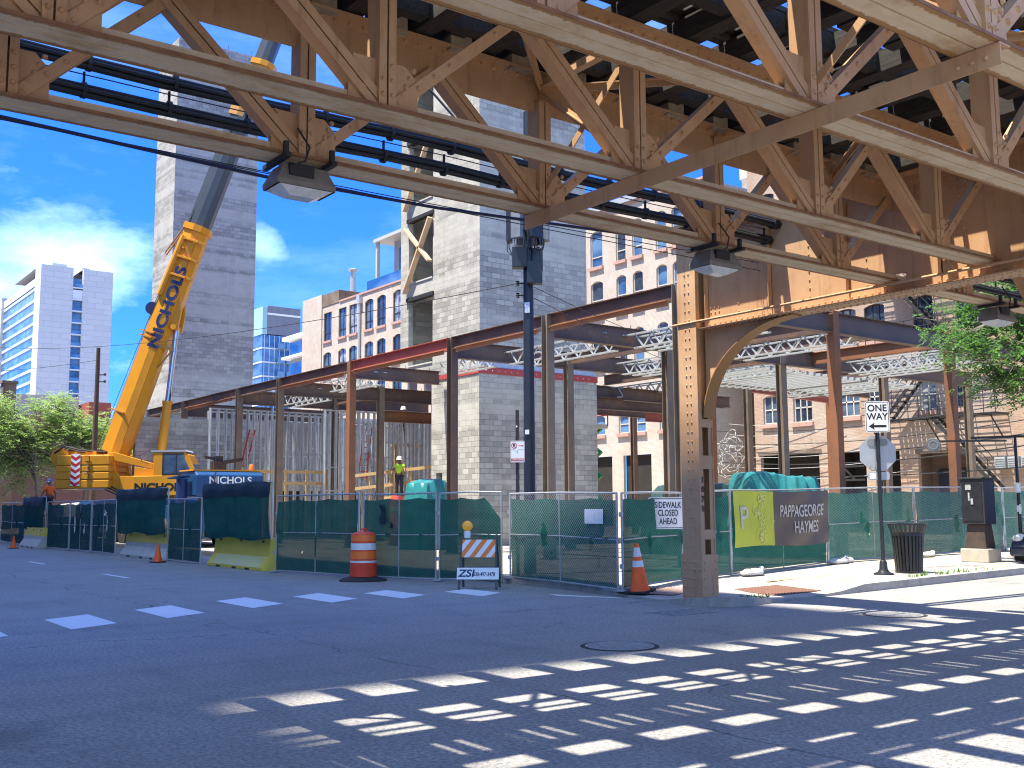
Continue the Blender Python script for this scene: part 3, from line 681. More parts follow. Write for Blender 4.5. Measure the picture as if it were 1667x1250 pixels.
PALE_T = M('sunlit_timber_tone', (.42,.34,.25), (.30,.24,.17), 9, .85, bump=.004); x = D0+.42  # pale blocks: sunlight on the tie faces put into the colour
while x < D1: obj('sunlit_timber', MB().box(x, x+.25, 8.36, 8.74, 6.10, 6.398), PALE_T, EL); x += .75
fw = MB(); x = D0
for y in (6.50, 7.05): fw.box(D0, D1, y, y+.06, 6.401, 6.458)
while x < D1:
    fw.box(x, x+.152, 6.445, 7.14, 6.462, 6.49); x += .1875
obj('footwalk', fw, PLANK, EL)
RAIL = M('rail_steel', (.10,.07,.055), (.16,.11,.08), 5, .5, metal=.6)
for y in (8.46, 7.03, 5.04, 3.62):
    obj('rail', MB().box(D0, D1, y-.065, y+.065, 6.461, 6.48).box(D0, D1, y-.01, y+.01, 6.48, 6.60).box(D0, D1, y-.035, y+.035, 6.60, 6.63), RAIL, EL)
sv = MB(); sv.box(12.45, 13.5, 10.5, 12.9, 6.19, 6.24)       # plate added over the girder end to shade its upper face
obj('shade_plate', sv, PLANK, EL)

# floodlights hung under the chords
def floodlight(x, y, label):
    t = thing('floodlight', (x,y,ZB), label, 'floodlight', 'floodlights under the railway')
    z = ZB-.03
    for s in (-1, 1):
        b = MB(); b.bar((x+s*.22, y-.25, z),(x+s*.22, y+.25, z), .05, .04); b.bar((x+s*.22, y-.19, z+.02),(x+s*.22, y-.19, z+.13), .04, .04); obj('mounting_bracket', b, BLACKM, t)
    h = MB(); P = [(-.28,-.17),(.28,-.17),(.28,.17),(-.28,.17)]
    def ring(sc, z_): return [(x+px*sc, y+py*sc, z_) for px, py in P]
    r0, r1, r2 = ring(.72, z-.035), ring(1, z-.19), ring(.98, z-.235)
    h.add(r0+r1+r2, [(3,2,1,0)]+[(i, (i+1)%4, 4+(i+1)%4, 4+i) for i in range(4)]+[(4+i, 4+(i+1)%4, 8+(i+1)%4, 8+i) for i in range(4)])
    obj('housing', h, LAMPBODY, t, bevel=.008)
    gb = MB().box(x-.17, x+.06, y-.175, y-.135, z-.15, z-.04); obj('ballast_box', gb, BLACKM, t)
    l = MB(); q0, q1 = ring(.90, z-.236), ring(.42, z-.30)
    l.add(q0+q1, [(i, (i+1)%4, 4+(i+1)%4, 4+i) for i in range(4)]+[(4,5,6,7)])
    obj('lens', l, LENS, t)
    c = MB().tube([(x-.1,y-.16,z+.28),(x-.02,y-.24,z+.1),(x-.06,y-.24,z-.03),(x-.16,y-.22,z-.08)], .010, 6); obj('supply_cord', c, BLACKM, t, smooth=True)
floodlight(3.93, 8.46, 'grey floodlight under the railway silhouetted against the sky and the tall blank shaft')
floodlight(9.3, 8.46, 'grey floodlight with bright lens beside the top of the tan column')
floodlight(15.6, 8.46, 'grey floodlight beyond the girder beside the green leaves')

# cable bundles slung outside the railway
def sag(p, q, s, n=16):
    p, q = V(p), V(q); return [p.lerp(q, i/n) - V((0,0,4*s*(i/n)*(1-i/n))) for i in range(n+1)]
def bundle(y, z, label, wrap):
    mb = MB()
    for k in range(6):
        a = k*1.05; dy, dz = .05*math.cos(a), .045*math.sin(a)
        pts = []
        for i in range(60):
            x = -12+i*.9; pts.append((x, y+dy+.01*math.sin(x*3+k), z+dz-.03*abs(math.sin((x-1.2)*math.pi/5.3))*1.5))
        mb.tube(pts, .024, 6)
    t = single('cable_bundle', mb, BLACKM, label, 'cables', (0,y,z), 'cable bundles along the railway', smooth=True)
    x = -4.2
    while x < 36:
        obj('cable_clamp', MB().lathe((x,y,z-.03), [(.001,-.02),(.085,-.02),(.085,.02),(.001,.02)], 10, ax=(1,0,0), cap=False).bar((x,y,z),(x,y,z+.16),.02,.03), BLACKM, t); x += .85
    m_ = MB().tube([(-12+i*.9, y, z+.155-.03*abs(math.sin((-12+i*.9-1.2)*math.pi/5.3))) for i in range(60)], .007, 5); obj('messenger_wire', m_, BLACKM, t)
bundle(10.45, 5.98, 'upper black cable bundle running along the outside of the railway', 0)
bundle(10.62, 5.76, 'lower black cable bundle with hangers, below the other bundle', 1)
CABLEB = M('blue_black_cable', (.012,.013,.05), rough=.5)
def wire(name, pts, r, label, m=None, grp=None, cat='cable'):
    return single(name, MB().tube(pts, r, 6), m or BLACKM, label, cat, pts[0], grp, smooth=True)
wire('overhead_cable', [V(p) for p in [(-6,9.7,5.2),(1.7,9.6,4.94),(4.1,9.6,4.86),(6.1,9.6,4.88),(9.9,9.6,5.06),(12.6,9.9,5.25)]], .018, 'single blue-black cable sagging below the railway chord', CABLEB)
for i, (y, z, s) in enumerate([(10.5,5.55,.10),(10.6,5.45,.18),(10.55,5.30,.06)]):
    wire('telephone_wire', sag((-8,y,z+.1),(13.2,y+.3,z),s), .006, 'thin wire below the cable bundles', grp='thin wires along the railway')
# ------------------------------------------------------------------ construction fence
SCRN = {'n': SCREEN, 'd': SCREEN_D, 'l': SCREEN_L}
def fence_panel(a, b, za, zb, ta, tb, label, kind='n', group='chain-link fence panels', mid=True, posts=1, seed=0, link=True, top_drop=0, torn=False):
    rnd = random.Random(seed*7+3)
    A, B = V((a[0],a[1],0)), V((b[0],b[1],0)); d = (B-A).normalized(); w_ = (B-A).length; nrm = V((d.y,-d.x,0))
    if nrm.dot(-A) < 0: nrm = -nrm
    def P(u, z, o=0.0):     # u 0..1 along, z 0..1 up
        q = A.lerp(B, u) + nrm*o; lo_ = za+(zb-za)*u; hi = ta+(tb-ta)*u; return V((q.x, q.y, lo_+(hi-lo_)*z))
    t = thing('fence_panel', (A.x,A.y,za), label, 'fence panel', group)
    f = MB(); e = .03/w_
    bow = rnd.uniform(-.012,.012)
    f.tube([P(e,0), P(e,.5), P(e,1)], .021, 8); f.tube([P(1-e,0), P(1-e,1)], .021, 8)
    f.tube([P(e,1), P(.5,1+bow), P(1-e,1)], .02, 8); f.tube([P(e,.02), P(.5,.02+bow), P(1-e,.02)], .018, 8)
    if mid: f.tube([P(e,.52), P(.5,.52+bow), P(1-e,.52)], .015, 6)
    for k in range(posts): u = (k+1)/(posts+1); f.tube([P(u+rnd.uniform(-.01,.01),.02), P(u,1+bow)], .015, 6)
    for q in (.25,.78): f.lathe(P(.0,q), [(.001,-.04),(.04,-.04),(.04,.04),(.001,.04)], 8, cap=False)
    f.cbox(P(0,0)+V((0,0,.012)), .22, .22, .02, math.atan2(d.y,d.x))
    obj('pipe_frame', f, PIPE, t, smooth=True)
    if link:
        m = MB(); h = (ta+tb-za-zb)/2; s = .072; hw = .0020 if seed == 20 else .0016
        n = int((w_+h)/s)+1
        for k in range(-int(h/s)-1, int(w_/s)+1):
            for dr in (1, -1):
                u0 = k*s; pts = []
                lo_u, hi_u = u0, u0+h
                c0 = max(0, -u0)/h; c1 = min(h, w_-u0)/h
                if c1 <= c0: continue
                z0, z1 = (c0, c1); ua, ub = (u0+c0*h)/w_, (u0+c1*h)/w_
                if dr < 0: ua, ub = 1-ua, 1-ub
                p, q = P(ua, z0*.985+.012, .016), P(ub, z1*.985+.012, .016); dd = (q-p)
                if dd.length < .02: continue
                sd = dd.cross(nrm).normalized()*hw
                m.quad(p-sd, q-sd, q+sd, p+sd)
        top = MB()
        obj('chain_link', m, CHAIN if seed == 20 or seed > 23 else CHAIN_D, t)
    g = MB(); nu, nv = 14, 9; ph = rnd.uniform(0,6); vs = []
    for j in range(nv+1):
        for i in range(nu+1):
            u, z = .012+.976*i/nu, .03+.94*j/nv
            z -= (j/nv)**3*(.02+.025*abs(math.sin(i*.55+ph))+top_drop)
            if torn and i > nu-4: z = min(z, .97-(i-(nu-4))*.075)
            vs.append(P(u, z, -.012-.03*math.sin(i*.9+ph)*math.sin(math.pi*j/nv)-.015*math.sin(i*2.3+j*1.1+ph)))
    g.add(vs, [(j*(nu+1)+i, j*(nu+1)+i+1, (j+1)*(nu+1)+i+1, (j+1)*(nu+1)+i) for j in range(nv) for i in range(nu)])
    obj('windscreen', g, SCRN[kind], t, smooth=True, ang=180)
    return t
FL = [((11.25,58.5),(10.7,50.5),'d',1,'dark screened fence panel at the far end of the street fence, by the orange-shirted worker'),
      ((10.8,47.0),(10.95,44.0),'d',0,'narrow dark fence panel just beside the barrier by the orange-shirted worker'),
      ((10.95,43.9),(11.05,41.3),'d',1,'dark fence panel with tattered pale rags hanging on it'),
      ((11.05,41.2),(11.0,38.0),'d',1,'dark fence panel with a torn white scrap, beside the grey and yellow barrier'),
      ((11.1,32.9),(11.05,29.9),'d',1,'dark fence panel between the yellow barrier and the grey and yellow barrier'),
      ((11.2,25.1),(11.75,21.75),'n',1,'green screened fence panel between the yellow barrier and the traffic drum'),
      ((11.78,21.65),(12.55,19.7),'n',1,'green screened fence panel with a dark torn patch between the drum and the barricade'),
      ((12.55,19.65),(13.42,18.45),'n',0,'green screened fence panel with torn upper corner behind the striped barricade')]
for i, (a, b, kd, ps, lb) in enumerate(FL):
    fp = fence_panel(a, b, .02, .02, 1.90 if i else 1.95, 1.92, lb, kd, posts=ps, seed=i, torn=(i == 7))
    rn = random.Random(40+i); A, B = V((a[0],a[1],0)), V((b[0],b[1],0))
    for u, z, w_, h_, pale in {2: ((.3,1.0,.16,.75,1),(.75,.9,.12,.5,1),(.55,1.35,.1,.3,0)), 3: ((.62,1.45,.4,.28,1),(.7,1.1,.08,.7,1)), 6: ((.30,1.45,.42,.62,0),(.42,1.2,.2,.2,0))}.get(i, ()):
        q = A.lerp(B, u); d = (B-A).normalized(); n = 9; pts = []
        for k in range(n*2):
            an = 6.2832*k/(n*2); rr = rn.uniform(.55,1.0); pts.append((q.x-.05+.02*math.sin(k*1.7), q.y+d.y*w_*.5*rr*math.cos(an), z+h_*.5*rr*math.sin(an)))
        obj('torn_rag' if pale else 'torn_patch', MB().quad(*pts), CLOTH_W if pale else M('folded_screen', (.006,.028,.045)), fp)
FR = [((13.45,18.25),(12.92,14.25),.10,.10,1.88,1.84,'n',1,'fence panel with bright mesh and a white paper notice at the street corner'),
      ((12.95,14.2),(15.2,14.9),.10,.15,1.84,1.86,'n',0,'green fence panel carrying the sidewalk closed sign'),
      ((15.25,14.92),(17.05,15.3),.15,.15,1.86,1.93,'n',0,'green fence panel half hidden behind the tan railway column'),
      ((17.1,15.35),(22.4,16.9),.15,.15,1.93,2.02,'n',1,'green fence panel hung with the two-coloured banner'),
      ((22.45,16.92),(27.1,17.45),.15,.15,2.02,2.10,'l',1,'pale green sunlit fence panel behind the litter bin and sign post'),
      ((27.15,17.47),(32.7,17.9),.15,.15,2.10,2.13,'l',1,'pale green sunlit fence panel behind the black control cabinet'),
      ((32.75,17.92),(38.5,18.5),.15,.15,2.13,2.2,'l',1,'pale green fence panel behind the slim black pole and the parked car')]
for i, (a, b, za, zb, ta, tb, kd, ps, lb) in enumerate(FR): fence_panel(a, b, za, zb, ta, tb, lb, kd, posts=ps, seed=20+i)

# concrete barriers with screens standing on them
def barrier(y0, y1, x, style, label):
    t = thing('concrete_barrier', (x,(y0+y1)/2,0), label, 'barrier', 'concrete barriers along the fence')
    prof = [(-.32,.0),(-.32,.08),(-.13,.36),(-.085,.84),(.085,.84),(.13,.36),(.32,.08),(.32,0)]
    fn = lambda u, v, w_: (x+u, w_, v)
    if style == 'y':
        m0, m1, zc = YELLOWG, YELLOWG, None
    b = MB().prism(prof, fn, y0, y1); body = obj('body', b, {'y': YELLOWG, 'g': CONC, 'w': CONC}[style], t, bevel=.012)
    e = .003
    up = [(-.085-e-(.84-.5)*.045/.48*1, .5),(-.085-e,.84+e),(.085+e,.84+e),(.085+e+(.84-.5)*.045/.48,.5)]
    if style != 'y': obj('yellow_band', MB().prism(up, fn, y0+.0-.003, y1+.003), YELLOWP, t)
    else: obj('bright_patch', MB().prism([(-.324,.084),(-.30,.115),(-.135,.355),(-.13,.355),(-.29,.115),(-.31,.084)], fn, y0+.3, y1-.3), M('limewashed_yellow', (.58,.55,.20),(.50,.47,.3),3,.7), t)
    for q in (.22,.45,.75): yy = y0+(y1-y0)*q; obj('forklift_pocket', MB().box(x-.326, x-.30, yy, yy+.28, -.0, .055), BLACKM, t)  # black blocks stand in for the shade inside the pockets
    for q in (.12,.5,.88): obj('lifting_recess', MB().cbox((x-.101, y0+(y1-y0)*q, .74), .02, .12, .06), M('recess_shade', (.12,.10,.05), rough=.9), t)  # dark blocks stand in for the shade inside the recesses
barrier(25.75, 29.6, 11.45, 'y', 'faded yellow concrete barrier with its whole face painted, next to the traffic drum')
barrier(33.1, 37.6, 11.35, 'g', 'grey concrete barrier with a yellow top band and an orange cone at its end')
barrier(46.9, 50.2, 10.75, 'w', 'worn yellow-topped concrete barrier in front of the orange-shirted worker')
def barrier_screen(a, b, z0, z1, seed, label):
    rnd = random.Random(seed); t = thing('windscreen_panel', (a[0],a[1],z0), label, 'fence screen', 'screens above the barriers')
    A, B = V((a[0],a[1],0)), V((b[0],b[1],0)); g = MB(); nu, nv = 18, 10; vs = []
    for j in range(nv+1):
        for i in range(nu+1):
            q = A.lerp(B, i/nu); z = z0+(z1-z0)*j/nv + (.02*math.sin(i*.5+seed)+rnd.uniform(-.01,.01) if j == nv else 0) - (.04*math.sin(i*.6) if j == 0 else 0)
            vs.append((q.x-.05+.035*math.sin(i*1.1+j*.5+seed)+rnd.uniform(-.01,.01), q.y, z))
    g.add(vs, [(j*(nu+1)+i, j*(nu+1)+i+1, (j+1)*(nu+1)+i+1, (j+1)*(nu+1)+i) for j in range(nv) for i in range(nu)])
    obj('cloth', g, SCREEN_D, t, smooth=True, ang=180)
    h = MB(); vs = []; nv2 = 6       # loose flap folded over the top rail
    for j in range(nv2+1):
        for i in range(nu+1):
            q = A.lerp(B, i/nu); z = z1+.02-(.50+.05*math.sin(i*.45+seed))*j/nv2*.75
            vs.append((q.x-.085-.04*math.sin(math.pi*j/nv2)+.012*math.sin(i*1.3+seed+j*.4)+rnd.uniform(-.008,.008), q.y, z+(.02*math.sin(i*.5+seed))))
    h.add(vs, [(j*(nu+1)+i, (j+1)*(nu+1)+i, (j+1)*(nu+1)+i+1, j*(nu+1)+i+1) for j in range(nv2) for i in range(nu)])
    obj('folded_flap', h, M('folded_screen', (.006,.028,.045), (.01,.04,.05), 4, .7), t, smooth=True, ang=180)
    for q in (A, (A+B)/2, B): obj('post', MB().tube([(q.x+.02, q.y, .8),(q.x+.02, q.y, z1-.02)], .024, 8), PIPE, t, smooth=True)
    obj('rail', MB().tube([(A.x+.02,A.y,z1),(B.x+.02,B.y,z1)], .02, 8), PIPE, t, smooth=True)
barrier_screen((11.05,29.6),(11.15,25.3),.80,2.26,1,'dark green screen with a drooping folded top above the yellow barrier')
barrier_screen((11.0,37.7),(11.1,33.0),.80,2.25,2,'dark green screen with slanting top above the grey and yellow barrier')
barrier_screen((10.7,50.4),(10.75,47.1),.80,2.12,3,'dark green screen above the worn barrier, in front of the orange-shirted worker')

# cones, drum, barricade
def cone(x, y, z, h, r, tilt, base, bands, label, grp):
    t = thing('traffic_cone', (x,y,z), label, 'traffic cone', grp)
    mm = Matrix.Translation((x,y,z)) @ Matrix.Rotation(tilt, 4, 'Y')
    b = MB().cbox((0,0,.018), base, base, .035, .3).xf(mm); obj('base', b, RUBBER, t, bevel=.006)
    c = MB().lathe((0,0,.03), [(r*1.12,0),(r,.03),(r*.22,h-.03),(r*.14,h-.03),(r*.12,h-.06)], 24, cap=False).xf(mm); obj('body', c, ORANGE, t, smooth=True)
    for z0, z1 in bands:
        f = lambda zz: r*(1-.78*(zz-.03)/(h-.06))+.003
        q = MB().lathe((0,0,.03), [(f(z0)-.002,z0),(f(z0),z0),(f(z1),z1),(f(z1)-.002,z1)], 24, cap=False).xf(mm); obj('reflective_band', q, REFLECT, t, smooth=True)
cone(13.15,13.95,.09,.86,.165,R(-5),.42,[(.42,.53),(.6,.76)],'tall orange cone with two grey bands leaning at the street corner', 'traffic cones')
cone(10.55,32.1,0,.56,.125,0,.36,[],'small plain red-orange cone at the end of the grey and yellow barrier','traffic cones')
cone(9.75,47.9,0,.52,.115,0,.34,[],'small plain red-orange cone by the barrier near the orange-shirted worker','traffic cones')
def drum(x, y):
    t = thing('traffic_drum', (x,y,0), 'red and orange traffic drum with two white bands on a wide black base', 'traffic drum')
    obj('base', MB().lathe((x,y,0), [(.53,0),(.53,.02),(.47,.05),(.33,.085),(.3,.09)], 36), RUBBER, t, smooth=True)
    H = [(.09,.295,'r'),(.30,.29,'r'),(.32,.292,'w'),(.455,.285,'w'),(.475,.288,'r'),(.50,.283,'o'),(.66,.275,'o'),(.68,.28,'r'),(.71,.275,'w'),(.845,.268,'w'),(.865,.272,'r'),(.89,.266,'o'),(1.04,.255,'o'),(1.06,.25,'r')]
    H = [(.10,.30),(.30,.295),(.31,.298),(.45,.289),(.46,.291),(.48,.285),(.65,.278),(.67,.281),(.83,.272),(.85,.275),(1.02,.262),(1.045,.24),(1.075,.12),(1.08,.02)]
    obj('body', MB().lathe((x,y,0), [(.28,.09)]+[(r, z) for z, r in H], 36), DRUM, t, smooth=True, ang=50)
    for z0, z1, m, nm in ((.325,.445,REFLECT,'white_band'),(.49,.645,ORANGE_R,'orange_band'),(.68,.825,REFLECT,'white_band'),(.86,1.0,ORANGE_R,'orange_band')):
        f = lambda z: .3035-.0395*(z-.1)+.0005
        obj(nm, MB().lathe((x,y,0), [(f(z0)-.004,z0),(f(z0),z0),(f(z1),z1),(f(z1)-.004,z1)], 36, cap=False), m, t, smooth=True)
    obj('handle', MB().tube([(x-.09,y,1.07),(x-.06,y,1.13),(x+.06,y,1.13),(x+.09,y,1.07)], .02, 8), DRUM, t, smooth=True)
drum(11.45, 21.0)
def barricade():
    o = V((12.15,17.5,0)); u = V((.76,-.65,0)).normalized(); n = V((-u.y,u.x,0));
    if n.dot(V((-1,-1,0))) < 0: n = -n
    t = thing('barricade', o, 'orange and white striped A-frame barricade with an amber warning light', 'barricade')
    W_, H_ = .66, 1.02; 
    for s in (-1, 1):
        for f in (-1, 1):
            obj('leg', MB().bar(o+u*s*W_/2*1.12+n*f*.40, o+u*s*W_/2+n*f*.03+V((0,0,H_)), .045, .045, (u.x,u.y,0)), M('barricade_leg_grey', (.045,.05,.055), (.09,.10,.10), 6, .6), t)
    def face(z0, z1, nm, m, off, w2=W_):
        def F(z): return o+n*(.40-.37*(z/H_)+off)+V((0,0,z))
        p, q = F(z0), F(z1); b = MB(); th = n*.018
        P = [p-u*w2/2, p+u*w2/2, q+u*w2/2, q-u*w2/2]; b.add([a+th for a in P]+[a for a in P], [(0,1,2,3),(7,6,5,4),(0,4,5,1),(1,5,6,2),(2,6,7,3),(3,7,4,0)])
        return obj(nm, b, m, t), F
    st = NT('barricade_stripes'); p = st.n('TexCoord').outputs['Object']; vm = st.n('VectorMath', operation='DOT_PRODUCT'); st.set(vm.inputs[0], p); vm.inputs[1].default_value = tuple(u*1.0-V((0,0,.75)))
    fr = st.math('LESS_THAN', st.math('FRACT', st.math('MULTIPLY', vm.outputs['Value'], 4.6)), .5)
    st.bsdf(st.mix(st.ramp(st.noise(p, 14, 6, .7), .62, .72), st.mix(fr, (.74,.73,.71), (.82,.18,.02)), (.4,.35,.3)), .4, 0, .4)
    face(.62, .96, 'striped_board', st.m, .02)
    bk, F = face(.20, .42, 'lower_board', WHITE, .02, W_*1.25)
    fr_ = frame(F(.31)+n*.0215, u, (F(.42)-F(.20)))
    if fr_.col[2].xyz.dot(n) < 0: fr_ = frame(F(.31)+n*.0215, -u, (F(.42)-F(.20)))
    a = text_mb('ZSI', .20, .001, .005, 1.15, 'LEFT', .15).xf(Matrix.Translation((-.385,.0,0))).xf(fr_); obj('lettering', a, NAVY, bk)
    a = text_mb('630-497-3478', .105, .001, .002, .72, 'LEFT').xf(Matrix.Translation((-.09,-.015,0))).xf(fr_); obj('lettering', a, NAVY, bk)
    bb = MB(); p = o-n*.27; P = [p-u*W_*.5+V((0,0,.2)), p+u*W_*.5+V((0,0,.2)), p+n*.06+u*W_*.5+V((0,0,.42)), p+n*.06-u*W_*.5+V((0,0,.42))]
    bb.add([a-n*.02 for a in P]+[a for a in P], [(3,2,1,0),(4,5,6,7),(0,1,5,4),(1,2,6,5),(2,3,7,6),(3,0,4,7)]); obj('rear_board', bb, M('rear_board_tan', (.36,.34,.30), (.28,.26,.23), 4, .7), t)
    c = o-u*W_*.36+V((0,0,1.06))+n*.02
    lb = MB().cbox(c, .12, .07, .14, math.atan2(u.y,u.x)); k = obj('warning_light', lb, WHITE, t, bevel=.01)
    am = NT('amber_lens'); am.bsdf((.75,.36,.02), .18, 0, .7, Emission_Color=(1,.5,.03,1), Emission_Strength=.05)
    obj('lens', MB().lathe(c+V((0,0,.17))-n*.055, [(.001,0),(.06,.0),(.098,.025),(.105,.055),(.098,.085),(.06,.11),(.001,.11)], 24, ax=tuple(n)), am.m, k, smooth=True)
barricade()

# signs
def rounded(w_, h, r, n=5):
    P = []
    for cx, cy, a0 in ((w_/2-r,h/2-r,0),(-w_/2+r,h/2-r,90),(-w_/2+r,-h/2+r,180),(w_/2-r,-h/2+r,270)):
        P += [(cx+r*math.cos(R(a0+90*i/n)), cy+r*math.sin(R(a0+90*i/n))) for i in range(n+1)]
    return P
def plate(mb, poly, fr_, z0, z1): return mb.prism(poly, lambda u, v, w_: fr_ @ V((u, v, w_)), z0, z1)
def ring_mb(w_, h, r, t_, fr_, z):
    a, b = rounded(w_, h, r), rounded(w_-2*t_, h-2*t_, max(.004, r-t_)); n = len(a)
    return MB().add([fr_ @ V((x,y,z)) for x, y in a]+[fr_ @ V((x,y,z)) for x, y in b], [(i, (i+1)%n, n+(i+1)%n, n+i) for i in range(n)])
# sidewalk closed sign
dF = (V((15.2,14.9,0))-V((12.95,14.2,0))).normalized()
nF = V((dF.y,-dF.x,0)); sd_ = V((-.36,-.93,0)).normalized(); fr_ = frame(V((14.40,14.62,0))+nF*.12+V((0,0,1.47)), V((-sd_.y,sd_.x,0)), (0,0,1))
sg = thing('warning_sign', (14.45,14.66,1.47), 'white sidewalk closed ahead sign hung on the green fence', 'sign')
pl = obj('panel', plate(MB(), rounded(.80,.60,.05), fr_, 0, .004), WHITE, sg)
obj('border', ring_mb(.765,.565,.04,.012,fr_,.0045), INK, sg)
for tx, y in (('SIDEWALK',.15),('CLOSED',0),('AHEAD',-.16)):
    obj('lettering', text_mb(tx, .16, .0006, .003, .70).xf(fr_ @ Matrix.Translation((0,y,.005))), INK, sg)
dC = (V((12.92,14.25,0))-V((13.45,18.25,0))).normalized(); nC = V((dC.y,-dC.x,0))
if nC.x > 0: nC = -nC
f2 = frame(V((13.01,14.95,0))+nC*.05+V((0,0,1.42)), dC, (0,0,1))
nt_ = thing('paper_notice', (13.01,14.95,1.42), 'blank white paper notice fixed to the corner fence panel', 'notice')
obj('sheet', plate(MB(), rounded(.62,.27,.01), f2, 0, .003), WHITE, nt_)
obj('crease_mark', MB().bar(f2 @ V((.06,-.08,.004)), f2 @ V((.03,.05,.004)), .002, .02, nC), M('grey_smudge', (.45,.46,.47), rough=.8), nt_)
# banner
LIME = M('lime_vinyl', (.42,.47,.02), (.36,.42,.02), 2, .45); CHAR = M('charcoal_vinyl', (.045,.038,.036), (.06,.052,.048), 2, .4)
LIMEP = M('pale_lime_print', (.56,.60,.20), (.50,.55,.15), 9, .5)
A0, B0 = V((17.12,15.36,0)), V((22.3,16.87,0)); dB = (B0-A0).normalized(); nB = V((dB.y,-dB.x,0)); LB = (B0-A0).length
def ban(u, v, o=0.0):      # u 0..1, v 0..1
    q = A0 + dB*LB*u; top = 1.92+.06*u - .03*math.sin(math.pi*u); bot = .72-.06*u+.025*math.sin(u*7)
    fold = .014*math.sin(v*5+u*5)+.012*math.sin(u*17+v*3)*(1-v)+.022*math.sin((u*2.2-v*1.1)*7)*u
    r = q+nB*(.09+fold*.8+o); return V((r.x, r.y, bot+(top-bot)*v))
bn = thing('banner', A0+V((0,0,1.3)), 'lime and charcoal vinyl banner with white lettering tied to the fence', 'banner')
def cloth(u0, u1, m, nm):
    g = MB(); nu, nv = int(60*(u1-u0))+4, 22
    g.add([ban(u0+(u1-u0)*i/nu, j/nv) for j in range(nv+1) for i in range(nu+1)], [(j*(nu+1)+i, j*(nu+1)+i+1, (j+1)*(nu+1)+i+1, (j+1)*(nu+1)+i) for j in range(nv) for i in range(nu)])
    return obj(nm, g, m, bn, smooth=True, ang=180)
cloth(0, .38, LIME, 'lime_cloth'); cloth(.3805, 1, CHAR, 'charcoal_cloth')
def ban_text(tx, size, uc, vc, sx, bold, m=WHITE, rot=0):
    t = text_mb(tx, size, .0005, bold, sx, res=8); Hh = 1.3
    t.v = [tuple(ban(uc+(x)/LB, vc+y/Hh, .018)) for x, y, z in t.v]; return obj('lettering', t, m, bn)
ban_text('PAPPAGEORGE', .40, .685, .63, .98, .005); ban_text('HAYMES', .40, .735, .33, 1.0, .005); ban_text('P', .74, .085, .50, 1.25, .004)
rn = random.Random(4); sw = MB()      # pale engraved flourish beside the P
for k in range(46):
    u, v = .24+rn.gauss(0,.035), rn.uniform(.08,.92); pts = []
    a = rn.uniform(0,6.3); r0 = rn.uniform(.02,.06)
    for i in range(9):
        aa = a+i*.55; uu, vv = u+r0*.42*math.cos(aa)*(1-i*.07), v+r0*1.5*math.sin(aa)*(1-i*.07)
        pts.append(ban(min(.375,max(.16,uu)), min(.97,max(.03,vv)), .02))
    for p, q in zip(pts, pts[1:]):
        if (q-p).length > .004: sw.bar(p, q, .014, .002, nB)
obj('printed_ornament', sw, LIMEP, bn)

# one way post: arrow sign, stop sign seen from behind, small plate
ps = V((19.6,13.4,.153)); t = thing('street_sign_post', ps, 'black post with a one way sign above the back of a stop sign', 'sign post')
cd_ = V((-.70,-.714,0)).normalized()     # towards the viewer
ux = V((-cd_.y,cd_.x,0)); 
if ux.dot(V((.8,-.6,0))) < 0: ux = -ux
obj('post', MB().tube([ps, ps+V((0,0,3.2))], .04, 12), BLACK, t, smooth=True)
obj('foot', MB().lathe(ps, [(.21,0),(.20,.03),(.12,.06),(.085,.12),(.075,.26),(.05,.3)], 20), BLACK, t, smooth=True)
fo = frame(ps+cd_*.06+V((0,0,3.31)), ux, (0,0,1))
ow = obj('one_way_sign', plate(MB(), rounded(.50,.66,.05), fo, 0, .005), WHITE, t)
obj('border', ring_mb(.47,.63,.04,.012,fo,.0056), INK, ow)
obj('lettering', text_mb('ONE', .20, .0006, .004, .95).xf(fo @ Matrix.Translation((0,.18,.006))), INK, ow)
obj('lettering', text_mb('WAY', .20, .0006, .004, .92).xf(fo @ Matrix.Translation((0,.0,.006))), INK, ow)
obj('arrow', plate(MB(), [(-.18,-.2),(-.06,-.12),(-.08,-.175),(.18,-.175),(.18,-.225),(-.08,-.225),(-.06,-.28)], fo, .0056, .0062), INK, ow)
fs = frame(ps-cd_*.055+V((0,0,2.54)), ux, (0,0,1)); rr = .40
so = obj('stop_sign_back', plate(MB(), [(rr*math.cos(R(22.5+45*i)), rr*math.sin(R(22.5+45*i))) for i in range(8)], fs, -.003, .003), ALU, t)
obj('backing_bar', plate(MB(), rounded(.42,.15,.06), frame(ps-cd_*.045+V((0,0,2.77)), ux, (0,0,1)), -.004, .004), M('grey_bracket', (.22,.23,.24), rough=.5), t)
obj('sticker', plate(MB(), rounded(.15,.10,.01), frame(ps-cd_*.049+V((0,0,2.24))-ux*.11, ux, (0,0,1)), -.001, .001), M('torn_sticker', (.55,.56,.55), (.08,.08,.08), 40, .6), t)
f3 = frame(ps-cd_*.05+V((0,0,2.06)), ux, (0,0,1))
sb = obj('small_plate', plate(MB(), rounded(.44,.17,.04), f3, -.003, .003), ALU, t)
obj('label_square', plate(MB(), rounded(.13,.13,.01), frame(ps-cd_*.046+V((0,0,2.06))-ux*.12, ux, (0,0,1)), -.001, .001), WHITE, sb)
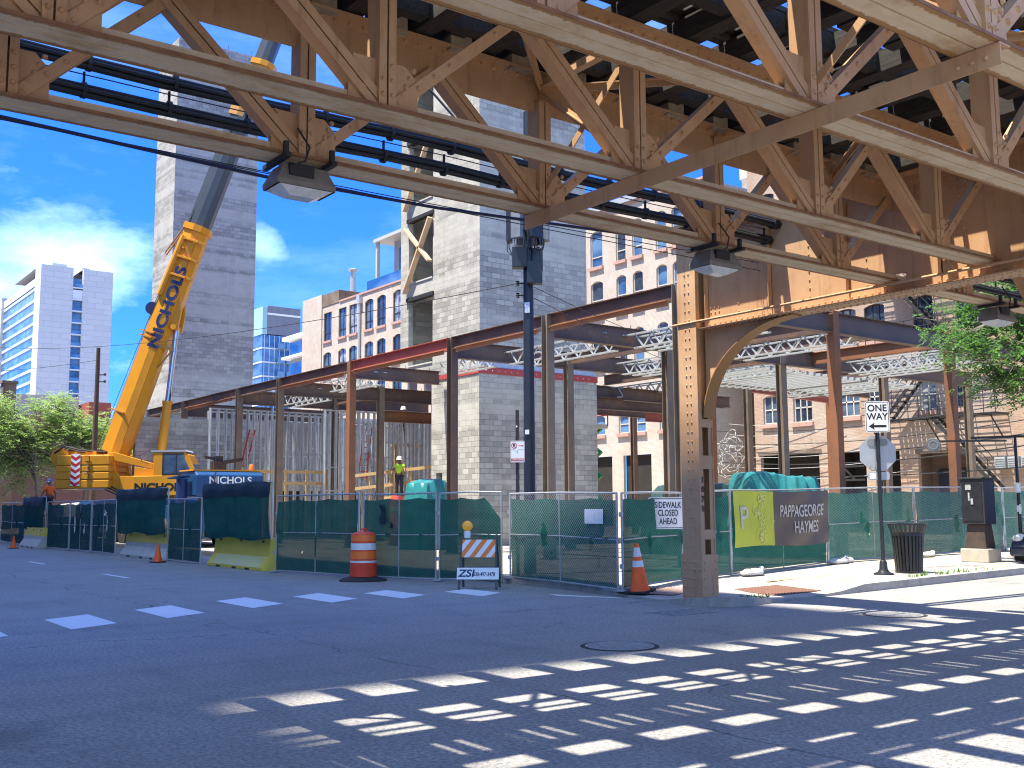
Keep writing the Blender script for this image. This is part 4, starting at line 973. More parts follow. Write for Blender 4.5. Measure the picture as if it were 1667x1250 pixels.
# tow zone sign on its black post
ps = V((13.5,18.02,.1)); t = thing('parking_sign_post', ps, 'slim black post with a white and red tow zone sign by the utility pole', 'sign post')
obj('post', MB().cbox(ps+V((0,0,1.78)), .06, .06, 3.56, .6), BLACK, t)
obj('bolt', MB().rivet(ps+V((-.04,-.03,3.2)), (-.7,-.7,0), .02).rivet(ps+V((-.04,-.03,2.7)), (-.7,-.7,0), .02), WHITE, t)
cd_ = V((-.59,-.80,0)).normalized(); ux = V((.80,-.59,0)).normalized()
fo = frame(ps+cd_*.05+V((0,0,2.67)), ux, (0,0,1)); pn = obj('sign_panel', plate(MB(), rounded(.30,.46,.03), fo, 0, .004), WHITE, t)
obj('border', ring_mb(.285,.445,.025,.006,fo,.0045), RED, pn)
n = 24; ra, rb = .062, .048
obj('prohibition_circle', MB().add([fo @ V((-.07+ra*math.cos(6.2832*i/n), .125+ra*math.sin(6.2832*i/n), .005)) for i in range(n)]+[fo @ V((-.07+rb*math.cos(6.2832*i/n), .125+rb*math.sin(6.2832*i/n), .005)) for i in range(n)], [(i,(i+1)%n,n+(i+1)%n,n+i) for i in range(n)]).bar(fo @ V((-.11,.165,.0055)), fo @ V((-.03,.085,.0055)), .001, .012, cd_), RED, pn)
obj('car_emblem', text_mb('P', .085, .0005, .004).xf(fo @ Matrix.Translation((-.07,.125,.0048))), INK, pn)
obj('arrow', plate(MB(), [(.02,.12),(.02,.13),(.09,.13),(.09,.145),(.13,.125),(.09,.105),(.09,.12)], fo, .0048, .0054), RED, pn)
obj('rule_line', plate(MB(), [(-.13,.035),(.13,.035),(.13,.04),(-.13,.04)], fo, .0045, .005), INK, pn)
obj('red_strip', plate(MB(), [(-.135,-.2),(.135,-.2),(.135,-.145),(-.135,-.145)], fo, .0047, .0053), RED, pn)
obj('lettering', text_mb('TOW-ZONE', .055, .0005, .001, .85).xf(fo @ Matrix.Translation((0,-.172,.0058))), WHITE, pn)

# litter bin
c = V((20.55,13.42,.153)); t = thing('litter_bin', c, 'black slatted metal litter bin with flared rim on the sunlit sidewalk', 'litter bin')
prof = lambda z: .275+.055*(z/.86)
sl = MB()
for k in range(26):
    a = 2*math.pi*k/26; d = V((math.cos(a),math.sin(a),0)); tn = V((-d.y,d.x,0))
    p, q = c+d*prof(0)+V((0,0,.03)), c+d*prof(.86)+V((0,0,.82)); sl.bar(p, q, .05, .008, d)
obj('slat', sl, BLACK, t)
obj('liner', MB().lathe(c, [(.001,.03),(.24,.03),(.29,.86),(.28,.86),(.23,.05)], 28, cap=False), M('dark_liner', (.02,.02,.02), rough=.8), t, smooth=True)
obj('hoop', MB().lathe(c, [(prof(0)+.012,.0),(prof(0)+.014,.05),(prof(0)-.01,.05),(prof(0)-.01,0)], 32), BLACK, t, smooth=True); obj('hoop', MB().lathe(c, [(prof(.82)+.0,.79),(prof(.82)+.016,.79),(prof(.84)+.016,.845),(prof(.82),.845)], 32, cap=False), BLACK, t, smooth=True)
rim = MB()
for k in range(26):
    a = 2*math.pi*k/26; d = V((math.cos(a),math.sin(a),0)); rim.bar(c+d*.335+V((0,0,.84)), c+d*.40+V((0,0,1.03)), .052, .008, d)
obj('flared_slat', rim, BLACK, t)
obj('rim', MB().lathe(c, [(.385,1.02),(.41,1.02),(.415,1.045),(.40,1.055),(.38,1.045)], 36, cap=False), BLACK, t, smooth=True)
# control cabinet on a pedestal
c = V((25.75,14.75,.153)); t = thing('control_cabinet', c, 'black street control cabinet with torn stickers on a concrete plinth', 'control cabinet')
rz = R(5)
obj('plinth', MB().cbox(c+V((0,0,.17)), .72, .72, .34, rz), M('plinth_concrete', (.44,.39,.31), (.36,.32,.26), 6, .9, bump=.004), t, bevel=.02)
pdm = Matrix.Translation(c) @ Matrix.Rotation(rz, 4, 'Z'); pd_ = MB()
for (a0, z0), (a1, z1) in (((.27,.34),(.22,.95)),):
    P = [(-a0,-a0,z0),(a0,-a0,z0),(a0,a0,z0),(-a0,a0,z0),(-a1,-a1,z1),(a1,-a1,z1),(a1,a1,z1),(-a1,a1,z1)]; pd_.add(P, [(3,2,1,0),(4,5,6,7),(0,1,5,4),(1,2,6,5),(2,3,7,6),(3,0,4,7)])
obj('pedestal', pd_.xf(pdm), M('rusty_black_iron', (.03,.026,.024), (.08,.045,.03), 5, .7), t, bevel=.02)
obj('cabinet', MB().cbox(c+V((0,0,1.52)), .62, .60, 1.14, rz), BLACKM, t, bevel=.015)
obj('hood', MB().cbox(c+V((0,0,2.11)), .68, .66, .05, rz), BLACKM, t, bevel=.012)
obj('door', MB().box(-.325,-.312,-.25,.25,1.03,2.0).xf(pdm), BLACK, t); obj('handle', MB().box(-.345,-.326,-.03,.03,1.45,1.6).xf(pdm), ALU, t)
obj('sticker', MB().box(-.329,-.3275,.02,.16,1.82,1.95).box(-.329,-.3275,.06,.10,1.55,1.75).xf(pdm), M('torn_sticker', (.55,.56,.55), rough=.6), t)
# slim pole with arm at the right
c = V((27.0,14.35,.153)); t = thing('street_pole', c, 'slim black pole with white tape and a long crossarm near the parked car', 'pole')
obj('pole', MB().tube([c, c+V((0,0,3.25))], [.05,.035], 12), BLACK, t, smooth=True)
obj('foot', MB().lathe(c, [(.17,0),(.16,.03),(.08,.1),(.065,.45),(.05,.5)], 16), BLACK, t, smooth=True)
e = V((.80,-.60,0)); obj('crossarm', MB().bar(c+V((0,0,3.18))-e*1.15, c+V((0,0,3.25))+e*1.6, .05, .06).bar(c+V((0,0,3.1))+e*.3, c+V((0,0,3.6))+e*.62, .03, .03).bar(c+V((0,0,3.2))+e*.7, c+V((0,0,3.6))+e*.9, .03, .03), BLACK, t)
obj('tape_wrap', MB().lathe(c, [(.048,1.75),(.075,1.76),(.07,2.0),(.045,2.01)], 10).lathe(c, [(.05,1.25),(.058,1.27),(.06,1.4),(.047,1.42)], 8), WHITE, t)
obj('loose_strip', MB().bar(c+V((-.03,-.05,1.45)), c+V((-.09,-.07,1.2)), .05, .004), WHITE, t)
c = V((24.75,15.3,3.12)); t = thing('round_sign', c, 'grey round disc hung from a crossarm in front of the brick wall', 'sign')
nn = V((-.85,-.52,0)); obj('disc', MB().lathe(c, [(.001,-.012),(.165,-.012),(.175,0),(.165,.012),(.001,.012)], 28, ax=tuple(nn)), M('grey_disc', (.09,.10,.11), (.13,.14,.15), 8, .5), t, smooth=True)
obj('raised_ring', MB().lathe(c+nn*.013, [(.12,0),(.12,.006),(.09,.006),(.09,0)], 28, ax=tuple(nn), cap=False), M('grey_ring', (.17,.18,.19), rough=.5), t); obj('hanger_arm', MB().bar(c+V((.06,0,.10)), c+V((1.9,-.9,.12)), .04, .04), BLACK, t)
# sandbags
def sandbag(x, y, a, L_, label):
    rn = random.Random(int(x*10)); t = thing('sandbag', (x,y,.155), label, 'sandbag', 'sandbags along the fence foot'); m_ = Matrix.Translation((x,y,.155)) @ Matrix.Rotation(a, 4, 'Z')
    mb = MB(); nu, nv = 16, 12
    vs = []
    for i in range(nu+1):
        s = i/nu; wv = (math.sin(math.pi*min(.985,max(.015,s))))**.45
        for k in range(nv):
            an = 2*math.pi*k/nv; yy = .19*wv*math.cos(an); zz = .075*wv*math.sin(an)+.07+.012*math.sin(s*17+k)
            vs.append(m_ @ V(((s-.5)*L_, yy+.02*math.sin(s*9), max(0.0, zz))))
    mb.add(vs, [(i*nv+k, i*nv+(k+1)%nv, (i+1)*nv+(k+1)%nv, (i+1)*nv+k) for i in range(nu) for k in range(nv)]+[tuple(range(nv-1,-1,-1)), tuple(nu*nv+k for k in range(nv))])
    obj('sack', mb, CLOTH_W, t, smooth=True, ang=80)
    obj('tied_neck', MB().lathe(m_ @ V((L_*.5,0,.06)), [(.02,-.02),(.05,.06),(.07,.12),(.02,.13)], 8, ax=tuple(m_.to_3x3() @ V((1,.3,.5)))), CLOTH_W, t, smooth=True)
sandbag(17.3,14.95,R(20),.95,'white sandbag at the fence foot between the tan column and the banner')
sandbag(22.35,16.55,R(15),.95,'white sandbag under the charcoal end of the banner')
sandbag(22.9,16.75,R(30),.6,'small crumpled white sandbag lying beside the sandbag under the banner')
sandbag(27.0,17.05,R(12),.85,'white sandbag on the sidewalk behind the litter bin')
sandbag(32.2,17.4,R(12),.9,'white sandbag against the fence behind the black control cabinet')
# ------------------------------------------------------------------ steel frame of the new building
FRM = thing('steel_frame', (18.4,18,0), 'rusty steel building frame of columns and beams on the construction site', 'steel frame')
ZS = 7.0
def wcol(x, y, m, z1=ZS, wdt=.26):
    c = MB(); h = wdt/2; tw = .016
    c.box(x-h, x+h, y-h, y-h+tw, .1, z1).box(x-h, x+h, y+h-tw, y+h, .1, z1).box(x-.006, x+.006, y-h+tw+.0005, y+h-tw-.0005, .1, z1)
    c.box(x-h+.0, x-h+tw, y-h+tw+.001, y+h-tw-.001, .1, z1) if m is STEEL_O else None
    o = obj('column', c, m, FRM); p = MB().box(x-.22, x+.22, y-.22, y+.22, .16, .19); obj('base_plate', p, STEEL, o); return o
def ibeam(p, q, d, bf, m, nm='beam', tf=.018):
    p, q = V(p), V(q); b = MB(); b.bar(p-V((0,0,d/2)), q-V((0,0,d/2)), .014, d-2*tf-.001).bar(p-V((0,0,tf/2)), q-V((0,0,tf/2)), bf, tf).bar(p-V((0,0,d-tf/2)), q-V((0,0,d-tf/2)), bf, tf)
    return obj(nm, b, m, FRM)
FX = 18.4
fy = [17.95, 23.1, 28.0, 34.8, 41.1, 45.5, 52.6, 58.4]
fm = [STEEL_G, STEEL_G, STEEL, STEEL_O, STEEL_G, STEEL_G, STEEL_G, GALV]
for y, m in zip(fy, fm): wcol(FX, y, m)
for i, (a, b) in enumerate(zip(fy, fy[1:])): ibeam((FX,a+.14,ZS),(FX,b-.14,ZS),.40,.22,[STEEL,STEEL,PRIMER,STEEL,STEEL,STEEL,STEEL][i])
LEDG = M('orange_rust_flange', (.45,.2,.09), (.36,.15,.07), 2, .7)
for a, b in ((18.2,22.8),(23.4,27.6),(28.3,34.4),(35.2,40.6),(46,52)): obj('ledger_angle', MB().box(FX-.125, FX-.115, a, b, ZS-.52, ZS-.3845).box(FX-.205, FX-.1155, a, b, ZS-.395, ZS-.3845), LEDG, FRM)
for x, y, m in [(24.6,18.1,STEEL_O),(30.4,18.1,STEEL_O),(36.2,18.1,STEEL_G),(23.2,28.0,STEEL_G),(23.1,23.1,STEEL_G),(28.6,23.2,STEEL_G),(34.6,23.3,STEEL_G),(40.5,23.4,STEEL_G),
                (23.2,41.1,STEEL_G),(23.2,45.5,STEEL_G),(28.0,41.1,STEEL_O),(38.5,35.5,STEEL_O),(38.5,41.1,STEEL),(41.0,30.5,STEEL_O),(33.8,29.2,STEEL_G)]: wcol(x, y, m, ZS if y < 19 else ZS-.04)
ZC = ZS-.10
for y, x1, d in [(23.1,40.5,.56),(28.0,31.5,.56),(34.8,22.4,.52),(41.1,28,.6),(45.5,30,.62),(52.6,27,.66),(58.4,26,.6)]:
    xs = [FX+.14] + [v for v in (23.2,28.6,34.6) if v < x1-1] + [x1]
    for a, b in zip(xs, xs[1:]): ibeam((a,y,ZC),(b-.15,y,ZC),d,.24,STEEL)
ibeam((18.55,18.1,ZS-.05),(24.45,18.1,ZS-.05),.58,.24,STEEL); ibeam((24.75,18.1,ZS-.05),(30.25,18.1,ZS-.05),.58,.24,STEEL); ibeam((30.55,18.1,ZS-.05),(36.0,18.1,ZS-.05),.58,.24,STEEL)
for x, a, b, m in [(23.15,23.3,27.8,STEEL),(23.2,41.3,45.3,STEEL),(28.6,23.4,28,STEEL),(24.7,18.3,23,STEEL),(30.2,18.3,23.1,STEEL_O),(28.4,28.2,32,STEEL),(34.6,23.5,29,STEEL),(38.5,35.7,41,STEEL),(26.9,18.3,22.9,STEEL)]: ibeam((x,a,ZS-.12),(x,b,ZS-.12),.40,.2,m)
for p, q, m in [((29.3,29.2,ZC-.1),(38.3,35.4,ZC-.1),STEEL),((28.5,31,ZC-.6),(34.6,31.2,ZC-.6),STEEL),((28.2,33.9,ZC-.15),(38.3,34.2,ZC-.15),STEEL),((28.7,28,ZC-.05),(40.8,28.2,ZC-.05),STEEL),((29,37,ZC-.5),(38,38,ZC-.5),STEEL),((28.5,33.2,ZC-.75),(36,33.2,ZC-.75),STEEL),((33.9,29.2,ZC-.1),(41,30.4,ZC-.1),PRIMER),((23.3,41.1,ZC-1.0),(27.8,41.1,ZC-1.0),STEEL_O),((34,35.5,ZC-.9),(38.4,35.5,ZC-.9),PRIMER)]: ibeam(p,q,.5,.22,m)
# shear studs on the crossbeams
ss = MB(); rn = random.Random(2)
for y, x0, x1 in [(23.1,19,40),(28,19,31),(34.8,19,22),(41.1,19,27.5)]:
    x = x0
    while x < x1: ss.tube([(x,y+rn.uniform(-.05,.05),ZC),(x,y,ZC+.12)], .014, 5); x += rn.choice((.3,.3,.3,1.1))
obj('shear_stud', ss, M('copper_stud', (.35,.16,.09), rough=.5), FRM)
def joist(x, y0, y1, z, dp=.42, n=None, rx=0.0):
    """open-web galvanised joist along Y"""
    j = MB()
    for s in (-1, 1):
        j.bar((x+s*.045,y0-.35,z),(x+s*.045,y1+.35,z),.06,.035).bar((x+s*.045,y0,z-dp),(x+s*.045,y1,z-dp),.06,.04)
    n = n or max(3, int((y1-y0)/.62)); st = (y1-y0)/n
    for k in range(n):
        a, b, c = y0+st*k, y0+st*(k+.5), y0+st*(k+1)
        j.bar((x,a,z-.02),(x,b,z-dp),.028,.045).bar((x,b,z-dp),(x,c,z-.02),.028,.045)
    obj('bar_joist', j, GALV, FRM)
for x, y0, y1 in [(20.5,23.4,27.7),(21.3,23.4,27.7),(20.0,28.4,31.2),(20.4,28.4,31.2),(19.4,35.1,38.4),(19.8,35.1,38.4),(20.2,41.4,44.6),(20.9,41.4,45.2),(21.4,18.5,22.7),(21.9,18.5,22.7),(22.4,18.5,22.7),(25.6,18.5,22.7),(26.2,18.5,22.7),(32.0,18.6,22.9),(32.6,18.6,22.9),(33.2,18.6,22.9),(33.8,18.6,22.9),
                  (25.4,23.6,27.6),(25.9,23.6,27.6),(26.4,23.6,27.6),(30.5,29.5,33.5),(31.0,29.5,33.5),(36.1,23.7,29.6),(36.6,23.7,29.6),(37.3,23.7,29.6),(29.8,23.6,27.8),(30.3,23.6,27.8)]: joist(x, y0, y1, ZS-.32)
dk = MB(); x = 29.0
while x < 38.5: dk.box(x, x+.13, 24.0+.04*(x-29), 28.6, ZS-.70, ZS-.58); x += .42
obj('metal_deck', dk, GALV, FRM)

# ------------------------------------------------------------------ block shafts
T1 = thing('block_shaft', (21.4,59,0), 'tall blank grey concrete block shaft behind the crane', 'block tower')
obj('wall', MB().box(19.05,23.9,57.2,60.5,.1,28.2), CMU_D, T1)
cap = MB(); rn = random.Random(5)
for x in (19.2,20.6,22.0,23.4): cap.tube([(x,57.35,28.2),(x,57.35,28.55)], .015, 5)
obj('rebar', cap, STEEL, T1)
T2 = thing('block_shaft', (25,35,0), 'concrete block shaft with open doorways and timber braces beside the utility pole', 'block tower')
zt = 24.0
w2 = MB(); hz = [(35.85,37.75,z0,z1) for z0, z1 in ((7.4,10.2),(10.9,13.6),(14.3,17.0),(17.7,20.4),(21.1,23.4))]
wall_holes(w2, 'x', 22.6, 32.5, 38.4, 6.9, zt, hz, .22, -1)
w2.quad((22.6,32.5,6.9),(27.95,32.5,6.9),(27.95,32.5,zt),(22.6,32.5,zt)); w2.quad((27.95,32.5,6.9),(27.95,38.4,6.9),(27.95,38.4,zt),(27.95,32.5,zt)); w2.quad((22.6,38.4,6.9),(22.6,38.4,zt),(27.95,38.4,zt),(27.95,38.4,6.9)); w2.quad((22.6,32.5,zt),(27.95,32.5,zt),(27.95,38.4,zt),(22.6,38.4,zt))
w2.quad((22.6,35.7,7),(27.9,35.7,7),(27.9,35.7,zt),(22.6,35.7,zt)); w2.quad((25.2,35.7,7),(25.2,38.2,7),(25.2,38.2,zt),(25.2,35.7,zt))
for z0, z1 in ((10.2,10.9),(13.6,14.3),(17.0,17.7),(20.4,21.1)): w2.box(22.65,25.1,35.8,37.8,z0+.2,z1-.2)
sh = obj('wall', w2, CMU, T2)
for h in hz:
    obj('lintel', MB().box(22.53,22.8,35.75,37.85,h[3]-.02,h[3]+.13), BLACKM, T2); obj('floor_slab', MB().box(22.56,24.6,35.86,37.74,h[2]+.0,h[2]+.06), CONC, T2)
for (ya, za), (yb, zb) in [((37.9,10.55),(35.85,13.4)),((37.8,13.3),(35.9,11.6)),((37.9,14.1),(35.9,16.9)),((37.9,17.6),(36,20.2))]: obj('timber_brace', MB().bar((22.46,ya,za),(22.46,yb,zb),.09,.22,(1,0,0)), WOODP, T2)
p2 = MB(); wall_holes(p2, 'x', 22.5, 32.42, 35.75, .1, 6.62, [(34.95,35.4,.1,2.95)], .3, -1)
p2.quad((22.5,32.42,.1),(28.35,32.42,.1),(28.35,32.42,6.62),(22.5,32.42,6.62)); p2.quad((28.35,32.42,.1),(28.35,38.5,.1),(28.35,38.5,6.62),(28.35,32.42,6.62)); p2.quad((22.5,35.75,.1),(22.5,35.75,6.62),(28.35,35.75,6.62),(28.35,35.75,.1)); p2.quad((22.5,32.42,6.62),(28.35,32.42,6.62),(28.35,35.75,6.62),(22.5,35.75,6.62))
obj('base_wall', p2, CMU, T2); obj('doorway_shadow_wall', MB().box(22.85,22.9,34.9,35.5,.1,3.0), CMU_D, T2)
rdb = MB().box(22.47,28.38,32.385,32.418,6.62,6.86).box(22.465,22.497,32.385,35.75,6.62,6.86); obj('red_ledger', rdb, M('red_ledger_paint', (.42,.06,.05), (.36,.055,.05), 3, .55), T2)
rv = MB(); x = 22.8
while x < 28.2: rv.rivet((x,32.385,6.74), (0,-1,0), .03); x += .3
obj('ledger_bolt', rv, ALU, T2); obj('track', MB().box(22.5,28.3,32.43,32.6,6.88,7.15), GALV, T2)
single('block_wall', MB().box(15.2,21.6,50.0,50.3,.1,5.9), CMU, 'long one storey concrete block wall beneath the tall shaft, behind the crane cab', 'block wall', (18,50.1,0))

# steel stud walls inside the frame
def stud_wall(p, q, z0, z1, n, label, rails=(), braces=0, seed=0):
    rn = random.Random(seed); P, Q = V((p[0],p[1],0)), V((q[0],q[1],0)); t = thing('stud_wall', (P.x,P.y,z0), label, 'stud wall', 'metal stud walls on the site')
    d = (Q-P).normalized(); ang = math.atan2(d.y,d.x)
    for k in range(n):
        c = P.lerp(Q, (k+rn.uniform(-.12,.12))/(n-1)); h = z1-z0-(rn.choice((0,0,0,.4)) if k % 3 == 0 else 0)
        m_ = MB().cbox((c.x,c.y,z0+h/2), .05, .14, h, ang).cbox((c.x,c.y,z0+h/2), .14, .02, h, ang)
        obj('stud', m_, STUD if rn.random() < .75 else GALV, t)
    tr = MB()
    for z in (z0+.02, z1-.03): tr.bar(P+V((0,0,z)), Q+V((0,0,z)), .16, .06)
    for z in rails: tr.bar(P+V((0,0,z)), Q+V((0,0,z)), .03, .05)
    obj('track', tr, GALV, t)
    for k in range(braces):
        a = P.lerp(Q, rn.random()); b = P.lerp(Q, rn.random()*.3+.35*k/max(1,braces)); obj('diagonal_brace', MB().bar(a+V((-.15,-.1,z0+rn.uniform(0,1))), a.lerp(b,.3)+V((-.15,-.1,z0+rn.uniform(2,z1-z0))), .04, .06), GALV, t)
stud_wall((17.9,47.6),(24.6,47.6),.2,6.25,20,'row of metal studs starting at the grey block wall behind the crane hood',(2.6,4.2),7,1)
stud_wall((22.4,45.0),(28.6,45.0),.2,6.2,22,'row of metal studs with straps just behind the bright orange column',(2.4,3.5),6,2)
stud_wall((24.4,42.8),(30.0,42.8),.2,6.1,26,'row of metal studs next to the block shaft, carrying many horizontal straps',(2.5,3.2,3.9,4.6,5.3),3,3)
stud_wall((19.0,50.8),(29.5,50.8),.2,6.4,26,'long back row of metal studs in front of the concrete floor edge',(3,4.5),6,4)
stud_wall((20.5,53.5),(33.5,53.5),2.8,6.5,28,'upper row of metal studs standing on the concrete floor edge at the back',(4.4,),5,5)
single('sheathing_wall', MB().box(20.5,44,57.0,57.2,.1,6.6), M('grey_sheathing', (.34,.35,.36), (.26,.27,.28), 1.2, .8), 'grey sheathed wall closing the back of the site behind the studs', 'wall', (32,57.1,.1))
rd = MB(); x = 18.5
while x < 33: rd.box(x, x+.2, 54.6, 56.8, 6.62, 6.68).box(x+.2, x+.34, 54.6, 56.8, 6.68, 6.685); x += .34
obj('roof_deck', rd, GALV, FRM)
slab = single('floor_slab', MB().box(19.0,33,51.2,57,2.5,2.8), CONC, 'concrete floor edge above dark doorways behind the metal studs', 'floor slab', (26,54,2.5))
def guardrail(p, q, zs, n, label):
    P, Q = V(p), V(q); t = thing('timber_guardrail', (P.x,P.y,.2), label, 'guardrail', 'timber guardrails on the site')
    for z in zs: obj('rail', MB().bar(P+V((0,0,z)), Q+V((0,0,z)), .045, .14), WOODN, t)
    for k in range(n): c = P.lerp(Q, k/(n-1)); obj('post', MB().bar((c.x+.04,c.y+.06,.2), (c.x+.04,c.y+.06,c.z+zs[0]+.12), .09, .045), WOODN, t)
guardrail((17.75,45.9,0),(23.0,45.9,0),(3.28,2.75),6,'level new timber guardrail just behind the blue crane hood')
guardrail((23.2,43.9,3.05),(26.9,39.2,3.62),(0,-.6),7,'longer new timber guardrail sloping up towards the block shaft')
for k in range(9): obj('doorway', MB().box(20.0+k*1.35,20.8+k*1.35,51.3,51.35,.2,2.45), DARKROOM, slab)  # dark sheets stand in for the unlit doorways

# ------------------------------------------------------------------ brick buildings beyond the site
def window(mbs, parent, x, y0, y1, z0, z1, arch, fm, panes=2, rail=.35, sill=True, gl=None, rec=.16):
    """window in a wall facing -X at x; recessed frame, glass and sill"""
    f = MB(); xr = x+rec; w_ = .07
    f.box(xr-.05, xr+.02, y0, y0+w_, z0, z1).box(xr-.05, xr+.02, y1-w_, y1, z0, z1).box(xr-.05, xr+.02, y0+w_, y1-w_, z1-w_, z1).box(xr-.05, xr+.02, y0+w_, y1-w_, z0, z0+w_)
    if rail: zr = z0+(z1-z0)*rail; f.box(xr-.045, xr+.015, y0+w_, y1-w_, zr-.035, zr+.035)
    for k in range(1, panes): yy = y0+(y1-y0)*k/panes; f.box(xr-.045, xr+.015, yy-.03, yy+.03, z0+w_, z1-w_)
    fo = obj('window', f, fm, parent)
    obj('pane', MB().quad((xr,y0,z0),(xr,y1,z0),(xr,y1,z1),(xr,y0,z1)), gl or random.choice((GLASS,GLASS,GLASS_P,GLASS_K,GLASS_K)), fo)
    if sill: obj('sill', MB().box(x-.14, x+.02, y0-.10, y1+.10, z0-.22, z0-.005), STONE_SILL, fo)
def arches(mb, x, y0, y1, z1, rise, depth=.15):
    n = 10; yc = (y0+y1)/2; hw = (y1-y0)/2; rad = (hw*hw+rise*rise)/(2*rise); zc = z1-rad
    pts = [(y0+(y1-y0)*i/n, zc+math.sqrt(max(0, rad*rad-(y0+(y1-y0)*i/n-yc)**2))) for i in range(n+1)]
    for (a, za), (b, zb) in zip(pts, pts[1:]): mb.quad((x,a,za),(x,b,zb),(x,b,z1),(x,a,z1)); mb.quad((x,a,za),(x+depth,a,za),(x+depth,b,zb),(x,b,zb))
CB = thing('brick_building', (50,70,0), 'cream painted brick loft building with arched windows behind the block shafts', 'building')
XB = 47.0; zroof = 21.55
wy = [(93.2,94.9),(90.1,91.7),(87.9,89.5),(84.8,86.4),(82.5,84.1),(79.6,81.2)]
wy2 = [(77.0,78.6),(74.3,75.9),(71.6,73.2),(68.9,70.5),(66.2,67.8),(63.5,65.1),(60.8,62.4),(58.1,59.7),(55.6,57.0)]
wr_ = [(52.95,54.2),(50.65,51.6),(49.05,50.0),(46.85,47.8),(45.4,46.35)]
holes = []; wins = []
for ys in (wy, wy2, wr_):
    for i, (a, b) in enumerate(ys):
        for fl, (z0, z1) in enumerate(((17.9,20.4),(14.5,16.9),(10.9,13.2),(7.4,9.5))):
            if ys is wy and fl == 0: z0, z1 = 18.05, 20.9
            if ys is wr_ and fl == 3: z0, z1 = 6.35, 7.7
            ar = not (ys is wy and fl == 0 and i < 3)
            holes.append((a,b,z0,z1)); wins.append((a,b,z0,z1,ar,ys))
for a, b in ((52.3,54.4),(48.6,51.2)): holes.append((a,b,.3,4.9))
wm_ = MB(); wall_holes(wm_, 'x', XB, 43.4, 92.4+2.8, 0, zroof, holes, .2, -1)
for a, b, z0, z1, ar, ys in wins:
    if ar: arches(wm_, XB, a, b, z1, .22)
wm_.quad((XB,43.4,0),(70,43.4,0),(70,43.4,zroof),(XB,43.4,zroof)); wm_.quad((XB,95.2,0),(XB,95.2,zroof),(70,95.2,zroof),(70,95.2,0)); wm_.quad((XB,43.4,zroof),(70,43.4,zroof),(70,95.2,zroof),(XB,95.2,zroof))
obj('wall', wm_, BRICK_C, CB)
pier = MB().box(46.9, 52, 95.25, 99.6, 0, 22.9); obj('corner_pier', pier, BRICK_C, CB); obj('pier_return', MB().box(52.01,58,91.2,95.2,21.6,22.85).box(46.95,52.0,91.6,95.2,21.57,22.8), BRICK_K, CB)
obj('coping', MB().box(46.88,47.4,43.4,79.0,zroof,zroof+.14).box(46.9,47.4,79.0,91.5,zroof,zroof+.16), STONE_SILL, CB)
obj('metal_flashing', MB().box(46.8,47.6,49.0,55.5,zroof+.145,zroof+.55), ALU, CB)
obj('flue', MB().tube([(49,92.6,22.8),(49,92.6,25.0)], .28, 10).lathe((49,92.6,25.0), [(.28,0),(.5,.15),(.5,.25),(.1,.4)], 12), GALV, CB, smooth=True)
obj('downpipe', MB().tube([(46.85,87.2,6),(46.85,87.2,20.9)], .13, 8).box(46.65,47.0,86.9,87.5,20.7,21.5), ALU, CB)
obj('downpipe', MB().tube([(46.85,44.8,6),(46.85,44.8,20.9)], .10, 8), ALU, CB)
for a, b, z0, z1, ar, ys in wins:
    if ys is wy2 and z0 < 14: continue
    window(None, CB, XB, a, b, z0, z1, ar, WFRAME if ys is not wr_ else WFRAME_L, panes=2 if ys is not wr_ else 1, rail=.28 if z0 > 17 else .45, gl=None if ys is not wr_ else random.choice((GLASSB,GLASSB,GLASS_K)))
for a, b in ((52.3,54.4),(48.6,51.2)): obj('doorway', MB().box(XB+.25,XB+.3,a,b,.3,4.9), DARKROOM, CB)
PH = thing('rooftop_penthouse', (52,85,zroof), 'grey rooftop penthouse with glass balcony on the cream brick building', 'penthouse')
obj('wall', MB().box(49.0,58,72,84.5,zroof,26.8), M('penthouse_grey', (.42,.42,.43), (.36,.36,.37), 3, .7), PH)
obj('canopy', MB().box(47.6,58,72,86,26.4,26.7).box(47.8,48.1,85.6,85.9,zroof,26.4), M('canopy_grey', (.40,.41,.42), rough=.6), PH); obj('glass_rail', MB().box(47.5,47.55,72,87,zroof+.3,zroof+1.3), GLASSB, PH); obj('window', MB().box(48.95,48.99,79.5,83.5,zroof+.6,25.6), GLASS, PH)
BB = thing('brick_building', (50,32,0), 'orange brick warehouse with a black fire escape and dark garage openings', 'building')
bw = [(38.35,39.45,6.15,7.75,1),(36.1,37.35,6.1,7.75,2),(33.1,34.4,6.2,7.75,2),(31.6,32.6,6.3,7.95,2),(28.75,29.65,6.2,7.75,1),(27.0,27.8,6.2,7.6,1)]
for z0, z1 in ((10.0,11.9),(13.9,15.8),(17.6,19.4)): bw += [(a,b,z0,z1,2) for a, b in ((38.2,39.4),(36.1,37.3),(33.1,34.4),(31.4,32.6),(28.7,29.8),(26.4,27.5),(23.4,24.5))]
op = [(35.75,39.75,.2,4.4),(32.85,34.4,.2,4.38),(30.9,32.3,.2,4.3),(26.9,29.9,.2,4.1)]
wm_ = MB(); wall_holes(wm_, 'x', XB-.02, 12, 40.1, 0, 21.6, [h[:4] for h in bw]+op, .25, -1)
wm_.quad((XB-.02,12,0),(XB-.02,12,21.6),(70,12,21.6),(70,12,0)); wm_.quad((XB-.02,40.1,0),(70,40.1,0),(70,40.1,21.6),(XB-.02,40.1,21.6)); wm_.quad((XB-.02,12,21.6),(70,12,21.6),(70,40.1,21.6),(XB-.02,40.1,21.6))
for a, b, z0, z1, n in bw: arches(wm_, XB-.02, a, b, z1, .14)
obj('wall', wm_, BRICK, BB)
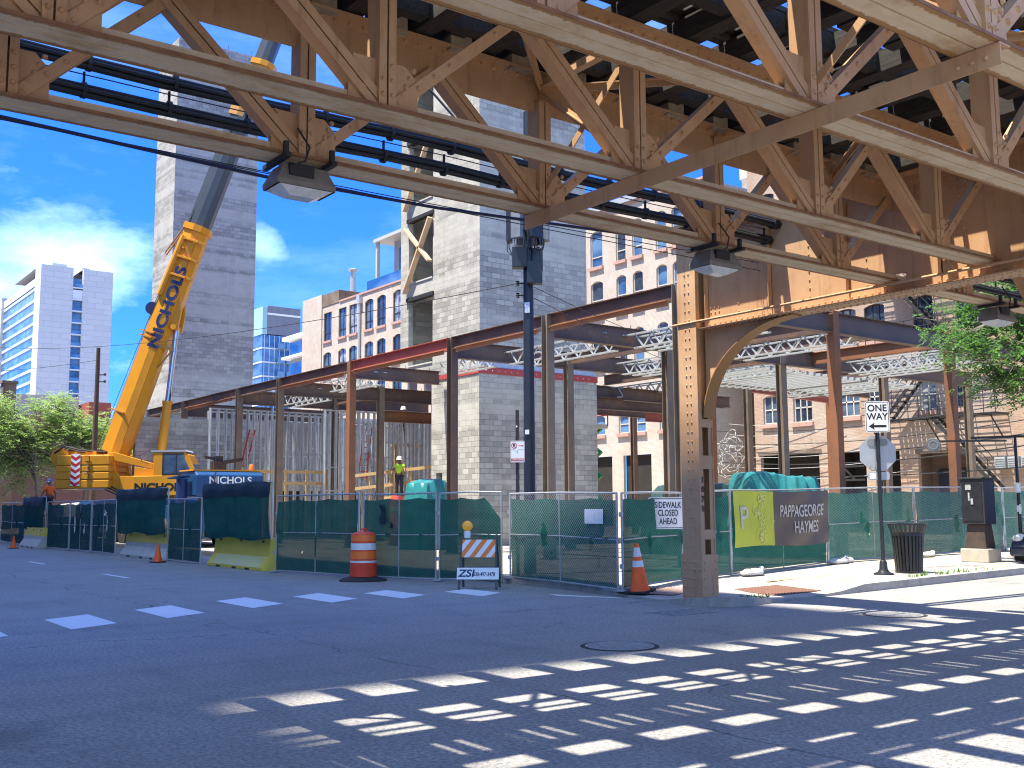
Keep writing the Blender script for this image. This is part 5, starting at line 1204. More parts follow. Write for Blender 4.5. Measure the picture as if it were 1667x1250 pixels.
for a, b, z0, z1, n in bw: window(None, BB, XB-.02, a, b, z0, z1, True, WFRAME_L if z0 < 9 else WFRAME, panes=n+1, rail=.5)
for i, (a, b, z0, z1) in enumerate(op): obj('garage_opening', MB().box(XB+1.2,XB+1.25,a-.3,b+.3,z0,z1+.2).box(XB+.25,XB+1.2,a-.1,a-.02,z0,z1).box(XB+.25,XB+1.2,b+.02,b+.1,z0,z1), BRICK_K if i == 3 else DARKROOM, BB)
obj('door', MB().box(XB+1.05,XB+1.15,28.0,29.5,.2,3.3), M('navy_door', (.02,.025,.04), rough=.5), BB); obj('door_sign', MB().box(XB+1.1,XB+1.15,27.1,27.75,2.5,3.1), RED, BB)
obj('lintel', MB().box(XB-.06,XB+.0,35.6,39.9,4.4,4.62).box(XB-.06,XB,26.8,30,4.1,4.3), BRICK_K, BB); obj('pipe_rack', MB().bar((XB-.1,32.9,3.6),(XB-.1,34.3,3.6),.1,.1).bar((XB-.1,32.9,2.9),(XB-.1,34.3,2.9),.1,.1).bar((XB-.1,33.5,2.9),(XB-.1,34.2,3.6),.08,.08), BLACKM, BB)
obj('coping', MB().box(XB-.12,XB+.5,12,40.2,21.6,21.8), BRICK_K, BB)
for k in range(3):
    vb = MB().box(XB-.5,XB-.03,24.0+k*.62,24.5+k*.62,3.2,3.75)
    for j in range(5): vb.box(XB-.54,XB-.5,24.03+k*.62,24.47+k*.62,3.25+j*.1,3.29+j*.1)
    obj('air_conditioner', vb, ALU, BB)
DB = thing('brick_building', (53,42,0), 'brick wall set back and coloured dark for its shade, between the cream and the orange brick buildings', 'building')
obj('wall', MB().box(50.5,60,39.0,44.0,0,13), BRICK_K, DB); obj('parapet', MB().box(50.4,60,39,44,13,13.2), CONC, DB)  # shade on the set-back wall put into a darker brick colour
SB = thing('brick_building', (66,44,0), 'far grey stone parapet rising above the roofs beside the railway', 'building')
obj('wall', MB().box(58,72,43.5,50,0,25.2), M('grey_rubble_stone', (.20,.19,.18), (.32,.30,.28), 2.2, .9), SB); obj('chimney', MB().box(58,60,48.6,50.2,25.2,26.6), BRICK_C, SB)
# fire escape
FE = thing('fire_escape', (46.3,28,6), 'black iron fire escape with stairs on the orange brick wall', 'fire escape')
for (z, ya, yb) in ((5.75,25.2,32.2),(9.5,25.2,32.2),(13.3,25.2,32.2)):
    p = MB()
    for k in range(12): xx = XB-1.15+k*.1; p.box(xx, xx+.025, ya, yb, z, z+.03)
    y = ya
    while y < yb: p.box(XB-1.15, XB, y, y+.04, z-.05, z-.005); y += .8
    pl = obj('platform', p, BLACKM, FE); r = MB()
    for zz in (.35,.7,1.05): r.bar((XB-1.15,ya,z+zz),(XB-1.15,yb,z+zz),.035,.035)
    y = ya
    while y < yb+.1: r.bar((XB-1.15,y,z),(XB-1.15,y,z+1.05),.03,.03); y += .55
    obj('railing', r, BLACKM, pl); b = MB()
    for y in (ya+.3, (ya+yb)/2, yb-.3): b.bar((XB-1.1,y,z-.03),(XB-.02,y,z-1.1),.05,.05)
    obj('bracket', b, BLACKM, pl)
for (y0, z0), (y1, z1) in (((31.0,5.8),(27.6,9.5)),((27.6,9.5),(31.0,13.3)),((28.5,5.8),(25.4,2.3))):
    s = MB()
    for xx in (XB-1.0, XB-.35): s.bar((xx,y0,z0),(xx,y1,z1),.04,.16).bar((xx,y0,z0+.9),(xx,y1,z1+.9),.03,.03)
    for k in range(15): q = (k+.5)/15; s.box(XB-1.0, XB-.35, y0+(y1-y0)*q-.1, y0+(y1-y0)*q+.1, z0+(z1-z0)*q, z0+(z1-z0)*q+.025)
    for k in range(4): q = (k+.5)/4; s.bar((XB-1.0,y0+(y1-y0)*q,z0+(z1-z0)*q),(XB-1.0,y0+(y1-y0)*q,z0+(z1-z0)*q+.9),.03,.03)
    obj('stair', s, BLACKM, FE)

# ------------------------------------------------------------------ skyline
WT = thing('tower_block', (64,270,0), 'tall white panelled tower with a strip of blue balconies behind the trees', 'tower block')
wm_ = MB(); xa, xb, xc, yf = 58.6, 73.2, 66.0, 273.0
st = (64.6, 66.9)
wall_holes(wm_, 'y', 0, 0, 1, 0, 1, [], 0, 1) if False else None
rt = V((.81,-.59,0)); P0 = V((58.9,273.6,0)); Lf = 17.3      # front face runs square to the street grid: along +X
def TF(u, z, o=0): return V((58.9+u, 273.4-o, z))
wv = MB(); s0, s1 = 7.6, 10.0; Lw = 17.2; ztop = 61.6
wv.quad(TF(0,0),TF(s0,0),TF(s0,ztop),TF(0,ztop)); wv.quad(TF(s1,0),TF(Lw,0),TF(Lw,ztop),TF(s1,ztop)); wv.quad(TF(s0,0),TF(s0,0,-1.2),TF(s0,ztop,-1.2),TF(s0,ztop)); wv.quad(TF(s1,0),TF(s1,ztop),TF(s1,ztop,-1.2),TF(s1,0,-1.2))
wv.quad(TF(0,ztop),TF(s0,ztop),TF(s0,ztop,-30),TF(0,ztop,-30)); wv.quad(TF(s1,ztop),TF(Lw,ztop),TF(Lw,ztop,-30),TF(s1,ztop,-30)); wv.quad(TF(Lw,0),TF(Lw,0,-30),TF(Lw,ztop,-30),TF(Lw,ztop))
wv.quad(TF(0,0),TF(0,ztop),TF(0,ztop,-6),TF(0,0,-6)); wv.quad(TF(0,0,-46),TF(0,ztop-1,-46),TF(0,ztop-1,-53),TF(0,0,-53)); wv.quad(TF(0,0,-46),TF(3,0,-46),TF(3,ztop-1,-46),TF(0,ztop-1,-46)); wv.quad(TF(.6,ztop-2,-6),TF(.6,ztop-2,-46),TF(.6,ztop-4,-46),TF(.6,ztop-4,-6))
obj('wall', wv, PANELW, WT)
gl = MB(); gl.quad(TF(s0,0,-1.0),TF(s1,0,-1.0),TF(s1,ztop-2.5,-1.0),TF(s0,ztop-2.5,-1.0)); obj('glass_strip', gl, GLASSB, WT)
obj('glass_side', MB().quad(TF(.8,0,-6),TF(.8,ztop-2,-6),TF(.8,ztop-2,-46),TF(.8,0,-46)), GLASSB, WT)
z = 24.0; k = 0
while z < ztop-4:
    ba_ = obj('balcony', MB().box(58.9+s0+.02, 58.9+s1-.02, 273.4-.15, 274.3, z, z+.3), M('balcony_white', (.6,.62,.66), rough=.6), WT); obj('glass_rail' if k not in (10,12) else 'white_screen', MB().box(58.9+s0+.05, 58.9+s1-.05, 273.45, 273.5, z+.3, z+1.2 if k not in (10,12) else z+2.6), GLASSB if k not in (10,12) else M('balcony_white', (.6,.62,.66)), ba_)
    obj('spandrel_band', MB().box(59.5, 59.72, 279.4, 319.4, z, z+.8), M('spandrel_grey', (.42,.44,.48), rough=.5), WT); z += 2.95; k += 1
obj('rooftop_plant', MB().box(62,65.5,276,280,ztop,ztop+1.2), M('plant_grey', (.5,.5,.5), rough=.8), WT); obj('rooftop_plant', MB().box(69.2,71,276,280,ztop,ztop+.9), M('plant_grey', (.5,.5,.5)), WT)
BT = thing('tower_block', (92,202,0), 'blue glass apartment tower with dark top storey beyond the tall block shaft', 'tower block')
bx0, by0, bz = 87.4, 204.6, 43.6
obj('glass_front', MB().box(bx0,bx0+8.4,by0,by0+14,0,bz-6.2), GLASSB, BT); obj('dark_crown', MB().box(bx0+1.0,bx0+8.42,by0-.05,by0+14,bz-6.0,bz), M('crown_grey', (.16,.17,.21), (.2,.21,.25), 1, .6), BT); obj('glass_corner', MB().box(bx0-.05,bx0+.98,by0-.02,by0+14,bz-6.1,bz-.3), M('pale_glass', (.30,.48,.52), rough=.15), BT); obj('white_band', MB().box(bx0+1,bx0+8.45,by0-.1,by0-.06,bz-1.9,bz-1.5), WHITE, BT)
SLB = M('slab_white', (.58,.62,.66), rough=.6)
z = 5.0
while z < bz-6.5:
    obj('floor_band', MB().box(bx0-.06,bx0+8.5,by0-.12,by0-.001,z,z+.28).box(bx0-.1,bx0-.001,by0,by0+14,z,z+.28), SLB, BT)
    for x in (bx0+3.0, bx0+5.0): obj('balcony', MB().box(x,x+1.6,by0-1.2,by0-.13,z,z+.22).box(x,x+1.6,by0-1.2,by0-1.15,z+.22,z+1.2), M('balcony_glass', (.14,.26,.42), rough=.15), BT)
    z += 2.95
mu = MB()
for k in range(8): mu.box(bx0+.4+k*1.12,bx0+.5+k*1.12,by0-.08,by0-.002,5,bz-6.2)
obj('mullion', mu, SLB, BT)
TB = thing('apartment_building', (80,165,0), 'low white terrace apartments with pink flowers between the glass tower and the cream building', 'building')
obj('wall', MB().box(71.5,80,150,156,0,25.5), M('terrace_grey', (.30,.31,.33), (.24,.25,.27), 2, .6), TB); obj('roof_slab', MB().box(70.4,80,148.5,157,28.2,28.8).box(70.4,70.9,148.5,149,0,28.2).box(70.4,80,148.5,157,25.2,25.6), WHITE, TB); obj('window', MB().box(71.4,71.49,150,156,25.7,28).box(72,79,149.9,149.99,25.7,28).box(71.4,71.49,150,156,21.5,24.5), GLASSB, TB)
fl = MB(); rn = random.Random(8)
for k in range(120): c = V((71+rn.random()*5, 148.9, 24.2+rn.random()*1.1)); fl.ball(c, .16, 5, 3)
obj('flowers', fl, M('pink_flowers', (.6,.16,.26), (.2,.3,.08), 1.5, .8), TB)
LB_ = thing('low_building', (20,95,0), 'low maroon building with a roof terrace behind the feathery trees', 'building')
obj('wall', MB().box(14,30,92,110,0,8.3), M('maroon_cladding', (.14,.07,.065), (.10,.06,.055), 1.5, .8), LB_); obj('terrace_rail', MB().box(13.9,14.1,92,110,8.3,9.3).box(14,30,91.9,92.1,8.3,9.2), M('maroon_rail', (.20,.09,.08), rough=.7), LB_)
obj('roof_box', MB().box(19,24,95,100,8.3,11.2), M('pale_render', (.55,.53,.50), (.45,.42,.40), 2, .8), LB_); obj('roof_box', MB().box(24.2,26,92.5,96,8.3,10.6), PRIMER, LB_)
single('patio_umbrella', MB().lathe((21.3,92.5,9.5), [(.03,-1.4),(.03,.3),(1.15,.3),(1.1,.36),(.05,.75)], 8), WHITE, 'white patio umbrella on the low building roof terrace', 'parasol', (21.3,92.5,8.3))
single('brick_chimney', MB().box(16.2,17.1,85.6,86.5,0,11.0).box(16.1,17.2,85.5,86.6,11.0,11.2), BRICK_K, 'square brown brick chimney standing in front of the white tower', 'chimney', (16.6,86,0))
# building across the street, on whose account the road lies in shade
OB = thing('office_building', (-22,60,0), 'tall plain building across the street whose shadow covers the road', 'building')
obj('wall', MB().box(-60,-7.4,14.5,150,0,58), PANELW, OB); obj('shade_tower', MB().box(-95,-60.01,14.5,80,0,60).box(-95,-35.2,14.5,80,58.31,108), PANELW, OB); obj('roof_parapet', MB().box(-60.1,-7.3,14.4,150.1,58,58.3), CONC, OB)  # unseen tall tower added to keep sun off the road's left end
# ------------------------------------------------------------------ mobile crane
CR0 = V((15.6,49.3,0)); CRZ = math.atan2(-.588,.809)
def LX(px): return (px-232)*.0282
def LZ(py): return 1.6+(827.5-py)*.0282
CR = thing('mobile_crane', CR0, 'yellow mobile crane with raised lattice-free boom lettered NICHOLS', 'crane')
CR['label'] = 'yellow mobile crane with blue carrier and tall raised telescopic boom behind the fence'
CR.rotation_euler = (0,0,CRZ)
def loc(nm, mb, m, par=None, **k): return obj(nm, mb, m, par or CR, local=True, **k)
fnY = lambda u, v, w_: (u, w_, v)
def PX(L): return [(LX(a), LZ(b)) for a, b in L]
# counterweight
cw = MB(); Lc = [(96,744),(100,740),(183,738),(187,742),(187,791),(183,793),(112,796),(104,792),(104,770)]
cw.prism(PX([(106,742),(186,741),(186,793),(108,796)]), fnY, -1.35, 1.35)
for y0, y1 in ((742,757.5),(758.5,768),(769,780),(781,794)): cw.prism(PX([(103,y0),(188,y0),(188,y1),(104,y1+1)]), fnY, -1.42, 1.42)
cwo = loc('counterweight', cw, CRANE_Y, bevel=.04)
sg_ = MB().prism(PX([(127.5,740),(142,740),(142,790.5),(127.5,790.5)]), fnY, -1.445, -1.425); so = loc('hazard_panel', sg_, WHITE, cwo)
for k in range(5):
    z = 741+k*10.2; q = MB().prism(PX([(127.5,z+0),(134.7,z+5),(142,z),(142,z+5),(134.7,z+10),(127.5,z+5)]), fnY, -1.448, -1.446); loc('red_chevron', q, RED, cwo)
hd = MB()
for y0 in (741,757,769):
    hd.tube([V((LX(149),-1.47,LZ(y0+2))),V((LX(156),-1.47,LZ(y0+2))),V((LX(157),-1.47,LZ(y0+10))),V((LX(150),-1.47,LZ(y0+11)))], .02, 6)
loc('grab_rail', hd, BLACKM, cwo)
wn = MB().lathe((LX(104),0,LZ(744)), [(.35,-1.1),(.42,-1.1),(.42,-1.0),(.26,-1.0),(.26,1.0),(.42,1.0),(.42,1.1),(.3,1.1)], 22, ax=(0,1,0)); wn.prism(PX([(92,733),(122,731),(160,735),(160,742),(122,752),(98,756)]), fnY, -.95, .95)
loc('winch', wn, CRANE_Y, smooth=True)
hs_ = MB(); rn = random.Random(3)
for k in range(9):
    y = -1.1+.12*k; hs_.tube([V((LX(96+k*3),y,LZ(738))),V((LX(112+k*2),y-.1,LZ(727+k%3*3))),V((LX(135),y,LZ(733+k%2*3))),V((LX(168),y*.7,LZ(736)))], .045, 6)
loc('hydraulic_hoses', hs_, BLACKM, smooth=True)
# superstructure frame: an openwork side plate on each side
for s in (-1, 1):
    a, b = (-.95,-.80) if s < 0 else (.80,.95); f = MB()
    f.prism(PX([(178,737),(190,737),(250,754),(270,773),(300,773),(300,778),(195,778),(180,760)]), fnY, a, b) if False else None
    f.prism(PX([(178,736),(190,737),(252,755),(251,764),(189,750),(178,752)]), fnY, a, b); f.prism(PX([(178,752),(189,751),(192,768),(200,776),(200,805),(184,795),(178,795)]), fnY, a+.001, b-.001)
    f.prism(PX([(222,760),(251,764.5),(268,775),(222,776)]), fnY, a+.001, b-.001); f.prism(PX([(200,775),(268,775),(268,808),(200,808)]), fnY, a-.05, b+.05)
    loc('side_frame', f, CRANE_Y, bevel=.015)
db = MB().prism(PX([(196,774.5),(296,774.5),(300,779),(300,806),(196,806)]), fnY, -.78, .78); loc('deck', db, CRANE_Y)
pn = MB().prism(PX([(224,776),(303,774),(312,778),(300,806),(224,806)]), fnY, -1.32, -1.02); po = loc('side_panel', pn, CRANE_Y, bevel=.02)
loc('lettering', text_mb('NICHOLS', .46, .002, .02, 1.18, 'LEFT').xf(frame((LX(227),-1.324,LZ(793.5)),(1,0,0),(0,0,1))), INK, po)
cy = MB()
for k in range(3): cy.bar((LX(178),-1.1,LZ(786+k*5)),(LX(198),-1.1,LZ(797+k*4)),.03,.05)
loc('step_bar', cy, BLACKM)
# cab
cb = MB().prism(PX([(256,738),(305,737),(312,742),(324,771),(324,778),(256,778)]), fnY, -1.30, -.25); co = loc('cab', cb, CRANE_Y, bevel=.03)
loc('side_window', MB().prism(PX([(273,742),(303,741.5),(316,768),(316,770.5),(273,772)]), fnY, -1.318, -1.302), GLASS, co)
loc('window_frame', MB().prism(PX([(292,741.5),(293.5,741.5),(293.5,771),(292,771)]), fnY, -1.326, -1.319).prism(PX([(270.5,740),(273,740),(273,774),(270.5,774)]), fnY, -1.322, -1.302).prism(PX([(270.5,738.6),(304,738.2),(304,741.4),(270.5,741.8)]), fnY, -1.322, -1.302).prism(PX([(273,771.8),(318,770.6),(318,773.5),(273,774)]), fnY, -1.322, -1.302), BLACKM, co)
loc('windscreen', MB().prism(PX([(306.5,739),(309,739),(325,770),(323,771)]), fnY, -1.2, -.3), GLASS, co); loc('roof', MB().prism(PX([(252,734.8),(306,734.2),(309,737),(252,737.4)]), fnY, -1.32, -.22), ALU, co)
loc('mirror_arm', MB().tube([V((LX(248),-1.3,LZ(756))),V((LX(238),-1.3,LZ(752))),V((LX(233),-1.3,LZ(742))),V((LX(243),-1.3,LZ(738)))], .02, 6), BLACKM, co)
# boom
def boom_section(nm, p, q, w0, w1, m, par=None, n=0, d=.9):
    P, Q = V((LX(p[0]),0,LZ(p[1]))), V((LX(q[0]),0,LZ(q[1]))); dr = (Q-P).normalized(); pr = V((dr.z,0,-dr.x)); mb = MB(); rings = []
    for o, w_ in ((P,w0),(Q,w1)):
        h = w_/2; shp = [(-h,-.42*d),(-h*.1,-.54*d),(h*.55,-.52*d),(h,-.22*d),(h,.22*d),(h*.55,.52*d),(-h*.1,.54*d),(-h,.42*d)]
        rings += [o+pr*a+V((0,b,0)) for a, b in shp]
    mb.add(rings, [(i,(i+1)%8,8+(i+1)%8,8+i) for i in range(8)]+[tuple(range(7,-1,-1)),tuple(range(8,16))]); return loc(nm, mb, m, par), P, Q, dr, pr
bo, P, Q, dr, pr = boom_section('boom_base', (180,737), (304,362), 1.12, 1.04, CRANE_Y, d=1.05)
col_ = MB(); c0 = Q-dr*.12
rings = []
boom_section('boom_collar', (302,368), (305.5,358), 1.2, 1.2, CRANE_Y, bo, d=1.18)
boom_section('middle_section', (303,364), (406,72), .98, .93, CRANE_G, bo, d=.9)
b3, P3, Q3, _, _ = boom_section('inner_section', (405,74), (500,-196), .80, .76, CRANE_G, bo, d=.78)
boom_section('section_collar', (397,104), (407,76), .99, .99, M('collar_orange', (.55,.28,.08), (.45,.22,.06), 2, .5), bo, d=.96)
hc = MB()
for a in range(10): an = a*.628; hc.rivet(V((LX(407),0,LZ(72)))+pr*.5*math.cos(an)+V((0,.5*math.sin(an),0)), dr, .06)
boom_section('section_collar', (406,80), (409,71), 1.12, 1.12, CRANE_Y, bo, d=1.08)
boom_section('section_collar', (368,168), (378,140), .965, .965, M('collar_orange', (.5,.3,.1)), bo, d=.92)
for k in range(3):     # hazard stripes on the middle section
    a = V((LX(352+k*3.4),-.49,LZ(203-k*8))); loc('hazard_stripe', MB().bar(a+pr*-.02, a+pr*.36+dr*.2, .012, .11, (0,1,0)), M('stripe_ochre', (.45,.27,.1), rough=.5), bo)
bt = frame(P.lerp(Q,.64)+V((0,-.577,0))+pr*.10, dr, -pr); bt_m = text_mb('NICHOLS', .72, .002, .028, 1.32).xf(bt); loc('lettering', bt_m, NAVY, bo)
# side strip, guide brackets, lug
strip = MB().bar(P+dr*1.2-pr*.60+V((0,-.2,0)), P.lerp(Q,.93)-pr*.58+V((0,-.2,0)), .16, .10, (0,1,0)); loc('side_rail', strip, ALU, bo)
seam = MB().bar(P+dr*.6+pr*.30+V((0,-.567,0)), Q-dr*.4+pr*.28+V((0,-.567,0)), .012, .03, (0,1,0)); loc('weld_seam', seam, M('dark_ochre', (.30,.12,.01), rough=.6), bo)
for q in (.17,.5,.52,.9):
    c = P.lerp(Q,q); loc('guide_bracket', MB().bar(c-pr*.82+V((0,-.3,0)), c-pr*.1+V((0,-.62,0)), .08, .07), M('bracket_ochre', (.5,.22,.03), (.4,.17,.03), 4, .5), bo)
for q in (.78,.86,.94): c = P.lerp(Q,q); loc('rope_guide', MB().bar(c-pr*.3+V((0,-.62,0)), c+pr*.42+V((0,-.66,0)), .14, .1).bar(c+pr*.3+V((0,-.6,0)), c+pr*.72+V((0,-.5,0)), .1, .12), CRANE_Y, bo, bevel=.01)
rb = MB().tube([P.lerp(Q,.99)-pr*.55+V((0,-.4,0)), P.lerp(Q,.86)-pr*.98+V((0,-.4,0)), P.lerp(Q,.85)-pr*.88+V((0,-.4,0)), P.lerp(Q,.98)-pr*.5+V((0,-.4,0))], .035, 6); loc('rope_frame', rb, M('frame_brown', (.25,.12,.06), rough=.6), bo)
rl = MB().tube([P.lerp(Q,.68)-pr*.52+V((0,-.5,0)), P.lerp(Q,.95)-pr*.40+V((0,-.5,0))], .13, 10); loc('side_cylinder', rl, CRANE_Y, bo, smooth=True)
lug = MB().prism(PX([(262,470),(280,462),(283,505),(278,534),(266,534),(258,520),(264,500)]), fnY, -.42, -.26).prism(PX([(262,470),(280,462),(283,505),(278,534),(266,534),(258,520),(264,500)]), fnY, .26, .42); loc('cylinder_lug', lug, CRANE_Y, bo, bevel=.02)
loc('pulley', MB().lathe(V((LX(233),-.2,LZ(497))), [(.02,-.1),(.3,-.1),(.3,.1),(.02,.1)], 18, ax=(0,1,0)), NAVY, bo)
a, b = V((LX(250),0,LZ(772))), V((LX(272),0,LZ(530))); lc = MB().tube([a, a.lerp(b,.485)], .205, 18); lo2 = loc('lift_cylinder', lc, CRANE_Y, smooth=True)
loc('cylinder_collar', MB().tube([a.lerp(b,.475), a.lerp(b,.50)], .235, 18), CRANE_Y, lo2, smooth=True); loc('piston_rod', MB().tube([a.lerp(b,.49), b], .125, 16), CHROME, lo2, smooth=True); loc('pin', MB().tube([b+V((0,-.55,0)), b+V((0,.55,0))], .13, 12), CRANE_Y, lo2)
br_ = MB().bar(V((LX(245),-.55,LZ(560))), V((LX(272),-.3,LZ(567))), .07, .14).bar(V((LX(270),-.3,LZ(567))), V((LX(246),-.3,LZ(597))), .05, .07); loc('hose_arm', br_, M('bracket_ochre', (.5,.22,.03)), bo)
loc('hoist_rope', MB().tube([V((LX(150),-.3,LZ(735))), V((LX(262),-.5,LZ(430))), V((LX(410),-.1,LZ(46)))], .014, 5), BLACKM, smooth=True)
# carrier, square to the street
ca = MB(); RZ = Matrix.Rotation(-CRZ, 4, 'Z')
def carr(nm, mb, m, par=None, **k):      # world coordinates -> crane frame
    mb.v = [tuple(RZ @ (V(p)-CR0)) for p in mb.v]; return loc(nm, mb, m, par, **k)
cs = carr('carrier', MB().box(13.95,16.5,38.3,55.0,.75,1.75).box(14.1,16.4,43.4,55.0,1.76,2.0), CRANE_B, bevel=.03)
hdm = MB(); hp = [(38.25,2.05),(40.0,2.05),(40.0,2.9),(38.55,3.0),(38.25,2.85)]; hdm.prism(hp, lambda u, v, w_: (w_, u, v), 13.9, 16.52); hd_ = carr('engine_hood', hdm, CRANE_B, cs, bevel=.05)
carr('yellow_trim', MB().box(13.86,16.56,38.5,40.0,3.0,3.05), CRANE_Y, cs)
tx = text_mb('NICHOLS', .36, .002, .006, 1.1).xf(frame((15.2,38.235,2.64), (1,0,0), (0,0,1))); carr('lettering', tx, WHITE, cs)
carr('rear_panel', MB().box(14.0,16.45,38.27,38.3,1.78,2.03), BLACKM, cs)
for y in (40.2,41.9,46.5,48.2,52.0,53.7):
    for x in (13.9,16.3):
        t_ = carr('wheel', MB().lathe((x,y,.62), [(.3,-.18),(.56,-.2),(.62,-.12),(.62,.12),(.56,.2),(.3,.18)], 24, ax=(1,0,0)), RUBBER, cs, smooth=True); carr('rim', MB().lathe((x,y,.62), [(.02,-.19),(.3,-.16),(.3,.16),(.02,.19)], 16, ax=(1,0,0)), ALU, t_)
carr('fuel_tank', MB().lathe((13.6,44.4,1.4), [(.02,-.7),(.42,-.68),(.42,.68),(.02,.7)], 18, ax=(0,1,0)), NAVY, cs, smooth=True)
carr('air_filter', MB().tube([(13.62,39.0,1.8),(13.62,39.0,2.7)], .2, 14), NAVY, cs, smooth=True); carr('mudguard', MB().bar((13.6,39.9,2.74),(13.6,38.7,2.80),.45,.05), NAVY, cs)
carr('beacon_lamp', MB().lathe((16.2,38.7,3.0), [(.05,0),(.09,.05),(.09,.22),(.05,.28)], 12), ORANGE_R, cs, smooth=True)
carr('hook_tackle', MB().box(14.9,15.4,39.2,39.6,3.06,3.4).box(15.0,15.3,39.3,39.5,3.4,3.6), BLACKM, cs); carr('tackle_arm', MB().bar((15.3,39.4,3.35),(16.1,39.3,3.5),.12,.14), BLACKM, cs); carr('tackle_arm', MB().bar((15.0,39.4,3.5),(14.6,39.4,3.55),.1,.1), BLACKM, cs)
carr('hanging_cable', MB().tube([(14.6,38.2,2.95),(14.55,38.15,2.6),(14.7,38.15,2.3),(14.62,38.15,2.2)], .03, 6), BLACKM, cs)

# ------------------------------------------------------------------ people
SKIN_D = M('skin_brown', (.20,.10,.06), rough=.55); SHIRT_O = M('orange_shirt', (.85,.17,.03), (.75,.14,.03), 6, .8); JEAN = M('blue_trousers', (.03,.04,.07), rough=.9); HAT_B = M('blue_helmet', (.04,.10,.28), rough=.35); VEST = M('lime_vest', (.45,.75,.06), rough=.7); HATW = M('white_helmet', (.75,.75,.72), rough=.35); ORV = M('orange_vest', (.82,.16,.05), rough=.75)
def person(x, y, z, face, label, shirt, hat, arms=((.30,-.05,.95),(.30,-.05,.95)), bend=0.0, trousers=JEAN):
    """standing figure; face = heading in radians; arms = (out, forward, height) of left / right hand"""
    t = thing('person', (x,y,z), label, 'person'); t.rotation_euler = (0,0,face)
    # local: facing +x, left is +y
    J = [((0,0,.95),.125)]; E = []
    def add(p, r, par): J.append((p, r)); E.append((par, len(J)-1)); return len(J)-1
    def b(p): return (p[0]+bend*max(0,p[2]-.95), p[1], p[2])
    ch = add(b((.01,0,1.18)), .13, 0); sh = add(b((0,0,1.40)), .125, ch); nk = add(b((.01,0,1.52)), .055, sh); hd = add(b((.03,0,1.64)), .088, nk); tp_ = add(b((.02,0,1.73)), .075, hd)
    hands = []
    for s, (o, f, h) in zip((1,-1), arms):
        so = add(b((0,s*.17,1.42)), .065, sh); el = add(b(((f)*.45-.02, s*(.20+(o-.2)*.5), (1.42+h)/2-.02)), .045, so); wr_ = add(b((f, s*o, h)), .03, el); pa = add(b((f+.03, s*o, h-.07)), .036, wr_)
        for k in range(4): add(b((f+.03+.022*k-.03, s*(o-.004*k), h-.15-.012*(1 if k in (1,2) else 0))), .010, pa)
        add(b((f+.075, s*(o-.03), h-.09)), .011, pa)
    for s in (1,-1):
        hp_ = add((0,s*.10,.90), .095, 0); kn = add((.03,s*.11,.50), .062, hp_); an = add((-.01,s*.115,.09), .042, kn); add((.15,s*.125,.05), .038, an)
    obj('body', skin_mesh(J, E, 2), SKIN_D, t, smooth=True, ang=180, local=True)
    J2 = [(b((0,0,1.0)),.155)]; E2 = []; J, E = J2, E2
    def add2(p, r, par): J2.append((p, r)); E2.append((par, len(J2)-1)); return len(J2)-1
    c2 = add2(b((.01,0,1.18)),.158,0); s2 = add2(b((0,0,1.40)),.148,c2); add2(b((.0,0,1.475)),.09,s2)
    for s, (o, f, h) in zip((1,-1), arms):
        a_ = add2(b((0,s*.175,1.42)), .085, s2); add2(b((f*.4-.02, s*(.20+(o-.2)*.48), (1.42+h)/2+.03)), .068, a_)
    obj('shirt', skin_mesh(J2, E2, 2), shirt, t, smooth=True, ang=180, local=True)
    J3 = [((0,0,.96),.145)]; E3 = []
    for s in (1,-1):
        J3.append(((0,s*.10,.88),.112)); a_ = len(J3)-1; E3.append((0,a_)); J3.append(((.03,s*.11,.50),.08)); E3.append((a_,a_+1)); J3.append(((-.01,s*.115,.12),.066)); E3.append((a_+1,a_+2))
    obj('trousers', skin_mesh(J3, E3, 2), trousers, t, smooth=True, ang=180, local=True)
    hx = b((.025,0,1.66)); obj('helmet', MB().lathe(hx, [(.135,.0),(.15,.005),(.128,.03),(.122,.09),(.09,.15),(.02,.175)], 18, cap=False).box(hx[0]+.10,hx[0]+.185,-.07,.07,hx[2]+.003,hx[2]+.014), hat, t, smooth=True, local=True)
    fc = MB().ball((hx[0]+.088,0,hx[2]-.035), .016, 8, 6)
    for s in (-1,1): fc.ball((hx[0]+.0,s*.09,hx[2]-.035), .024, 8, 6)
    obj('nose_and_ears', fc, SKIN_D, t, local=True)
    ey = MB()
    for s in (-1,1): ey.ball((hx[0]+.078,s*.032,hx[2]-.012), .010, 8, 6)
    ey.box(hx[0]+.072,hx[0]+.084,-.024,.024,hx[2]-.078,hx[2]-.07); obj('eyes_and_mouth', ey, INK, t, local=True)
    bt = MB()
    for s in (-1,1): bt.cbox((.06,s*.12,.045), .29, .11, .09)
    obj('boots', bt, BLACKM, t, local=True, bevel=.02); return t
single('site_skip', MB().box(11.9,14.2,52.6,57.4,.1,1.25), M('skip_rust', (.22,.12,.07), (.16,.09,.06), 2, .8), 'rusty low skip behind the far fence under the orange-shirted worker', 'skip', (13,55,.1), bevel=.03)
person(12.6,54.6,1.25,R(115),'worker in bright orange shirt and blue helmet seen from behind above the fence', SHIRT_O, HAT_B, ((.34,.10,1.05),(.36,-.02,1.0)))
person(24.6,41.8,2.1,R(-140),'worker in lime vest on the site behind the timber guardrail', VEST, HATW, ((.32,.2,1.15),(.28,.25,1.1)))
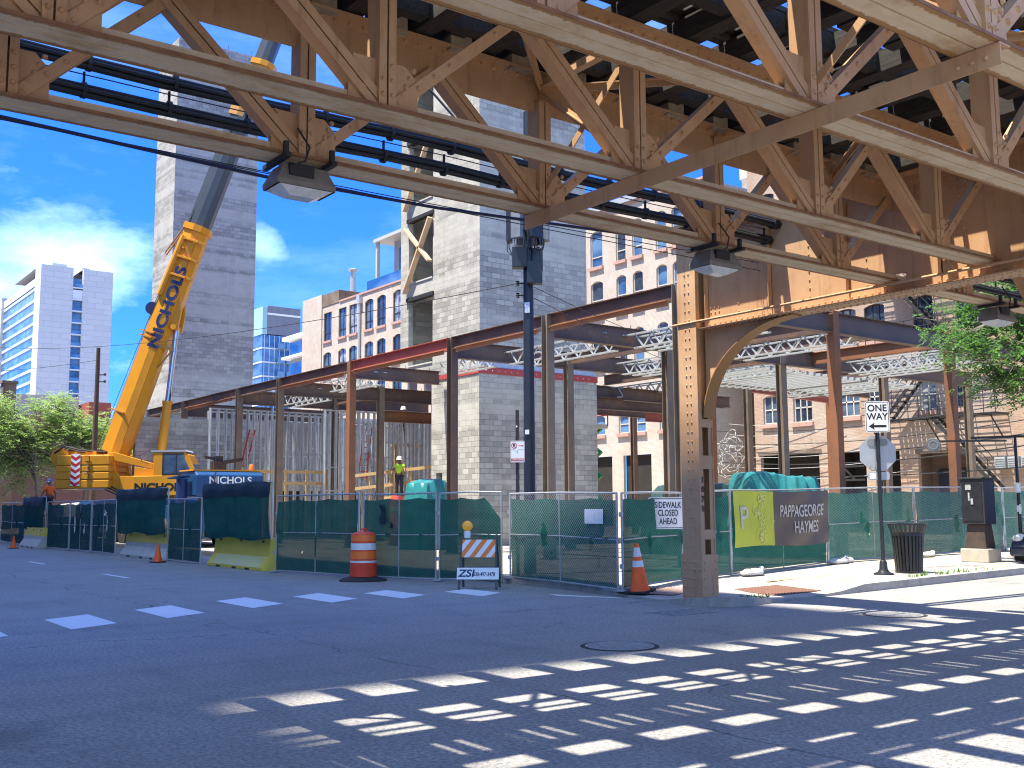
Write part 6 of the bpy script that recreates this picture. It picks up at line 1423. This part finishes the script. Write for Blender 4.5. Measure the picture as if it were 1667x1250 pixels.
single('scaffold_deck', MB().box(23.9,25.4,41.2,42.4,1.95,2.1).box(23.95,24.05,41.3,41.4,.1,1.95).box(25.2,25.3,41.3,41.4,.1,1.95).box(23.95,24.05,42.2,42.3,.1,1.95).box(25.2,25.3,42.2,42.3,.1,1.95), WOODN, 'small timber deck under the worker in the lime vest', 'scaffold', (24.6,41.8,.1))
person(25.6,43.2,4.55,R(-100),'worker in orange vest high up against the metal studs', ORV, HATW, ((.3,.3,1.3),(.3,.28,1.2)))
single('scaffold_deck', MB().box(24.9,26.4,42.8,43.42,4.45,4.55).box(24.95,25.05,42.85,42.95,.1,4.45).box(26.2,26.3,42.85,42.95,.1,4.45), WOODN, 'tall narrow timber deck under the worker in the orange vest', 'scaffold', (25.6,43.1,.1))
# scissor lift with a red-clad worker
SL = V((32.2,36.0,.15)); t = thing('scissor_lift', SL, 'green scissor lift raising a worker in red beside the block shaft', 'scissor lift')
GRN = M('lift_green', (.03,.32,.10), (.02,.24,.08), 3, .45)
obj('chassis', MB().box(31.4,33.0,35.0,37.0,.35,.9), GRN, t, bevel=.03)
nst = 4; zz = .9; dz = 1.05
for k in range(nst):
    for x in (31.5,32.9):
        sc = MB(); sc.bar((x,35.1,zz+k*dz),(x,36.9,zz+(k+1)*dz),.10,.12,(1,0,0)).bar((x+.06,36.9,zz+k*dz),(x+.06,35.1,zz+(k+1)*dz),.10,.12,(1,0,0)); obj('scissor_link', sc, GRN, t)
None; zp = zz+nst*dz
pf = MB().box(31.3,33.1,34.8,37.2,zp,zp+.18); p_ = obj('platform', pf, M('lift_cream', (.55,.52,.42), rough=.6), t); ra_ = MB()
for z in (zp+.6, zp+1.15):
    ra_.bar((31.3,34.8,z),(33.1,34.8,z),.04,.04).bar((31.3,37.2,z),(33.1,37.2,z),.04,.04).bar((31.3,34.8,z),(31.3,37.2,z),.04,.04).bar((33.1,34.8,z),(33.1,37.2,z),.04,.04)
for x in (31.3,32.2,33.1):
    for y in (34.8,37.2): ra_.bar((x,y,zp+.1),(x,y,zp+1.15),.04,.04)
obj('railing', ra_, RED, p_)
for x in (31.55,32.85):
    for y in (35.3,36.7): obj('wheel', MB().lathe((x,y,.45), [(.02,-.12),(.28,-.12),(.28,.12),(.02,.12)], 16, ax=(1,0,0)), RUBBER, t)
person(32.1,35.8,zp+.18,R(150),'worker in red jacket standing on the green scissor lift', M('red_jacket', (.6,.04,.03), rough=.8), M('red_helmet', (.6,.05,.03), rough=.4), ((.3,.35,1.2),(.3,.35,1.2))).location += V((-1.25,.9,0)); t.location += V((-1.25,.9,0))
# ladders / drums on site
def ladder(x, y, z, h, a, label):
    m_ = Matrix.Translation((x,y,z)) @ Matrix.Rotation(a, 4, 'Z') @ Matrix.Rotation(R(16), 4, 'Y'); l = MB()
    for s in (-.2,.2): l.bar((0,s,0),(0,s,h),.07,.03)
    k = .25
    while k < h: l.bar((0,-.2,k),(0,.2,k),.03,.03); k += .3
    single('ladder', l.xf(m_), M('ladder_red', (.55,.07,.05), rough=.5), label, 'ladder', (x,y,z), 'red ladders among the studs')
ladder(24.3,44.8,2.8,2.8,R(40),'red ladder leaning among the studs beside the bright orange column'); ladder(19.5,48.0,2.8,2.6,R(-60),'red ladder at the end of the stud walls by the grey block wall')
def pail(x, y, label): 
    t = thing('striped_barrel', (x,y,.16), label, 'barrel'); obj('body', MB().lathe((x,y,.16), [(.3,0),(.27,.6),(.26,1.75),(.2,1.9)], 20), DRUM, t, smooth=True); obj('orange_band', MB().lathe((x,y,.16), [(.285,1.3),(.285,1.5)], 20, cap=False), YELLOWP, t)
pail(20.9,35.7,'red and yellow barrel showing over the fence near the teal tarpaulin')
# tarpaulin heaps
def tarp(x, y, a, L_, w_, h, m, label, seed):
    rn = random.Random(seed); t = thing('covered_pallet', (x,y,.16), label, 'tarpaulin stack', 'tarpaulin covered stacks on the site'); m_ = Matrix.Translation((x,y,.16)) @ Matrix.Rotation(a, 4, 'Z'); nu, nv = 26, 22; g = MB(); vs = []
    for j in range(nv+1):
        for i in range(nu+1):
            u, v = i/nu*2-1, j/nv*2-1; q = max(abs(u), abs(v)); top = 1-max(0, (q-.80)/.20)**1.6
            z = h*top*(1+.03*math.sin(u*3+seed)) + .012*math.sin(u*23+v*8+seed)+rn.uniform(-.012,.012); f = .92+.12*(1-top)
            vs.append(m_ @ V((u*L_/2*f+.025*math.sin(v*9+seed), v*w_/2*f+.025*math.sin(u*9), max(.0, z))))
    g.add(vs, [(j*(nu+1)+i, j*(nu+1)+i+1, (j+1)*(nu+1)+i+1, (j+1)*(nu+1)+i) for j in range(nv) for i in range(nu)])
    obj('tarpaulin', g, m, t, smooth=True, ang=50); obj('stack', MB().box(-L_*.34,L_*.34,-w_*.34,w_*.34,0,h*.86).xf(m_), WOODN, t)
tarp(19.7,31.6,.3,1.5,1.3,2.35,TARP,'teal tarpaulin heap showing over the fence beside the foot of the block shaft',1)
tarp(24.9,23.4,R(-35),3.9,2.2,2.1,TARPD,'dark green tarpaulin over a long stack behind the corner fence panel',2)
tarp(24.6,20.6,R(-30),2.2,2.2,2.35,TARP,'teal tarpaulin stack hidden behind the tan column',3)
tarp(27.2,22.2,R(-30),2.4,2.0,2.35,TARP,'teal tarpaulin stack above the banner, shiny and creased',4)
# parked vehicles
def auto(name, x, y, rz, cz, paint, label, van=False):
    t = thing(name, (x,y,0), label, 'car' if not van else 'van'); t.rotation_euler = (0,0,rz)
    prof = [(-2.2,.35),(-2.25,.62),(-2.12,.82),(-1.2,.98),(-.55,1.42),(.85,1.45),(1.65,1.05),(2.2,.98),(2.25,.5),(2.15,.32)] if not van else [(-2.4,.4),(-2.45,.95),(-2.2,1.1),(-1.45,1.2),(-.9,1.95),(2.4,2.0),(2.45,.5),(2.3,.38)]
    g = MB(); secs = [(-.86,.86,.94),(-.78,.96,1),(0,1,1.0),(.78,.96,1),(.86,.86,.94)]; vs = []; n = len(prof)
    for yy, sz, sx in secs:
        for a, b in prof: vs.append((a*sx, yy*(1 if b < 1.0 else .86), .35+(b-.35)*sz))
    g.add(vs, [(k*n+i, k*n+(i+1)%n, (k+1)*n+(i+1)%n, (k+1)*n+i) for k in range(4) for i in range(n)]+[tuple(range(n-1,-1,-1)), tuple(4*n+i for i in range(n))])
    bd = obj('body', g, paint, t, smooth=True, ang=40, local=True, bevel=.04)
    zt_ = .02
    gl = MB()
    for s in (-1,1):
        yy = s*.80
        gl.add([(-.95,yy,1.02),(-.5,yy*.92,1.36),(.8,yy*.92,1.38),(1.35,yy,1.04)] if not van else [(-1.25,yy,1.25),(-.85,yy*.95,1.8),(.2,yy*.95,1.8),(.2,yy,1.25)], [(0,1,2,3)])
    obj('side_glass', gl, GLASS, bd, local=True)
    obj('windscreen', MB().add([(-1.20,-.66,1.01),(-1.20,.66,1.01),(-.60,.6,1.40),(-.60,-.6,1.40)] if not van else [(-1.47,-.7,1.25),(-1.47,.7,1.25),(-.95,.65,1.88),(-.95,-.65,1.88)], [(0,1,2,3)]), GLASS, bd, local=True)
    for s in (-1,1):
        h = obj('headlight', MB().ball((-2.06,s*.66,.74), .17, 16, 10, .75), LENS, t, local=True, smooth=True); obj('bulb_reflector', MB().lathe((-2.2,s*.66,.74), [(.02,0),(.06,.01),(.07,-.02)], 12, ax=(-1,0,0)), CHROME, h, local=True)
    obj('bumper', MB().box(-2.28,-2.02,-.84,.84,.30,.55), paint, t, local=True, bevel=.06); obj('grille', MB().box(-2.275,-2.1,-.42,.42,.60,.74), BLACKM, t, local=True); obj('sill', MB().box(-2.0,2.1,-.86,.86,.2,.36), BLACKM, t, local=True)
    for xx in (-1.35,1.4):
        for s in (-1,1):
            w_ = obj('wheel', MB().lathe((xx,s*.78,.32), [(.2,-.1),(.30,-.11),(.32,-.06),(.32,.06),(.30,.11),(.2,.1)], 22, ax=(0,1,0)), RUBBER, t, local=True, smooth=True); obj('rim', MB().lathe((xx,s*.78,.32), [(.02,-.1),(.2,-.09),(.2,.09),(.02,.1)], 14, ax=(0,1,0)), ALU, w_, local=True)
    return t
CARP = M('dark_blue_car_paint', (.02,.03,.06), (.025,.035,.07), 1, .2, spec=.7)
auto('parked_car', 28.35, 13.35, R(0), 0, CARP, 'dark blue parked car whose headlight shows beside the slim black pole')
auto('parked_van', 15.4, 60.3, R(-90), 0, M('white_van_paint', (.62,.66,.66), rough=.3), 'white van cab showing above the fence under the crane counterweight', True)
# utility pole with antennas
UP = V((14.15,18.45,.15)); t = thing('utility_pole', UP, 'tall dark utility pole with antenna panels, boxes and looping cables', 'utility pole')
NB = M('blue_black_steel', (.012,.017,.03), (.02,.025,.04), 3, .45)
obj('shaft', MB().tube([UP, UP+V((0,0,6)), UP+V((0,0,10.4))], [.135,.115,.085], 16), NB, t, smooth=True)
e = V((.80,-.59,0)); f_ = V((-.59,-.80,0))
for s, m in ((-1,NB),(1,NB)):
    pass
bx = MB().cbox(UP-e*.19+f_*.1+V((0,0,6.98)), .34,.30,.46, math.atan2(e.y,e.x)); obj('equipment_box', bx, NB, t, bevel=.01)
obj('equipment_box', MB().cbox(UP+e*.21-f_*.06+V((0,0,6.95)), .24,.28,.5, math.atan2(e.y,e.x)), NB, t, bevel=.01); obj('equipment_box', MB().cbox(UP+e*.14+f_*.17+V((0,0,6.62)), .34,.26,.5, math.atan2(e.y,e.x)), NB, t, bevel=.01)
for k in range(6):
    a = k*math.pi/3+.3; d = V((math.cos(a),math.sin(a),0)); obj('antenna_panel', MB().cbox(UP+d*.42+V((0,0,7.85)), .12,.26,.95, a), M('antenna_grey', (.12,.14,.17), (.2,.22,.25), 2, .5) if k % 2 else NB, t, bevel=.01)
    obj('antenna_bracket', MB().bar(UP+V((0,0,7.6)), UP+d*.42+V((0,0,7.6)), .05, .05), NB, t)
lp = MB(); rn = random.Random(6)
for k in range(16):
    a = rn.uniform(0,6.3); d = V((math.cos(a),math.sin(a),0)); r0 = rn.uniform(.2,.5); p = UP+d*r0+V((0,0,7.38)); q = UP+d*(r0-.14)+V((0,0,7.3)); lp.tube([p, p-V((0,0,rn.uniform(.08,.2))), (p+q)/2-V((0,0,rn.uniform(.15,.32))), q-V((0,0,.1)), UP+d*.12+V((0,0,7.2))], .012, 5)
obj('cable_loop', lp, BLACKM, t, smooth=True)
for z in (6.15,6.42): obj('insulator', MB().lathe(UP-e*.24+V((0,0,z)), [(.02,-.06),(.05,-.05),(.03,-.02),(.05,.0),(.03,.03),(.05,.05),(.02,.06)], 10).bar(UP-e*.24+V((0,0,z)), UP-e*.1+V((0,0,z)), .03,.03), BLACKM, t)
obj('sign_sticker', MB().cbox(UP+f_*.127-e*.03+V((0,0,5.85)), .11,.01,.24, math.atan2(e.y,e.x)), M('white_blue_sticker', (.65,.7,.75), (.1,.2,.45), 25, .5), t); obj('sign_sticker', MB().cbox(UP+f_*.132-e*.05+V((0,0,3.08)), .09,.01,.10, math.atan2(e.y,e.x)), WHITE, t)
tp_ = MB().tube([UP+V((0,0,9.2)), UP+V((.25,-.2,9.25))], .02, 5).tube([UP+V((-.2,.15,9.4)), UP+V((.2,-.15,9.1)), UP+V((.25,-.1,8.6)), UP+V((.12,0,8.2))], .012, 5).bar(UP+V((-.3,.2,9.8)), UP+V((.1,-.05,9.7)), .05,.08); obj('top_fittings', tp_, BLACKM, t)
wire('overhead_wire', sag(UP-e*.24+V((0,0,6.42)), (10.2,73,12.0), .9), .010, 'thin wire from the utility pole sweeping past the crane boom', grp='thin wires at the pole')
wire('overhead_wire', sag(UP+V((.1,-.05,6.35)), (47,38,9.4), .6), .008, 'thin upper wire from the utility pole towards the brick buildings', grp='thin wires at the pole')
wire('overhead_wire', sag(UP+V((.1,-.05,6.1)), (47,37,7.8), .6), .008, 'thin lower wire from the utility pole towards the brick buildings', grp='thin wires at the pole')
wire('guy_cable', [UP+V((-.05,.05,8.4)), V((12.4,20.0,11.3))], .03, 'thick slanting black cable at the top of the utility pole')
for i, (a, b, s) in enumerate([((46.5,43,4.9),(40,14,5.2),.9),((46.4,43,5.3),(40,14,5.7),.8),((46.5,43,4.2),(38,14,4.4),.7),((46.2,43,6.0),(40,14,6.6),.9),((46.5,44,3.6),(36,14,3.2),.5)]):
    wire('alley_wire', sag(a, b, s, 14), .022 if i % 2 else .03, 'black utility wire strung along the alley before the orange brick wall', grp='alley wires')
cwb = MB(); rn = random.Random(12)
for k in range(14):
    y = 41.5+rn.uniform(-.9,.9); z = 4.6+rn.uniform(-.9,.9); rr = rn.uniform(.25,.7); cwb.tube([(46.3+rn.uniform(-.3,.3), y+rr*math.cos(a*.7), z+rr*1.1*math.sin(a*.7)) for a in range(10)], .018, 5)
single('coiled_wire', cwb, M('grey_wire', (.42,.42,.42), rough=.6), 'tangle of grey wire coils hanging in the alley by the dark wall', 'wire coil', (46.3,41.5,4))
for k in range(6): wire('service_wire', sag((46.4,41.5,3.2+k*.62),(46.8,30+k,3.3+k*.6),.25,8), .014, 'pale thin wire across the dark alley wall', M('grey_wire', (.42,.42,.42)), 'pale alley wires')
# wooden pole at left
wp = V((16.6,62.0,.15)); t = thing('wooden_pole', wp, 'slim brown wooden pole with insulators between the white tower and the crane boom', 'utility pole')
obj('shaft', MB().tube([wp, wp+V((0,0,10.6))], [.17,.11], 10), M('old_pole_wood', (.10,.06,.045), (.07,.045,.035), 3, .9), t, smooth=True)
for z in (9.1,8.7,3.9,3.4): obj('insulator', MB().lathe(wp+V((.36,-.2,z-.1)), [(.03,0),(.09,.03),(.05,.07),(.09,.12),(.03,.15)], 8).bar(wp+V((0,0,z-.05)), wp+V((.36,-.2,z-.05)), .05,.05), BLACKM, t)
wire('overhead_wire', sag(wp+V((0,0,9.9)), (9.5,76,10.4), .3), .012, 'thin wire leaving the wooden pole in front of the white tower', grp='thin wires at the pole')

# ------------------------------------------------------------------ trees
def tree(base, top, spread, nclump, nleaf, ls, m, label, seed, trunk_r=.14, center=None, flat=.7, slender=.34, squash=1.0, droop=.0, limit=None):
    rn = random.Random(seed); base = V(base); top = V(top); t = thing('street_tree', base, label, 'tree')
    tk = MB(); mid = base.lerp(top, .55)+V((rn.uniform(-.2,.2),rn.uniform(-.2,.2),0)); tk.tube([base, base.lerp(mid,.5)+V((.05,-.04,0)), mid, top-V((0,0,.5))], [trunk_r,trunk_r*.85,trunk_r*.6,trunk_r*.2], 9)
    lf = MB(); c0 = V(center) if center else top-V((0,0,spread[2]*.9)); cl = []
    for k in range(nclump):
        while True:
            q = V((rn.uniform(-1,1),rn.uniform(-1,1),rn.uniform(-1,1)))
            if .25 < q.length < 1: break
        p = c0+V((q.x*spread[0], q.y*spread[1], q.z*spread[2]))
        if limit and not limit(p): continue
        cl.append(p)
    for p in cl:
        s = base.lerp(mid, rn.uniform(.75,1.25)) if rn.random() < .5 else mid.lerp(top, rn.uniform(0,.7))
        mm = s.lerp(p,.55)+V((0,0,.15*(p-s).length)); tk.tube([s, mm, p], [trunk_r*.32,trunk_r*.2,trunk_r*.06], 5, cap=False)
        r = rn.uniform(.55,1.15)*min(spread)*.36
        for tw in range(5):
            e_ = p+V((rn.gauss(0,r),rn.gauss(0,r),rn.gauss(0,r)*flat)); tk.tube([mm.lerp(p,.6), p.lerp(e_,.5)+V((0,0,.06)), e_], [trunk_r*.08,trunk_r*.05,trunk_r*.03], 4, cap=False)
        for _ in range(nleaf):
            # a compound leaf: pairs of leaflets along a drooping stalk
            o = p+V((rn.gauss(0,r*.62),rn.gauss(0,r*.62),rn.gauss(0,r*.62)*flat)); a = rn.uniform(0,6.283); d = V((math.cos(a),math.sin(a),rn.uniform(-.7,.2)-droop)).normalized(); sd = d.cross(V((0,0,1))).normalized(); L_ = ls*rn.uniform(.7,1.3)
            for i in range(4):
                c = o+d*L_*(i*.27)
                for s_ in (-1,1):
                    ax = (sd*s_*.75+d*.55+V((0,0,rn.uniform(-.35,.25)))).normalized(); wv_ = ax.cross(V((rn.uniform(-.4,.4),rn.uniform(-.4,.4),1))).normalized(); l2 = L_*.48; w2_ = l2*slender*.5
                    lf.quad(c, c+ax*l2*.5+wv_*w2_, c+ax*l2, c+ax*l2*.5-wv_*w2_)
    obj('trunk', tk, BARK, t, smooth=True); obj('crown', lf, m, t)
    return t
tree((14.4,64.5,.15),(14.2,65,7.4),(2.6,2.7,2.9),66,60,.36,LEAF_A,'feathery light green tree behind the orange-shirted worker',1,.12,center=(13.2,66.5,5.6))
tree((16.6,64.8,.15),(17.2,64.5,8.0),(2.4,2.4,2.4),50,56,.36,LEAF_A,'feathery light green tree with dark trunk beside the crane counterweight',2,.13,center=(16.3,66.2,5.9))
tree((19.9,64.0,.15),(19.9,64,6.2),(1.3,1.3,1.4),14,50,.32,LEAF_A,'small light green tree peeking out between the crane boom and the block wall',3,.08,center=(20.0,63.6,4.6))
tree((27.6,12.9,.15),(27.3,13.0,8.0),(2.9,2.7,1.9),70,50,.28,LEAF_B,'dark green street tree hanging leafy branches in front of the steel frame',4,.16,center=(27.3,13.1,5.9),slender=.42,droop=.35,limit=lambda p: p.z > 3.5 and .8036*p.x-.5952*p.y > .425*(.5917*p.x+.7978*p.y))
